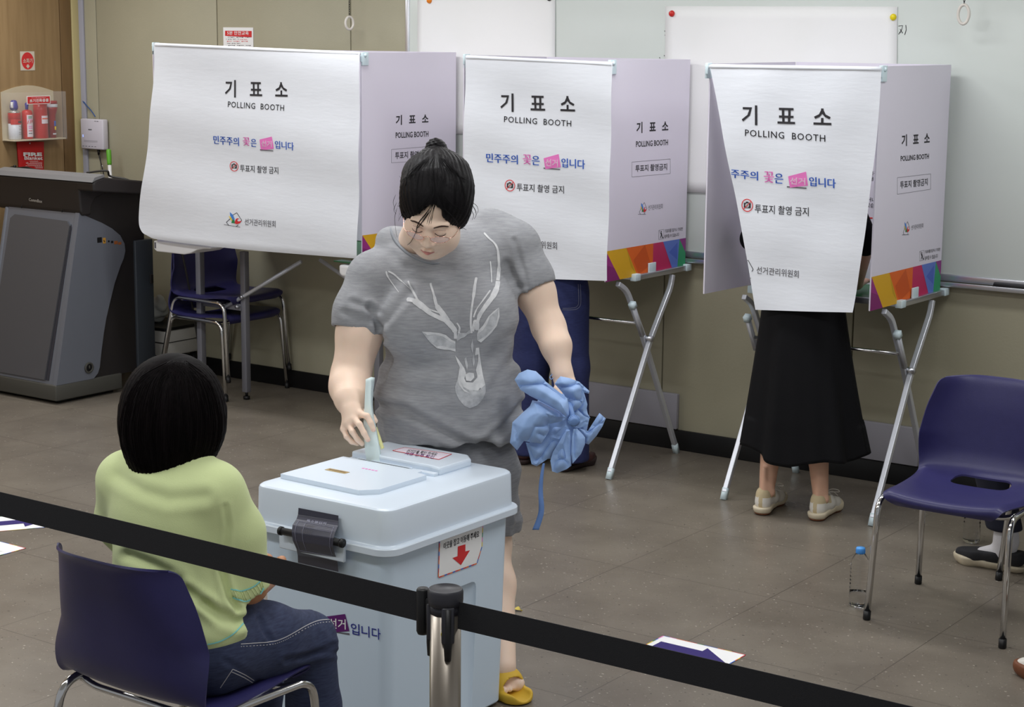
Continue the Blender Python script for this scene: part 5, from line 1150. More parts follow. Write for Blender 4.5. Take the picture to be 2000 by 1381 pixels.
LINES = [([(735, 790), (790, 800), (850, 835), (910, 868), (960, 872)], 9, .012), ([(945, 868), (985, 835), (1022, 790)], 8, .009), ([(742, 640), (775, 600), (800, 570)], 8, .009), ([(722, 600), (738, 640), (750, 660)], 6, .008),
    ([(1018, 560), (1002, 540), (990, 515)], 7, .005), ([(1012, 560), (1022, 590), (1018, 640)], 6, .004), ([(760, 700), (800, 720), (860, 715)], 14, .004), ([(745, 740), (800, 765), (870, 770)], 12, .004), ([(1015, 690), (985, 720), (960, 760)], 10, .005), ([(1022, 640), (990, 660), (960, 700)], 10, .004),
    ([(690, 590), (715, 600), (742, 610)], 6, .004), ([(672, 610), (700, 622), (735, 630)], 6, .003), ([(800, 520), (830, 530), (880, 525)], 9, .004), ([(770, 500), (800, 540), (850, 560)], 8, .003), ([(1005, 470), (1020, 520), (1030, 560)], 5, .004), ([(930, 800), (960, 780), (1000, 740)], 12, .004), ([(770, 830), (800, 860), (840, 875)], 7, .004), ([(740, 810), (746, 850), (750, 870)], 4, .004)]
V = folds(V, Q, LINES)
def heather(name, rgb, second):
    m = M(name, rgb, 0.9, second=second, vscale=30, stretch=(1, 1, 7), bump=0.25, bscale=260, gain=1.1, spec=0.2, sheen=0.1); return m
m_tee = heather('grey_marl_jersey', (140, 141, 145), (157, 158, 162)); m_tee2 = heather('grey_short_jersey', (128, 129, 133), (145, 146, 150))
shirt = soft('t_shirt', V, Q, m_tee, voter, label='grey marl T-shirt with pale deer print')
tee_bvh = bvh_of(V, Q)
# neckband and hem stitch lines as thin raised bands
def surf_strip(bvh, pts, w, lift, mat, mb, n=6):
    """ribbon of width w px lying on a surface"""
    pts = [A(*p) for p in pts]; C = bez(pts, n); L = []
    for i, p in enumerate(C):
        t = unit(C[min(i+1, len(C)-1)]-C[max(i-1, 0)]); nn = A(-t[1], t[0]); ww = w[int(i*(len(w)-1)/(len(C)-1))] if not np.isscalar(w) else w
        L.append((onto(bvh, *(p+nn*ww/2), lift), onto(bvh, *(p, p)[0], lift*1.15), onto(bvh, *(p-nn*ww/2), lift)))
    for a, c in zip(L[:-1], L[1:]):
        if any(k is None for k in a+c): continue
        if max(np.linalg.norm(a[1]-c[1]), np.linalg.norm(a[0]-a[2])) > 0.06: continue
        mb.add([a[0], a[1], a[2], c[0], c[1], c[2]], [(0, 1, 4, 3), (1, 2, 5, 4)], mat, True)
# deer print
m_deer = M('faded_white_print', (216, 216, 217), 0.9, second=(190, 191, 194), vscale=55, gain=1.1); m_deer2 = M('worn_white_print', (194, 195, 198), 0.9, second=(160, 162, 166), vscale=60, gain=1.1)
def patch(mb, bvh, poly, lift, mat, step=4.0, holes=()):
    poly = [A(*p) for p in poly]; out = []
    for a, c in zip(poly, poly[1:]+poly[:1]):
        k = max(1, int(np.linalg.norm(c-a)/step)); out += [a+(c-a)*i/k for i in range(k)]
    pts = [tuple(p) for p in out]; edges = [(i, (i+1) % len(out)) for i in range(len(out))]
    lo_, hi_ = np.min(out, 0), np.max(out, 0)
    for x in np.arange(lo_[0]+step/2, hi_[0], step):
        for y in np.arange(lo_[1]+step/2, hi_[1], step): pts.append((x, y))
    vv, _, ff, *_r = delaunay_2d_cdt([Vector(p) for p in pts], edges, [list(range(len(out)))], 1, 1e-4)
    W = [onto(bvh, v.x, v.y, lift) for v in vv]
    ff = [f for f in ff if all(W[k] is not None for k in f)]
    W = [w if w is not None else A(0, 0, 0) for w in W]
    mb.add(W, [tuple(f) for f in ff], mat, True)
mb = MB(); L1 = .0012; zz = lambda pts: [(780+x*220/1215, 560+y*250/1381) for x, y in pts]
patch(mb, tee_bvh, zz([(243, 485), (330, 487), (440, 500), (500, 520), (560, 570), (605, 590), (608, 700), (540, 680), (470, 675), (400, 660), (340, 610), (290, 550)]), L1, m_deer2)
patch(mb, tee_bvh, zz([(243, 485), (330, 487), (440, 500), (500, 520), (560, 570), (605, 590), (603, 615), (540, 585), (470, 540), (380, 512), (300, 520)]), L1*1.4, m_deer)
patch(mb, tee_bvh, zz([(340, 600), (400, 640), (470, 640), (540, 660), (605, 670), (605, 700), (540, 682), (470, 677), (400, 662)]), L1*1.4, m_deer)
patch(mb, tee_bvh, zz([(1072, 225), (1078, 320), (1050, 420), (990, 500), (930, 560), (880, 600), (840, 580), (835, 510), (850, 470), (900, 420), (960, 320), (1010, 270)]), L1, m_deer2)
patch(mb, tee_bvh, zz([(1072, 225), (1010, 270), (960, 320), (900, 420), (850, 470), (840, 510), (900, 470), (945, 400), (975, 320), (1020, 285)]), L1*1.4, m_deer)
patch(mb, tee_bvh, zz([(1072, 225), (1078, 320), (1050, 420), (990, 500), (880, 600), (845, 580), (930, 530), (1000, 460), (1040, 400), (1060, 320)]), L1*1.4, m_deer)
# head: crown, cheeks, muzzle
patch(mb, tee_bvh, zz([(640, 480), (665, 500), (720, 500), (760, 465), (770, 500), (735, 515), (700, 545), (660, 560), (625, 590), (615, 560)]), L1, m_deer2)
patch(mb, tee_bvh, zz([(825, 660), (860, 655), (865, 720), (880, 830), (900, 950), (925, 1060), (880, 1100), (835, 1060), (840, 960), (825, 900), (850, 800), (850, 730), (815, 740)]), L1, m_deer)
patch(mb, tee_bvh, zz([(600, 740), (640, 790), (700, 880), (718, 930), (700, 990), (720, 1030), (790, 1035), (840, 980), (870, 1000), (890, 1060), (850, 1120), (760, 1120), (690, 1080), (650, 1000), (640, 920), (650, 870), (620, 800)]), L1, m_deer)
patch(mb, tee_bvh, zz([(640, 930), (670, 1020), (720, 1090), (800, 1125), (870, 1110), (928, 1060), (928, 1140), (900, 1210), (840, 1280), (760, 1310), (700, 1285), (640, 1215), (608, 1140), (600, 1080), (625, 1010)]), L1*.8, m_deer2)
patch(mb, tee_bvh, zz([(640, 930), (650, 1000), (690, 1100), (760, 1150), (700, 1130), (640, 1060), (630, 1010)]), L1*1.5, m_deer)
patch(mb, tee_bvh, zz([(705, 950), (750, 928), (800, 935), (808, 980), (770, 1020), (720, 1015)]), L1*1.9, m_deer)
patch(mb, tee_bvh, zz([(720, 760), (740, 850), (730, 900), (715, 860), (700, 780)]), L1, m_deer2); patch(mb, tee_bvh, zz([(790, 560), (800, 640), (790, 720), (770, 640)]), L1, m_deer2); patch(mb, tee_bvh, zz([(800, 720), (815, 800), (800, 870), (785, 800)]), L1, m_deer2)
for pts, w in ((zz([(605, 560), (600, 480), (560, 420), (500, 365), (420, 330), (330, 285), (240, 215), (150, 150), (80, 140)]), [6, 10, 11, 9, 8, 9, 11, 8, 2]), (zz([(330, 265), (250, 190), (200, 150), (160, 70), (120, -5), (95, -60)]), [5, 5, 4, 4, 3, 2]), (zz([(520, 370), (450, 270), (400, 200), (375, 100), (345, 0), (338, -40)]), [11, 10, 6, 4, 4, 2.5]), (zz([(430, 280), (340, 250), (240, 185)]), [3, 2, 3]),
               (zz([(640, 500), (650, 440), (620, 390)]), [4, 3, 2]), ([(806, 568), (783, 548), (770, 536), (758, 530)], [1, 3, 3, 1]), ([(779, 571), (768, 556), (757, 540), (754, 530)], [1.5, 2, 3, 1.5]),
               (zz([(780, 500), (770, 400), (775, 280), (800, 100), (815, -20), (830, -100)]), [4, 4, 4, 6, 5, 2.5]), (zz([(790, 480), (815, 380), (840, 400), (835, 470)]), [6, 8, 8, 4]), (zz([(835, 440), (860, 320), (930, 210), (1010, 100), (1050, 10), (1062, -60)]), [6, 8, 9, 11, 9, 6]), ([(972, 548), (974, 520), (972, 490), (966, 476), (955, 466), (945, 455)], [7, 5, 4, 3.5, 3.5, 2]),
               (zz([(800, 330), (835, 240), (900, 150), (980, 40)]), [3, 2, 3, 2]), ([(960, 552), (959, 530), (957, 510)], [2, 2.5, 1])):
    surf_strip(tee_bvh, pts, w, L1, m_deer if w[0] > 4 else m_deer, mb)
mb.build('deer_print', shirt, label='pale deer head with antlers printed on the shirt')
mb = MB(); m_band = M('grey_rib', (134, 138, 144), .9, gain=1.1)
NB = bez([A(766, 434), A(763, 448), A(772, 470), A(789, 489), A(812, 504), A(838, 513), A(858, 514)], 5); pts = []
for p in NB:
    h = [q for q in (onto(tee_bvh, p[0], p[1], .0), onto(body_bvh, p[0], p[1], .004)) if q is not None]
    if h: pts.append(min(h, key=lambda q: np.linalg.norm(q-EYE)))
for _ in range(3): pts = [pts[0]]+[(pts[i-1]+2*pts[i]+pts[i+1])/4 for i in range(1, len(pts)-1)]+[pts[-1]]
mb.tube(pts, [.0048*min(1, .4+.2*min(i, len(pts)-1-i)) for i in range(len(pts))], m_band, 10); mb.build('neckband', shirt)
# shorts
S = SDF(A(-3.70, 3.95, .36), A(-2.86, 4.72, .98), 0.0065)
S.ell(P(878, 900, 5.56), (.205, .15, .16), VR, .05)
S.chain([hipL, kL+A(.0, 0, .08), kL+A(.0, 0, -.05)], [.125, .092, .085], .04); S.chain([hipR, kR+A(0, 0, .08), kR+A(0, 0, -.05)], [.125, .10, .095], .03)
S.half((0, 0, .43), (0, 0, -1), .003)
V, Q = S.mesh(2); V = folds(V, Q, [([(1030, 900), (1015, 960), (1010, 1010)], 5, .005), ([(1040, 950), (1020, 990), (1005, 1040)], 5, .005)])
soft('shorts', V, Q, m_tee2, voter)
# hair: cap drawn up to a bun
BUN = P(851, 287, DH+.045); ax_ = unit(BUN-HC)
S = SDF(HC-.19, HC+.21, 0.0036)
S.ell(hp(0, .040, -.026), (.097, .104, .116), HR, .03); S.cone(hp(0, .06, -.03), P(851, 306, DH+.045), .088, .030, .05).ell(P(851, 336, DH+.02), (.078, .040, .075), np.stack([rt, up, b], 1), .08)
for s_ in (-1, 1): S.ell(hp(s_*.078, .010, -.012), (.022, .05, .05), HR, .02)
S.ell(hp(0, -.060, .090), (.079, .120, .075), HR, .008, 's'); S.ell(hp(.004, .052, .088), (.030, .034, .050), HR, .010, 's'); S.half(hp(0, -.072, 0), -Uf, .02)
fx = unit(np.cross(ax_, Rf)); fy = np.cross(ax_, fx)
def groove(X, Y, Z):
    x, y, z = X-HC[0], Y-HC[1], Z-HC[2]; u_ = x*fx[0]+y*fx[1]+z*fx[2]; v_ = x*fy[0]+y*fy[1]+z*fy[2]; q = np.arctan2(v_, u_)
    return .0011*np.sin(q*38+1.3*np.sin(q*5))+.0009*np.sin(q*83+2)
S.disp(groove)
V, Q = S.mesh(1); hair = soft('hair', V, Q, m_hair, voter, label='black hair drawn up to a bun')
hair_bvh = bvh_of(V, Q)
S = SDF(BUN-.06, BUN+.06, .0028); S.ell(BUN, (.030, .025, .028), np.stack([rt, up, b], 1), .01); S.ell(BUN-up*.012+rt*.012, (.024, .02, .024), np.stack([rt, up, b], 1), .008)
S.disp(lambda X, Y, Z: .0012*np.sin((X-BUN[0])*330+(Z-BUN[2])*420)+.001*np.sin((Z-BUN[2])*650-(X-BUN[0])*240))
V, Q = S.mesh(1); soft('bun', V, Q, m_hair, hair)
mb = MB(); c = P(850, 299, DH+.035); mb.tube([c+(rt*math.cos(q)*.027+unit(np.cross(ax_, rt))*math.sin(q)*.019) for q in np.linspace(0, 2*math.pi, 25)[:-1]], .0034, M('cream_hair_tie', (222, 212, 186), .7), 8, closed=True); mb.build('hair_tie', hair)
both = lambda x, y, l=0.0: onto(body_bvh, x, y, l)
def lock(mb, pts, r, lift=.002, n=5):
    out = []
    for p in bez([A(*q) for q in pts], n):
        a, c = onto(body_bvh, p[0], p[1], lift), onto(hair_bvh, p[0], p[1], lift)
        q = a if c is None else (c if a is None or np.linalg.norm(c-EYE) < np.linalg.norm(a-EYE) else a)
        if q is None or np.linalg.norm(q-EYE) > 5.42: q = at(p[0], p[1], DH+.02)
        out.append(q)
    k = len(out); mb.tube(out, [r*(1-.75*i/(k-1))*min(1, .15+i*.3) for i in range(k)], m_hair, 5)
mb = MB(); random.seed(4)
for i in range(26):
    t_ = i/25; x0 = 856-6*t_+random.uniform(-2, 2); x1 = 845-62*t_+random.uniform(-4, 4); y1 = 432-22*t_+8*math.sin(t_*9)+random.uniform(-5, 5)
    lock(mb, [(853-.8*(856-x0)-12*t_, 335+random.uniform(-8, 18)), (x0-10*t_, 380), ((x0+x1)/2-4*t_, 406+4*t_), (x1, y1)], .0012, .0004)
for i in range(22):
    t_ = i/21; x0 = 857+4*t_; x1 = 872+44*t_+random.uniform(-3, 3); y1 = 420+14*math.sin(t_*5)+random.uniform(-5, 6)
    lock(mb, [(854+.8*(x0-856)+12*t_, 335+random.uniform(-8, 18)), (x0+8*t_, 380), ((x0+x1)/2+3, 404), (x1, y1)], .0012, .0004)
for pts, r in (([(838, 410), (818, 436), (812, 455), (803, 472), (796, 478)], .0017), ([(842, 410), (822, 438), (814, 446)], .002), ([(866, 405), (888, 428), (900, 442), (911, 449)], .002), ([(864, 405), (884, 424), (897, 436), (903, 448)], .0016), ([(776, 405), (771, 425), (773, 450), (776, 465)], .0009), ([(775, 395), (769, 410), (774, 418)], .001),
               ([(790, 412), (784, 420), (778, 432)], .0012), ([(921, 400), (928, 410), (930, 420), (926, 428)], .0014), ([(922, 395), (931, 402), (934, 412), (930, 420)], .001), ([(918, 408), (925, 420), (922, 430)], .0012), ([(848, 330), (849, 360), (852, 396)], .001), ([(773, 380), (768, 395), (772, 412)], .001)):
    lock(mb, pts, r)
for i in range(40):
    q = random.uniform(-1.25, 1.25); x = 848+76*math.sin(q); y0 = 310+random.uniform(0, 90)*(abs(q)*.8+.2); lock(mb, [(850+14*math.sin(q), 306), (848+60*math.sin(q), 325+20*abs(q)), (x*.97+848*.03, y0+30)], .0009)
mb.build('loose_strands', hair)
# brows, lashes
mb = MB(); FP = lambda x, y, l: (lambda h: None if h[0] is None else np.array(h[0])+Ff*l)(body_bvh.ray_cast(Vector(hp(x, y, .2)), Vector(-Ff)))
m_brow = M('brow_hair', (72, 56, 50), .9, spec=.1)
for s_ in (-1, 1):
    pts = [FP(s_*(.015+.040*k/10), .0225+.006*math.sin(k/10*2.4)-.004*k/10, .0006) for k in range(11)]; pts = [p for p in pts if p is not None]
    mb = MB(); mb.tube(pts, [.0011+.0014*math.sin(math.pi*(i+.6)/(len(pts)+.6)) for i in range(len(pts))], m_brow, 6); mb.build('eyebrow', voter)
mb = MB()
for s_ in (-1, 1):
    mb = MB(); pts = [FP(s_*(.018+.031*k/10), -.004-.0062*math.sin(math.pi*k/10), .0004) for k in range(11)]; mb.tube([p for p in pts if p is not None], .0010, M('lash_line', (50, 38, 36), .7), 5)
    pts = [FP(s_*(.019+.029*k/10), .007+.004*math.sin(math.pi*k/10), -.0002) for k in range(11)]; mb.tube([p for p in pts if p is not None], .0005, M('lid_crease', (150, 104, 88), .7), 5); mb.build('eyelid_line', voter)

def lip(u, v):
    x = .0210*(2*u-1); q = max(0, 1-(2*u-1)**2); yt = -.0725+.0072*q**.7-.0022*math.exp(-(x/.0035)**2); yb = -.0725-.0078*q**.6
    p = FP(x, yt+(yb-yt)*v, .0005+.0004*q*math.sin(math.pi*v)); return p if p is not None else hp(x, yt, .09)
mb = MB(); mb.grid(lip, 28, 8, m_lip); mb.build('lips', voter)
# glasses, worn on the nose
m_gold = M('rose_gold_wire', (226, 176, 160), .18, 1.0); m_lens = M('lilac_reflection_glass', (214, 206, 232), .02, alpha=.26, spec=.8)  # lens: a lilac reflection is put into its colour and opacity
GF = lambda x, y: hp(x, -.0085+y, .1145-abs(x)**2*4.0+y*.30)
mb = MB(); lens = []
for s_ in (-1, 1):
    ov = [(s_*.0355+.0262*math.cos(q), .0140*math.sin(q)*(1.0 if math.sin(q) > 0 else 1.15)) for q in np.linspace(0, 2*math.pi, 33)[:-1]]
    mb.tube([GF(*p) for p in ov], .0009, m_gold, 8, closed=True); lens.append([GF(s_*.0355, 0)]+[GF(*p) for p in ov])
    mb.tube(bez([GF(s_*.0615, .003), hp(s_*.073, -.006, .085), hp(s_*.082, -.005, .04), hp(s_*.084, .008, -.005), hp(s_*.083, -.015, -.03)]), .0009, m_gold, 7)
mb.tube(bez([GF(-.0098, .004), GF(-.005, .009), GF(.005, .009), GF(.0098, .004)]), .0009, m_gold, 8); gl = mb.build('eyeglasses', voter, label='thin rose gold glasses')
for L in lens: mb = MB(); mb.add(L, [(0, 1+i, 1+(i+1) % 32) for i in range(32)], m_lens, True); mb.build('lens', gl)
# yellow slides
m_slide = M('mustard_foam', (206, 168, 52), .6, gain=1.1)
def slide(aj, tj):
    d = unit((tj-aj)*A(1, 1, 0)); s_ = A(-d[1], d[0], 0); F3 = np.stack([s_, d, A(0, 0, 1)], 1); c0 = tj-d*.095; c0[2] = 0
    lo_ = c0-A(.2, .2, .01); S = SDF(lo_, c0+A(.2, .2, .16), .004)
    heel = c0-d*.115; toe = c0+d*.115
    S.chain([heel+A(0, 0, .02), c0+A(0, 0, .02), toe+A(0, 0, .02)], [.043, .046, .050], .02); S.half((0, 0, .032), (0, 0, 1), .006); S.half((0, 0, .001), (0, 0, -1), .004)
    S.ell(c0+d*.050+A(0, 0, .030), (.062, .070, .062), F3, .006); S.half((0, 0, .001), (0, 0, -1), .004)
    S.ell(c0+d*.045+A(0, 0, .028), (.051, .10, .050), F3, .004, 's') if False else S.cone(c0-d*.07+A(0, 0, .052), c0+d*.20+A(0, 0, .034), .046, .030, .004, 's', flat=(A(0, 0, 1), .75))
    V, Q = S.mesh(2); return soft('slide_sandal', V, Q, m_slide, voter)
slide(aL, tL)
slide(aR, tR)
# ballots
m_mint = M('mint_ballot_paper', (208, 240, 230), .8, gain=1.25); m_lemon = M('lemon_ballot_paper', (228, 226, 160), .8)
def leaf(cols, label, mat):
    """sheet through columns of points (top to bottom), one list per vertical edge"""
    C = [bez(c, 5) for c in cols]; mb = MB(); k = len(C[0])
    mb.add([p for c in C for p in c], [(i*k+j, (i+1)*k+j, (i+1)*k+j+1, i*k+j+1) for i in range(len(C)-1) for j in range(k-1)], mat, True)
    o = tag(mb.build('ballot_paper'), label, 'ballot paper', 'ballot papers held at the slot'); o.data.set_sharp_from_angle(angle=math.radians(50)); md = o.modifiers.new('t', 'SOLIDIFY'); md.thickness = .0005; return o
D0 = 5.263
leaf([[P(714.5, 741, D0+.004), P(712, 790, D0), P(710, 830, D0-.002), P(712, 870, D0-.004), P(717, 907, D0-.008), P(718, 912, D0-.006)], [P(725, 736.5, D0), P(724, 790, D0-.004), P(731, 830, D0-.006), P(739, 870, D0-.010), P(742, 911, D0-.014), P(742.5, 917, D0-.014)], [P(732, 737.5, D0+.03), P(728, 790, D0+.02), P(734, 830, D0+.018), P(741, 870, D0+.016), P(747, 908, D0+.014), P(748, 914, D0+.014)]], 'folded mint green ballot the woman pushes into the slot', m_mint)
leaf([[P(731, 832, D0+.022), P(736, 850, D0+.021), P(741, 868, D0+.020), P(744, 878, D0+.02)], [P(736, 834, D0+.03), P(742, 850, D0+.03), P(747, 865, D0+.03), P(750.5, 875, D0+.03)]], 'pale yellow ballot tucked behind the mint green one', m_lemon)
# umbrella
um = thing('umbrella', 'loosely folded sky blue umbrella in the standing woman\'s left hand', 'umbrella', P(1105, 800, 5.34))
m_umb = M('sky_blue_nylon', (142, 172, 218), .5, var=.03, vscale=10, bump=.08, bscale=500, gain=1.1, sheen=.2)
UZ = lambda pts: [(980+x*220/1321, 700+y*230/1381) for x, y in pts]
def lobe(poly, d0, bulge, crs=(), tilt=(0, 0), back=.03):
    """one slack fold of the canopy: a closed pillow of cloth with creases"""
    poly = [A(*p) for p in UZ(poly)]; out = []
    for a, c in zip(poly, poly[1:]+poly[:1]):
        k = max(1, int(np.linalg.norm(c-a)/3)); out += [a+(c-a)*i/k for i in range(k)]
    nb = len(out); pts = [tuple(p) for p in out]; lo_, hi_ = np.min(out, 0), np.max(out, 0); c0 = (lo_+hi_)/2; ed = [(i, (i+1) % nb) for i in range(nb)]
    CR_ = [np.array(UZ(cp), float) for cp, _w, _a in crs]
    for cp in CR_:
        C = []
        for p, q in zip(cp[:-1], cp[1:]):
            k = max(2, int(np.linalg.norm(q-p)/2.5)); C += [p+(q-p)*i/k for i in range(k)]
        C.append(cp[-1]); s0 = len(pts); pts += [tuple(p) for p in C]; ed += [(s0+i, s0+i+1) for i in range(len(C)-1)]
    G = np.array([(x+1.2*((j % 2)-.5), y) for j, y in enumerate(np.arange(lo_[1]+1.3, hi_[1], 2.6)) for x in np.arange(lo_[0]+1.3, hi_[0], 2.6)])
    if CR_: G = G[np.min([seg_dist(G, cp) for cp in CR_], axis=0) > 1.6]
    pts += [tuple(p) for p in G]
    vv, _, ff, *_r = delaunay_2d_cdt([Vector(p) for p in pts], ed, [list(range(nb))], 1, 1e-4)
    X = np.array([[v.x, v.y] for v in vv]); D = seg_dist(X, out+[out[0]]); h = bulge*(1-np.exp(-D/13))
    for cp, (_c, w, a) in zip(CR_, crs): h = h-1.3*a*np.exp(-seg_dist(X, cp)/(1.5*w))*np.clip(D/3, 0, 1)
    h = h+.0016*np.sin(X[:, 0]*.21+X[:, 1]*.13)*np.clip(D/8, 0, 1)
    dz = d0+tilt[0]*(X[:, 0]-c0[0])+tilt[1]*(X[:, 1]-c0[1])
    Fr = [at(x, y, d-hh) for (x, y), d, hh in zip(X, dz, h)]; Bk = [at(x, y, d+hh*.5) for (x, y), d, hh in zip(X, dz, h)]; k = len(Fr)
    mb = MB(); mb.add(Fr+Bk, [tuple(f) for f in ff]+[tuple(k+i for i in reversed(f)) for f in ff], m_umb, True); o = mb.build('canopy_fold', um); o.data.set_sharp_from_angle(angle=math.radians(48))
lobe([(150, 250), (200, 175), (300, 130), (400, 150), (470, 215), (520, 275), (640, 370), (770, 470), (785, 560), (790, 660), (770, 690), (640, 600), (450, 500), (330, 440), (220, 370)], 5.305, .040, [([(190, 330), (320, 310), (520, 300)], 3, .012), ([(520, 310), (640, 400), (740, 480)], 3, .010), ([(360, 440), (520, 520), (700, 620)], 8, -.006)], (-.0002, -.0002))
lobe([(620, 300), (650, 250), (690, 210), (800, 232), (910, 275), (1030, 385), (1020, 415), (960, 400), (960, 520), (900, 590), (795, 655), (785, 560), (770, 470), (660, 345)], 5.335, .035, [([(660, 345), (800, 330), (920, 280)], 3, .012), ([(790, 470), (870, 490), (955, 500)], 3, .010), ([(940, 290), (950, 420), (955, 520)], 3, .008)])
lobe([(920, 330), (965, 400), (1005, 540), (990, 620), (1040, 700), (960, 680), (900, 600), (945, 500)], 5.355, .025)
lobe([(360, 490), (450, 510), (640, 610), (780, 700), (700, 740), (560, 770), (555, 850), (510, 930), (460, 1000), (350, 985), (260, 970), (180, 1080), (95, 990), (110, 890), (125, 750), (240, 640), (330, 560)], 5.315, .045, [([(180, 960), (170, 860), (150, 800)], 4, .010), ([(550, 770), (500, 800), (390, 800), (310, 970)], 4, .011), ([(430, 880), (520, 920)], 4, .010), ([(520, 650), (560, 690), (770, 715)], 5, .010), ([(250, 700), (420, 640), (560, 650)], 12, -.008)])
lobe([(280, 985), (460, 1000), (560, 880), (600, 800), (740, 760), (770, 800), (700, 930), (640, 1060), (560, 1165), (410, 1265), (350, 1240), (320, 1120)], 5.355, .035, [([(760, 790), (640, 900), (520, 1060), (410, 1240)], 4, .014), ([(600, 930), (690, 950)], 4, .014), ([(340, 1100), (400, 1240)], 5, .010)])
lobe([(700, 930), (760, 830), (800, 840), (820, 1000), (815, 1260), (760, 1300), (650, 1345), (590, 1325), (570, 1200), (600, 1100)], 5.345, .030, [([(770, 840), (720, 1000), (760, 1190), (660, 1180)], 4, .014), ([(800, 860), (790, 1050), (815, 1250)], 4, .014), ([(690, 1010), (650, 1160), (600, 1300)], 5, .009)])
lobe([(840, 830), (880, 820), (940, 880), (980, 930), (975, 1010), (930, 1120), (830, 1235), (815, 1100), (825, 930)], 5.335, .025, [([(835, 850), (830, 1000), (830, 1220)], 4, .012)])
lobe([(880, 800), (940, 830), (1010, 850), (1080, 740), (1145, 640), (1220, 705), (1180, 800), (1110, 910), (1020, 1010), (975, 995), (985, 930), (930, 860)], 5.350, .030, [([(1010, 850), (1100, 800), (1215, 710)], 4, .015), ([(990, 930), (1040, 870), (1150, 780)], 6, -.005)])
lobe([(790, 660), (830, 640), (890, 600), (960, 670), (1030, 700), (1010, 780), (900, 820), (820, 800), (780, 740)], 5.345, .020, [([(830, 640), (850, 700)], 3, .010), ([(880, 610), (890, 700)], 3, .010), ([(940, 660), (900, 740)], 3, .010), ([(1000, 720), (910, 760)], 3, .010)])
S = SDF(P(1105, 815, 5.37)-.17, P(1105, 815, 5.37)+.17, .006); S.ell(P(1110, 820, 5.385), (.06, .085, .03), np.stack([rt, up, b], 1), .01).ell(P(1072, 835, 5.385), (.065, .095, .03), np.stack([rt, up, b], 1), .03); V, Q = S.mesh(2); soft('inner_folds', V, Q, m_umb, um)
mb = MB(); cc = P(1121, 822, 5.272); dd = unit(b+CU*-.35+rt*.1); Rz = frame(dd, rt)
m_um2 = M('blue_plastic_cap', (108, 140, 192), .45)
mb.lathe([(0, .012), (.009, .0118), (.0125, .010), (.0135, .006), (.0165, .004), (.0165, -.004), (.012, -.008)], cc, m_um2, 40, R=Rz)
for k in range(20): q = 2*math.pi*k/20; mb.box(cc+Rz @ A(.0165*math.cos(q), .0165*math.sin(q), 0), (.0035, .0035, .008), m_um2, .001, R=Rz @ rotz(q))
mb.build('end_cap', um)
mb = MB(); mb.tube([cc-dd*.004, P(1112, 790, 5.33), P(1106, 766, 5.40), P(1100, 738, 5.42)], [.009, .008, .011, .012], m_um2, 14); mb.build('shaft', um)
mb = MB(); pts = bez([P(1062, 905, 5.345), P(1058, 930, 5.34), P(1056, 960, 5.34), P(1057, 1000, 5.335), P(1046, 1035, 5.33)], 6)
K_ = len(pts)-1; mb.grid(lambda u, v: pts[int(round(v*K_))]+rt*(2*u-1)*(.0035+.0065*v), 2, K_, M('strap_blue', (96, 128, 182), .6))
o = mb.build('strap', um); md = o.modifiers.new('t', 'SOLIDIFY'); md.thickness = .001
mb = MB(); mb.tube(bez([P(1079, 731, 5.36), P(1074, 736, 5.355), P(1076, 741, 5.35), P(1081, 738, 5.36)]), .0012, m_um2, 6); mb.build('wrist_loop', um)
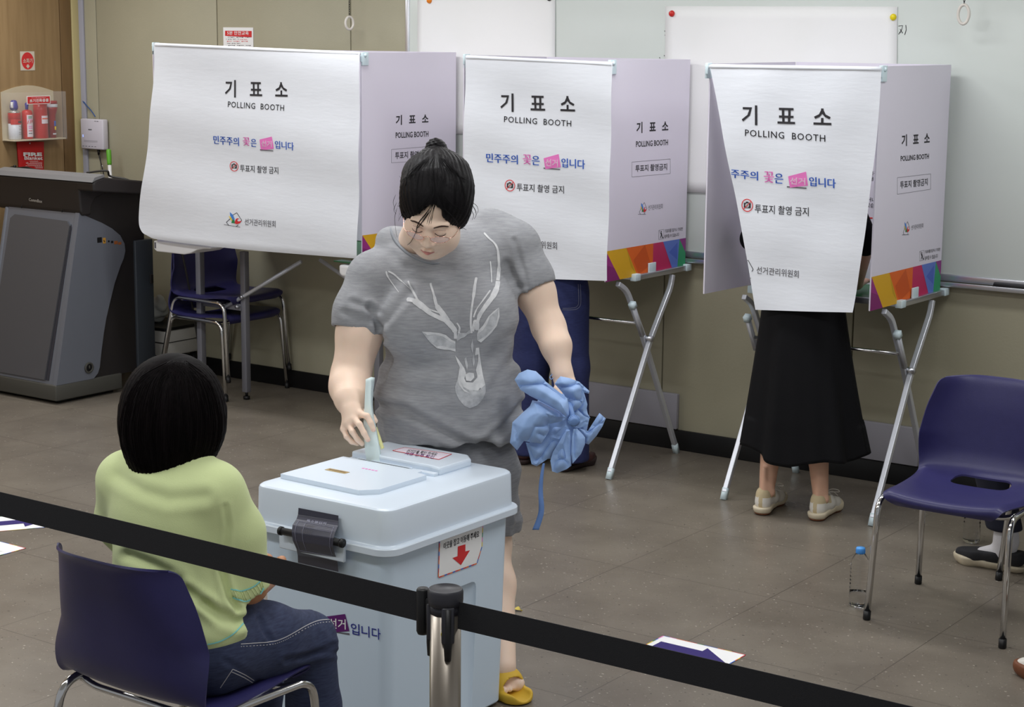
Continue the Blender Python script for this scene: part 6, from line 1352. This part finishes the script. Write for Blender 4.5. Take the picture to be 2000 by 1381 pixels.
# ------------------------------------------------------------------ shoes, built heel at the origin and toe along +y, then turned into place
def place(V, o, ang): return V @ rotz(ang).T + np.asarray(o, float)
def sneaker(par, o, ang, s=1.0, upper=None, sole=None, out=None, accent=None, laces=True, mirror=1, slip=False):
    """training shoe: sole, outsole, upper, heel counter, laces"""
    L = .255*s
    def sole_sdf(z0, z1, fl):
        S = SDF((-.07, -.03, -.01), (.07, .30, .14), .0045)
        S.chain([(0, .028, .03), (.004*mirror, .12, .03), (.002*mirror, .20, .03), (-.004*mirror, .228, .03)], [.036+fl, .031, .041, .034], .015)
        S.half((0, 0, z1), (0, -.05, 1), .004); S.half((0, 0, z0), (0, -.02, -1), .003); return S
    V, Q = sole_sdf(.008 if out is not None else .0005, .033 if not slip else .024, .004 if not slip else .0).mesh(2); soft('sole', place(V*s, o, ang), Q, sole, par)
    if out is not None: V, Q = sole_sdf(.0005, .010, .005).mesh(2); soft('outsole', place(V*s, o, ang), Q, out, par)
    S = SDF((-.07, -.03, 0), (.07, .30, .14), .0042)
    S.chain([(0, .033, .05), (.002*mirror, .11, .055), (0, .18, .042), (-.004*mirror, .222, .034)], [.0345, .036, .037 if not slip else .040, .029 if not slip else .033], .02)
    S.chain([(0, .035, .085), (0, .09, .090)], [.031, .032], .02); S.half((0, 0, .024), (0, 0, -1), .003)
    top = (.122, -.16) if not slip else (.082, -.02)
    S.half((0, .03, top[0]-.008), (0, .30 if not slip else .10, 1), .004)
    S.cone((0, .047, .16), (0, .087 if not slip else .070, .088 if not slip else .092), .026, .027, .006, 's')
    V, Q = S.mesh(2)
    mi = np.zeros(len(Q)); C = V[Q].mean(1); mats = [upper]
    if accent is not None:
        mats.append(accent); mi[(C[:, 1] < .085) & (C[:, 2] > .072-(C[:, 1]-.03)*.12)] = 1; mi[(np.abs(C[:, 0]) < .008) & (C[:, 1] < .03)] = 1; mi[(C[:, 1] > .222) & (C[:, 2] > .03)] = 1
    soft('upper', place(V*s, o, ang), Q, upper, par, mi, mats)
    if laces:
        mb = MB(); q = lambda *p: place(A(*p)[None]*s, o, ang)[0]
        for k in range(4): y = .112+.022*k; z = .097-.012*k; mb.tube(bez([q(-.018, y, z-.006), q(0, y+.008, z+.001), q(.018, y+.016, z-.008)], 4), .0022, upper, 6)
        mb.tube(bez([q(0, .108, .095), q(.02, .12, .112), q(.042, .135, .110), q(.045, .15, .098), q(.02, .14, .096), q(.0, .112, .096)], 5), .0018, upper, 6); mb.tube(bez([q(0, .11, .096), q(.02, .14, .098), q(.03, .175, .075)], 5), .0018, upper, 6); mb.tube(bez([q(0, .11, .096), q(-.02, .13, .105), q(-.03, .15, .085)], 5), .0018, upper, 6)
        mb.build('laces', par)
m_sneak = M('off_white_leather', (214, 210, 202), .5); m_beige = M('beige_suede', (190, 174, 140), .85); m_creamsole = M('cream_rubber', (204, 192, 168), .6); m_gum = M('brown_gum_rubber', (110, 66, 42), .6)
m_blackcanvas = M('black_canvas', (38, 38, 42), .85, var=.1, vscale=60); m_oldsole = M('worn_white_rubber', (198, 186, 162), .6, var=.06, vscale=30); m_plum = M('plum_leather', (70, 44, 44), .5)
m_blackcloth = M('black_crepe', (9, 9, 13), .8, gain=1.0, spec=.25); m_denim = M('dark_blue_denim', (40, 47, 74), .85, second=(56, 65, 94), vscale=40, stretch=(1, 1, 6), bump=.2, bscale=500, gain=1.0); m_navycloth = M('navy_cloth', (30, 32, 48), .85, gain=1.0)
m_denim2 = M('indigo_denim', (34, 40, 84), .85, second=(42, 50, 96), vscale=40, stretch=(1, 1, 6), bump=.2, bscale=500, gain=1.0)
m_sock = M('white_sock', (205, 203, 206), .9, bump=.2, bscale=300)

# ------------------------------------------------------------------ the seated woman in the green cardigan
SW = thing('person', 'seated woman seen from behind in a pale green cardigan and jeans', 'person', (-2.98, 2.85, 0))
lo, hi = A(-3.32, 2.50, 0.0), A(-2.60, 3.50, 1.26); cx_ = -2.965
S = SDF(lo, hi, .0065)
S.ell((cx_, 2.83, .86), (.145, .09, .15), k=.04).ell((cx_, 2.83, .66), (.145, .105, .16), k=.04).cone((cx_-.12, 2.82, .925), (cx_+.12, 2.83, .925), .045, .045, .05)
S.cone((cx_+.01, 2.815, .95), (cx_+.02, 2.835, 1.05), .054, .050, .03); hs = A(cx_-.005, 2.835, 1.098)
S.ell(hs, (.074, .090, .098), k=.03).ell(hs+A(0, .03, -.05), (.06, .07, .07), k=.03).cone(hs+A(0, .092, -.02), hs+A(0, .108, -.035), .010, .013, .01)
ELB = A(-2.818, 2.90, .688)
for s_ in (1, -1):
    q = lambda x, y, z: A(cx_+s_*x, y, z)
    sh_, e_ = (A(-2.84, 2.825, .915), ELB) if s_ > 0 else (A(-3.115, 2.80, .915), A(-3.16, 2.90, .70))
    w_ = q(.055, 3.07, .655)
    S.cone(sh_, e_, .046, .040, .02).cone(e_, w_, .041, .026, .015)
    h_ = q(.015, 3.115, .650); S.cone(w_, h_, .026, .024, .012, flat=(A(0, 0, 1), .6))
    for i in range(4): b0 = h_+A(-s_*.01, .012-.013*i, .004); finger(S, [b0, b0+A(-s_*.03, .008, .004), b0+A(-s_*.05, .004, -.008), b0+A(-s_*.058, 0, -.02)], .0085, .007)
    finger(S, [w_+A(0, .03, .01), w_+A(-s_*.02, .06, .02), w_+A(-s_*.04, .07, .015)], .010, .008, .008)
    S.cone(q(.085, 2.85, .525), q(.095, 3.14, .475), .075, .055, .03).cone(q(.095, 3.14, .475), q(.09, 3.165, .09), .05, .035, .02).cone(q(.09, 3.165, .06), q(.09, 3.27, .035), .026, .018, .02)
V, Q = S.mesh(2); V[:, 2] = np.maximum(V[:, 2], .004); soft('body', V, Q, m_skin2, SW); sw_bvh = bvh_of(V, Q)
# jeans
S = SDF(A(-3.30, 2.58, .04), A(-2.62, 3.42, .78), .006)
S.ell((cx_, 2.82, .555), (.185, .150, .125), k=.04)
for s_ in (1, -1):
    q = lambda x, y, z: A(cx_+s_*x, y, z)
    S.chain([q(.085, 2.84, .535), q(.095, 3.0, .518), q(.10, 3.145, .478)], [.104, .088, .070], .03); S.chain([q(.10, 3.145, .478), q(.098, 3.17, .30), q(.095, 3.165, .10)], [.069, .066, .062], .02)
S.half((0, 0, .452), (0, 0, -1), .01) if False else None
V, Q = S.mesh(2)
JL = [([(560, 1290), (600, 1280), (650, 1262)], 6, .004), ([(585, 1285), (625, 1275), (655, 1275)], 5, .004), ([(505, 1205), (515, 1230), (528, 1250)], 5, .005), ([(440, 1290), (470, 1310), (520, 1340)], 6, .002), ([(620, 1195), (635, 1215), (650, 1240)], 7, .002)]
V = folds(V, Q, JL); jeans = soft('jeans', V, Q, m_denim, SW); j_bvh = bvh_of(V, Q)
m_thread = M('pale_thread', (168, 166, 170), .9); mb = MB()
SEAM = [(470, 1258), (500, 1256), (531, 1253.5), (552, 1247), (570, 1238), (600, 1221), (624, 1212), (650, 1210)]
surf_strip(j_bvh, SEAM, 1.6, .0012, m_thread, mb)
C = bez([A(*p)+A(0, 5) for p in SEAM], 10)
for i in range(0, len(C)-1, 2): surf_strip(j_bvh, [C[i], C[i+1]], 1.2, .0012, m_thread, mb, 1)
mb.build('seam_stitching', jeans); mb = MB()
for pts in ([(454, 1307), (478, 1318), (502, 1333)], [(454, 1307), (442, 1325), (430, 1343)], [(452, 1312), (476, 1323), (499, 1337)]): mb = MB(); surf_strip(j_bvh, pts, 1.5, .0012, m_thread, mb, 3); mb.build('pocket_stitching', jeans)
# cardigan
m_card = M('pale_green_knit', (206, 218, 160), .92, var=.02, vscale=12, bump=.10, bscale=420, gain=1.06, sheen=.15); m_turq = M('turquoise_trim', (132, 206, 206), .85)
S = SDF(A(-3.34, 2.56, .50), A(-2.64, 3.12, 1.06), .0055)
S.ell((cx_, 2.815, .84), (.178, .128, .17), k=.05).ell((cx_, 2.83, .68), (.180, .148, .15), k=.05).ell((cx_, 2.825, .60), (.190, .160, .085), k=.04)
S.cone((cx_-.125, 2.805, .925), (cx_+.125, 2.815, .925), .060, .060, .05).cone((cx_+.005, 2.80, .93), (cx_+.012, 2.81, .985), .075, .066, .04)
S.chain([(-2.845, 2.82, .920), (-2.83, 2.865, .82), ELB+A(-.006, -.006, .005)], [.066, .066, .060], .03); S.chain([(-3.12, 2.80, .912), (-3.165, 2.84, .80), (-3.175, 2.895, .72)], [.066, .066, .06], .03)
cut_near(S, ELB+A(-.002, -.004, -.004), A(.1, .14, -.40), ELB+A(.004, .02, -.07), .085); S.half((0, 0, .575), (0, -.22, -1), .004)
V, Q = S.mesh(2)
V = folds(V, Q, [([(345, 1140), (380, 1165), (430, 1200), (470, 1215)], 9, .009), ([(250, 1085), (300, 1105), (350, 1130)], 10, .006), ([(432, 1110), (440, 1140), (447, 1165), (462, 1190)], 6, .009), ([(440, 990), (445, 1030), (440, 1080)], 5, .003), ([(230, 930), (280, 960), (330, 975), (400, 970)], 12, .004), ([(400, 1180), (430, 1215), (460, 1225)], 8, .004)])
card = soft('cardigan', V, Q, m_card, SW); c_bvh = bvh_of(V, Q)
mb = MB()
HEM0 = [(405, 1258), (420, 1255), (434, 1250), (453, 1239), (470, 1224), (481, 1208)]; HEM1 = [(412, 1303), (430, 1299), (447, 1294), (470, 1282), (487, 1268)]
SL0 = [(451, 1150), (462, 1153), (473, 1153.5), (495, 1145), (511, 1131)]; SL1 = [(455, 1166), (468, 1172), (480, 1174), (505, 1162), (514, 1148)]
for L in (HEM0, HEM1, SL0, SL1): surf_strip(c_bvh, L, 2.4, .0025, m_turq, mb)
if mb.v: mb.build('trim', card)
mb = MB()
for La, Lb, n in ((HEM0, HEM1, 22), (SL0, SL1, 14)):
    a_, b_ = bez([A(*p) for p in La], 12), bez([A(*p) for p in Lb], 12)
    for i in range(n):
        p, q = a_[int(i/(n-1)*(len(a_)-1))], b_[int(i/(n-1)*(len(b_)-1))]; W_ = [onto(c_bvh, *(p+(q-p)*t), .0004) for t in (.08, .35, .65, .92)]
        if all(w is not None for w in W_) and np.linalg.norm(W_[0]-W_[3]) < .09: mb.tube(W_, .0014, m_card, 5)
if mb.v: mb.build('ribbing', card)
# bob
m_bob = M('dark_brown_hair', (14, 10, 11), .62, gain=1.0, var=.4, vscale=60, stretch=(1, 1, .08), spec=.06)
S = SDF(A(-3.13, 2.63, .90), A(-2.75, 3.05, 1.27), .0038); hc = A(cx_-.012, 2.825, 1.110)
S.ell(hc, (.112, .118, .115), k=.03).ell(hc+A(0, -.004, -.065), (.115, .116, .105), k=.05).ell(hc+A(0, -.02, -.115), (.085, .088, .080), k=.04)
S.ell(hc+A(0, .12, -.06), (.072, .09, .13), k=.02, mode='s'); S.ell(hc+A(0, .03, -.20), (.062, .08, .075), k=.02, mode='s')
pc = hc+A(.015, .0, .10)
def groove2(X, Y, Z):
    q = np.arctan2(Y-pc[1], X-pc[0]); w = np.clip((pc[2]+.02-Z)/.05, 0, 1)
    return (.0010*np.sin(q*46+3*np.sin(q*4)+Z*12)+.0008*np.sin(q*97+Z*25))*w+.0012*np.exp(-((X-pc[0]-.01)/.004)**2)*(Z > pc[2]-.03)*(Y > pc[1]-.06)
S.disp(groove2); V, Q = S.mesh(1); bob = soft('hair', V, Q, m_bob, SW); bob_bvh = bvh_of(V, Q)
mb = MB(); random.seed(7)
for i in range(120):
    a0 = random.uniform(0, 1); x0, y0 = 340+random.uniform(-14, 26), 708+random.uniform(-3, 6); x1 = 232+205*a0+random.uniform(-3, 3); xb = 262+130*a0+random.uniform(-5, 5); yb = 942-abs(a0-.5)**2*180+random.uniform(-8, 6)
    pts = bez([A(x0, y0), A((x0+x1)/2+(x1-x0)*.18, 745), A(x1*.96+332*.04, 820), A(x1*.7+xb*.3, 880), A(xb, yb)], 5); W_ = [onto(bob_bvh, p[0], p[1], .0008) for p in pts]; W_ = [w for w in W_ if w is not None]
    if len(W_) > 8: mb.tube(W_, [.0011*(1-.6*k/(len(W_)-1)) for k in range(len(W_))], m_bob, 4)
mb.build('strands', bob)
for s_ in (1, -1): sneaker(SW, (cx_+s_*.09, 3.085, 0), 0, .95, m_blackcanvas, m_oldsole, None, None, False, s_, True)

# ------------------------------------------------------------------ the voter in jeans at the middle booth
def upper_body(par, cx0, cy, zw, top, hairm, skin, elb, sleeve=.06, lean=.04, head=True):
    """torso with arms on the table, head bowed, facing the wall: one body mesh, a top and hair"""
    zs = zw+.42; S = SDF((cx0-.42, cy-.26, zw-.16), (cx0+.42, cy+.52, zs+.36), .009)
    S.cone((cx0, cy, zw), (cx0, cy+lean, zs-.06), .11, .12, .04, flat=(A(0, 1, 0), .75)).cone((cx0, cy+lean, zs), (cx0, cy+lean+.03, zs+.1), .05, .05, .03)
    hd = A(cx0, cy+lean+.06, zs+.20); S.ell(hd, (.075, .092, .11), k=.03).cone(hd+A(0, .09, -.03), hd+A(0, .10, -.04), .012, .014, .01)
    for s_, e in ((-1, elb[0]), (1, elb[1])):
        sh_ = A(cx0+s_*.15, cy+lean, zs-.03); w = A(cx0+s_*.09, cy+.30, .93); S.cone(sh_, e, .045, .04, .02).cone(e, w, .038, .026, .02)
        h = w+A(-s_*.01, .06, .0); S.cone(w, h, .026, .024, .01, flat=(A(0, 0, 1), .6))
        for i in range(4): b0 = h+A(s_*(.016-.011*i), .012, 0); finger(S, [b0, b0+A(0, .03, .008), b0+A(0, .05, -.002)], .0085, .007)
        finger(S, [w+A(-s_*.02, .03, 0), w+A(-s_*.04, .06, .004), w+A(-s_*.04, .08, 0)], .010, .008, .006)
    V, Q = S.mesh(2); return V, Q, hd, zs
def top_of(par, cx0, cy, zw, zs, top, elb, r=.06, lean=.04, open_end=True):
    S = SDF((cx0-.42, cy-.26, zw-.10), (cx0+.42, cy+.52, zs+.12), .0075)
    S.cone((cx0, cy, zw-.02), (cx0, cy+lean, zs-.06), .150, .150, .04, flat=(A(0, 1, 0), .75)).cone((cx0-.13, cy+lean, zs-.02), (cx0+.13, cy+lean, zs-.02), .062, .062, .04)
    for s_, e in ((-1, elb[0]), (1, elb[1])): S.cone((cx0+s_*.15, cy+lean, zs-.04), e, .066, r, .03)
    S.half((0, 0, zw-.05), (0, 0, -1), .004); V, Q = S.mesh(2); soft('top', V, Q, top, par)
def cap_hair(par, hd, m, long=.12):
    S = SDF(hd-A(.16, .17, .28), hd+A(.16, .15, .16), .007); S.ell(hd+A(0, -.015, .015), (.088, .105, .118), k=.02)
    if long: S.cone(hd+A(0, -.04, 0), hd+A(0, -.06, -long), .085, .075, .04, flat=(A(0, 1, 0), .6))
    S.ell(hd+A(0, .10, -.05), (.07, .08, .12), k=.01, mode='s'); V, Q = S.mesh(2); soft('hair', V, Q, m, par)
J = thing('person', 'voter in dark blue jeans standing behind the middle booth curtain', 'person', (-4.50, 6.62, 0))
jx, jy = -4.535, 6.63; eb = (A(jx-.22, jy+.10, 1.06), A(jx+.22, jy+.10, 1.06))
V1, Q1, hd, zs = upper_body(J, jx, jy, .92, None, None, None, eb)
S = SDF((jx-.3, jy-.2, 0), (jx+.3, jy+.3, .96), .009)
for s_ in (-1, 1): q = lambda x, y, z: A(jx+s_*x, jy+y, z); S.cone(q(.08, 0, .82), q(.10, 0, .47), .07, .05, .03).cone(q(.10, 0, .47), q(.105, -.005, .09), .05, .035, .02).cone(q(.105, 0, .05), q(.115, .15, .03), .034, .026, .02)
S.ell((jx, jy, .88), (.15, .10, .12), k=.03); V2, Q2 = S.mesh(2); soft('body', np.concatenate([V1, V2]), np.concatenate([Q1, Q2+len(V1)]), m_skin3, J)
top_of(J, jx, jy, .94, zs, m_navycloth, eb); cap_hair(J, hd, m_bob)
S = SDF((jx-.32, jy-.22, .03), (jx+.32, jy+.26, 1.02), .0075); S.ell((jx, jy, .87), (.172, .115, .15), k=.04)
for s_ in (-1, 1): q = lambda x, y, z: A(jx+s_*x, jy+y, z); S.chain([q(.085, 0, .80), q(.108, 0, .47), q(.116, -.005, .055)], [.100, .083, .088], .03)
S.half((0, 0, .045), (0, 0, -1), .003); S.half((0, 0, .97), (0, 0, 1), .003); V, Q = S.mesh(2); V = folds(V, Q, [([(1075, 610), (1110, 605), (1140, 595)], 5, .002), ([(1100, 640), (1105, 760), (1108, 880)], 9, .003), ([(1125, 700), (1128, 800), (1126, 880)], 7, .003), ([(1035, 650), (1040, 760), (1038, 850)], 7, .003)])
jj = soft('jeans', V, Q, m_denim2, J); jb = bvh_of(V, Q); mb = MB()
for pts in ([(1098, 605), (1120, 605), (1130, 601), (1134, 590), (1133, 555)], [(1099, 602), (1119, 601.5), (1127, 598), (1130, 588), (1129, 555)]): surf_strip(jb, pts, .8, .0015, M('grey_thread', (120, 122, 140), .9), mb, 4)
if mb.v: mb.build('pocket_stitching', jj)
for s_ in (-1, 1): sneaker(J, (jx+s_*.112, jy-.075, 0), -s_*.05, 1.0, m_plum, M('dark_sole', (52, 40, 40), .7), None, None, False, s_, True)

# ------------------------------------------------------------------ the voter in the black skirt at the right booth
K = thing('person', 'voter in long black skirt and cream sneakers standing at the right booth', 'person', (-3.27, 6.60, 0))
kx, ky = -3.265, 6.60; ebL, ebR = ony(1470, 466, 6.72), ony(1690, 474, 6.72); eb = (ebL, ebR)
V1, Q1, hd, zs = upper_body(K, kx, ky, .90, None, None, None, eb)
aL_, aR_ = A(-3.355, 6.50, .09), A(-3.135, 6.555, .09)
S = SDF((kx-.3, ky-.3, 0), (kx+.3, ky+.3, .95), .007)
for s_, a_ in ((-1, aL_), (1, aR_)):
    S.cone((kx+s_*.08, ky, .84), (kx+s_*.095, ky-.02, .48), .07, .05, .03).cone((kx+s_*.095, ky-.02, .48), (kx+s_*.10, ky-.04, .34), .048, .049, .02).cone((kx+s_*.10, ky-.04, .34), a_, .049, .031, .02).cone(a_-A(0, .012, .05), a_+A(-.008, .07, -.05), .024, .018, .02)
    S.ell(a_+A(s_*.026, 0, -.005), (.010, .012, .014), k=.012).ell(a_+A(-s_*.026, .004, 0), (.010, .012, .014), k=.012); S.cone(a_+A(0, -.024, .10), a_+A(0, -.028, -.03), .010, .012, .014)
S.ell((kx, ky, .88), (.14, .10, .10), k=.03); V2, Q2 = S.mesh(2); soft('body', np.concatenate([V1, V2]), np.concatenate([Q1, Q2+len(V1)]), m_skin3, K)
top_of(K, kx, ky, .90, zs, m_blackcloth, eb, .055); cap_hair(K, hd, m_bob, .2)
mb = MB()
def skirt(u, v):
    q = 2*math.pi*u; z = .93-.665*v; e = v**1.15
    rx, ry = .165+.105*e, .125+.085*e; f = 1+e*(.045*math.sin(q*7+.6)+.03*math.sin(q*11+2)+.018*math.sin(q*17))
    z += e*(.020*math.sin(q*2+1.2)+.012*math.sin(q*5))*(v > .8)
    return A(kx+.0+.02*e+rx*f*math.cos(q), ky-.01+.02*e+ry*f*math.sin(q), z)
mb.grid(skirt, 140, 50, m_blackcloth); o = mb.build('skirt', K); md = o.modifiers.new('t', 'SOLIDIFY'); md.thickness = .003
sneaker(K, aL_*A(1, 1, 0)+A(0, -.05, 0), .14, 1.0, m_sneak, m_creamsole, m_gum, m_beige, True, -1); sneaker(K, aR_*A(1, 1, 0)+A(0, -.05, 0), .08, 1.0, m_sneak, m_creamsole, m_gum, m_beige, True, 1)

# ------------------------------------------------------------------ two people sitting at the right edge, of whom the photograph shows shoes
def sitter(x, y, label, trouser, topm, shoe_kw, foot_dx, skin, hem=.15, sock=None):
    """seated figure facing -x on the chair at (x, y)"""
    fdx = lambda s_: foot_dx-(.26 if s_ > 0 else 0)
    t = thing('person', label, 'person', (x, y, 0)); T = lambda r, f, u: A(x-f, y+r, u)      # right, forward, up
    S = SDF(A(x-.75, y-.33, 0), A(x+.30, y+.33, 1.38), .010)
    S.cone(T(0, -.08, .56), T(0, -.10, .88), .12, .13, .04, flat=(A(1, 0, 0), .75)).cone(T(0, -.09, .95), T(0, -.07, 1.08), .05, .05, .03); hd = T(0, -.05, 1.18); S.ell(hd, (.095, .076, .112), k=.03).cone(hd+A(-.09, 0, -.02), hd+A(-.105, 0, -.035), .011, .013, .01)
    for s_ in (-1, 1):
        S.chain([T(s_*.16, -.09, .92), T(s_*.20, -.03, .66), T(s_*.10, .20, .60)], [.045, .04, .026], .02); h = T(s_*.08, .25, .60); S.cone(T(s_*.10, .20, .60), h, .026, .024, .01)
        for i in range(4): b0 = h+A(-.015, s_*(.012-.01*i), .0); finger(S, [b0, b0+A(-.03, 0, -.004), b0+A(-.045, 0, -.018)], .009, .0075)
        S.cone(T(s_*.085, .0, .53), T(s_*.10, .38, .50), .075, .055, .03).cone(T(s_*.10, .38, .50), T(s_*.10, fdx(s_)-.02, .09), .05, .034, .02).cone(T(s_*.10, fdx(s_)-.02, .055), T(s_*.10, fdx(s_)+.08, .035), .026, .018, .02)
    V, Q = S.mesh(2); soft('body', V, Q, skin, t)
    S = SDF(A(x-.6, y-.33, hem-.03), A(x+.28, y+.33, .72), .009); S.ell(T(0, -.04, .56), (.15, .18, .11), k=.04)
    for s_ in (-1, 1): S.chain([T(s_*.085, .0, .545), T(s_*.10, .38, .505)], [.10, .072], .03); S.chain([T(s_*.10, .38, .505), T(s_*.10, fdx(s_)-.01, hem-.01)], [.070, .064], .02)
    S.half((0, 0, hem), (0, 0, -1), .003); V, Q = S.mesh(2); soft('trousers', V, Q, trouser, t)
    S = SDF(A(x-.40, y-.36, .5), A(x+.32, y+.36, 1.08), .009); S.cone(T(0, -.07, .60), T(0, -.10, .88), .155, .155, .04, flat=(A(1, 0, 0), .78)).cone(T(-.13, -.10, .93), T(.13, -.10, .93), .06, .06, .04)
    for s_ in (-1, 1): S.cone(T(s_*.155, -.09, .92), T(s_*.195, -.04, .70), .06, .055, .03)
    S.half((0, 0, .56), (0, 0, -1), .004); V, Q = S.mesh(2); soft('shirt', V, Q, topm, t)
    S = SDF(hd-.17, hd+.17, .008); S.ell(hd+A(.015, 0, .015), (.108, .088, .118), k=.02); S.ell(hd+A(-.10, 0, -.05), (.085, .07, .115), k=.01, mode='s'); V, Q = S.mesh(2); soft('hair', V, Q, m_bob, t)
    for s_ in (-1, 1):
        sneaker(t, T(s_*.10, fdx(s_)-.09, 0), math.pi/2, 1.05, mirror=s_, **shoe_kw)
        if sock is not None:
            S = SDF(T(s_*.10, fdx(s_), 0)-A(.16, .09, -.02), T(s_*.10, fdx(s_), 0)+A(.12, .09, .24), .006); S.chain([T(s_*.10, fdx(s_)-.01, .22), T(s_*.10, fdx(s_)-.015, .11), T(s_*.10, fdx(s_)-.01, .068), T(s_*.10, fdx(s_)+.07, .048)], [.047, .043, .038, .026], .02); S.half((0, 0, .21), (0, 0, 1), .003); V, Q = S.mesh(2); soft('sock', V, Q, sock, t)
    return t
sitter(-1.99, 6.42, 'person at right edge in black slip-on shoes and white socks', m_navycloth, m_navycloth, dict(upper=m_blackcanvas, sole=m_oldsole, out=None, accent=None, laces=False, slip=True), .29, m_skin2, .155, m_sock)
t = thing('person', 'person standing at the lower right edge in white shoes with brown soles', 'person', (-1.655, 5.36, 0))
sx, sy = -1.655, 5.36
S = SDF(A(sx-.30, sy-.32, 0), A(sx+.30, sy+.32, 1.68), .011); S.cone((sx, sy, .95), (sx, sy, 1.28), .12, .12, .04, flat=(A(1, 0, 0), .75)).cone((sx, sy, 1.3), (sx, sy, 1.43), .05, .05, .03); hd = A(sx, sy, 1.52); S.ell(hd, (.095, .076, .112), k=.03).cone(hd+A(-.09, 0, -.02), hd+A(-.105, 0, -.035), .011, .013, .01)
for s_ in (-1, 1):
    h = A(sx, sy+s_*.19, .80); S.chain([A(sx, sy+s_*.16, 1.28), A(sx+.02, sy+s_*.20, 1.04), h], [.045, .04, .026], .02); S.cone(h, h-A(0, 0, .06), .026, .024, .01)
    for i in range(4): b0 = h+A(.018-.012*i, 0, -.075); finger(S, [b0, b0-A(0, 0, .03), b0-A(.006, 0, .055)], .009, .0075)
    finger(S, [h+A(-.02, 0, -.02), h+A(-.035, 0, -.05), h+A(-.035, 0, -.075)], .010, .008, .006)
    S.chain([A(sx, sy+s_*.085, .9), A(sx, sy+s_*.095, .48), A(sx, sy+s_*.095, .09)], [.085, .055, .036], .02).cone((sx, sy+s_*.095, .06), (sx-.13, sy+s_*.095, .03), .033, .025, .02)
V, Q = S.mesh(2); soft('body', V, Q, m_skin2, t)
S = SDF(A(sx-.2, sy-.25, .06), A(sx+.2, sy+.25, 1.02), .010); S.ell((sx, sy, .90), (.135, .18, .13), k=.04)
for s_ in (-1, 1): S.chain([A(sx, sy+s_*.085, .86), A(sx, sy+s_*.095, .48), A(sx+.02, sy+s_*.095, .10)], [.10, .075, .062], .02)
S.half((0, 0, .10), (0, 0, -1), .003); V, Q = S.mesh(2); soft('trousers', V, Q, m_navycloth, t)
S = SDF(A(sx-.25, sy-.33, .9), A(sx+.25, sy+.33, 1.45), .010); S.cone((sx, sy, .96), (sx, sy, 1.26), .155, .15, .04, flat=(A(1, 0, 0), .8)).cone((sx, sy-.13, 1.29), (sx, sy+.13, 1.29), .06, .06, .04)
for s_ in (-1, 1): S.cone((sx, sy+s_*.155, 1.28), (sx+.02, sy+s_*.20, 1.08), .06, .055, .03)
S.half((0, 0, .93), (0, 0, -1), .004); V, Q = S.mesh(2); soft('shirt', V, Q, m_tee, t)
S = SDF(hd-.17, hd+.17, .008); S.ell(hd+A(.015, 0, .015), (.108, .088, .118), k=.02); S.ell(hd+A(-.10, 0, -.05), (.085, .07, .115), k=.01, mode='s'); V, Q = S.mesh(2); soft('hair', V, Q, m_bob, t)
for s_ in (-1, 1): sneaker(t, A(sx+.075, sy+s_*.095, 0), math.pi/2, 1.0, m_sneak, m_gum, None, None, True, s_)
# plastic bag on the drawer unit
S = SDF(A(-7.82, 6.96, .28), A(-7.45, 7.28, .50), .007); S.ell((-7.66, 7.10, .35), (.10, .09, .07), k=.03).ell((-7.74, 7.08, .37), (.06, .06, .05), k=.03).ell((-7.60, 7.12, .39), (.05, .05, .06), k=.03).half((0, 0, .300), (0, 0, -1), .003)
S.disp(lambda X, Y, Z: .006*np.sin(X*70+Z*40)*np.sin(Y*60+X*25)+.004*np.sin(Z*130+X*90)); V, Q = S.mesh(2)
mi = (V[Q].mean(1)[:, 2] < .335) & (V[Q].mean(1)[:, 0] < -7.64); tag(soft('plastic_bag', V, Q, None, None, mi.astype(int), [M('milky_plastic_film', (178, 182, 180), .35, var=.1, vscale=12), M('blue_bag_print', (70, 120, 176), .4)]), 'crumpled white and blue plastic bag on the drawer unit', 'plastic bag')
# tissue left on the right booth's table
S = SDF(A(-3.08, 6.86, .88), A(-2.94, 7.06, .95), .004); S.ell((-3.01, 6.96, .905), (.035, .04, .016), k=.01).ell((-3.0, 6.97, .918), (.018, .022, .014), k=.01).half((0, 0, .8935), (0, 0, -1), .002); S.disp(lambda X, Y, Z: .005*np.sin(X*160+Y*90)*np.sin(Y*140+Z*200)); V, Q = S.mesh(1)
tag(soft('crumpled_tissue', V, Q, m_paper), 'crumpled tissue on the green top of the right folding table', 'tissue')
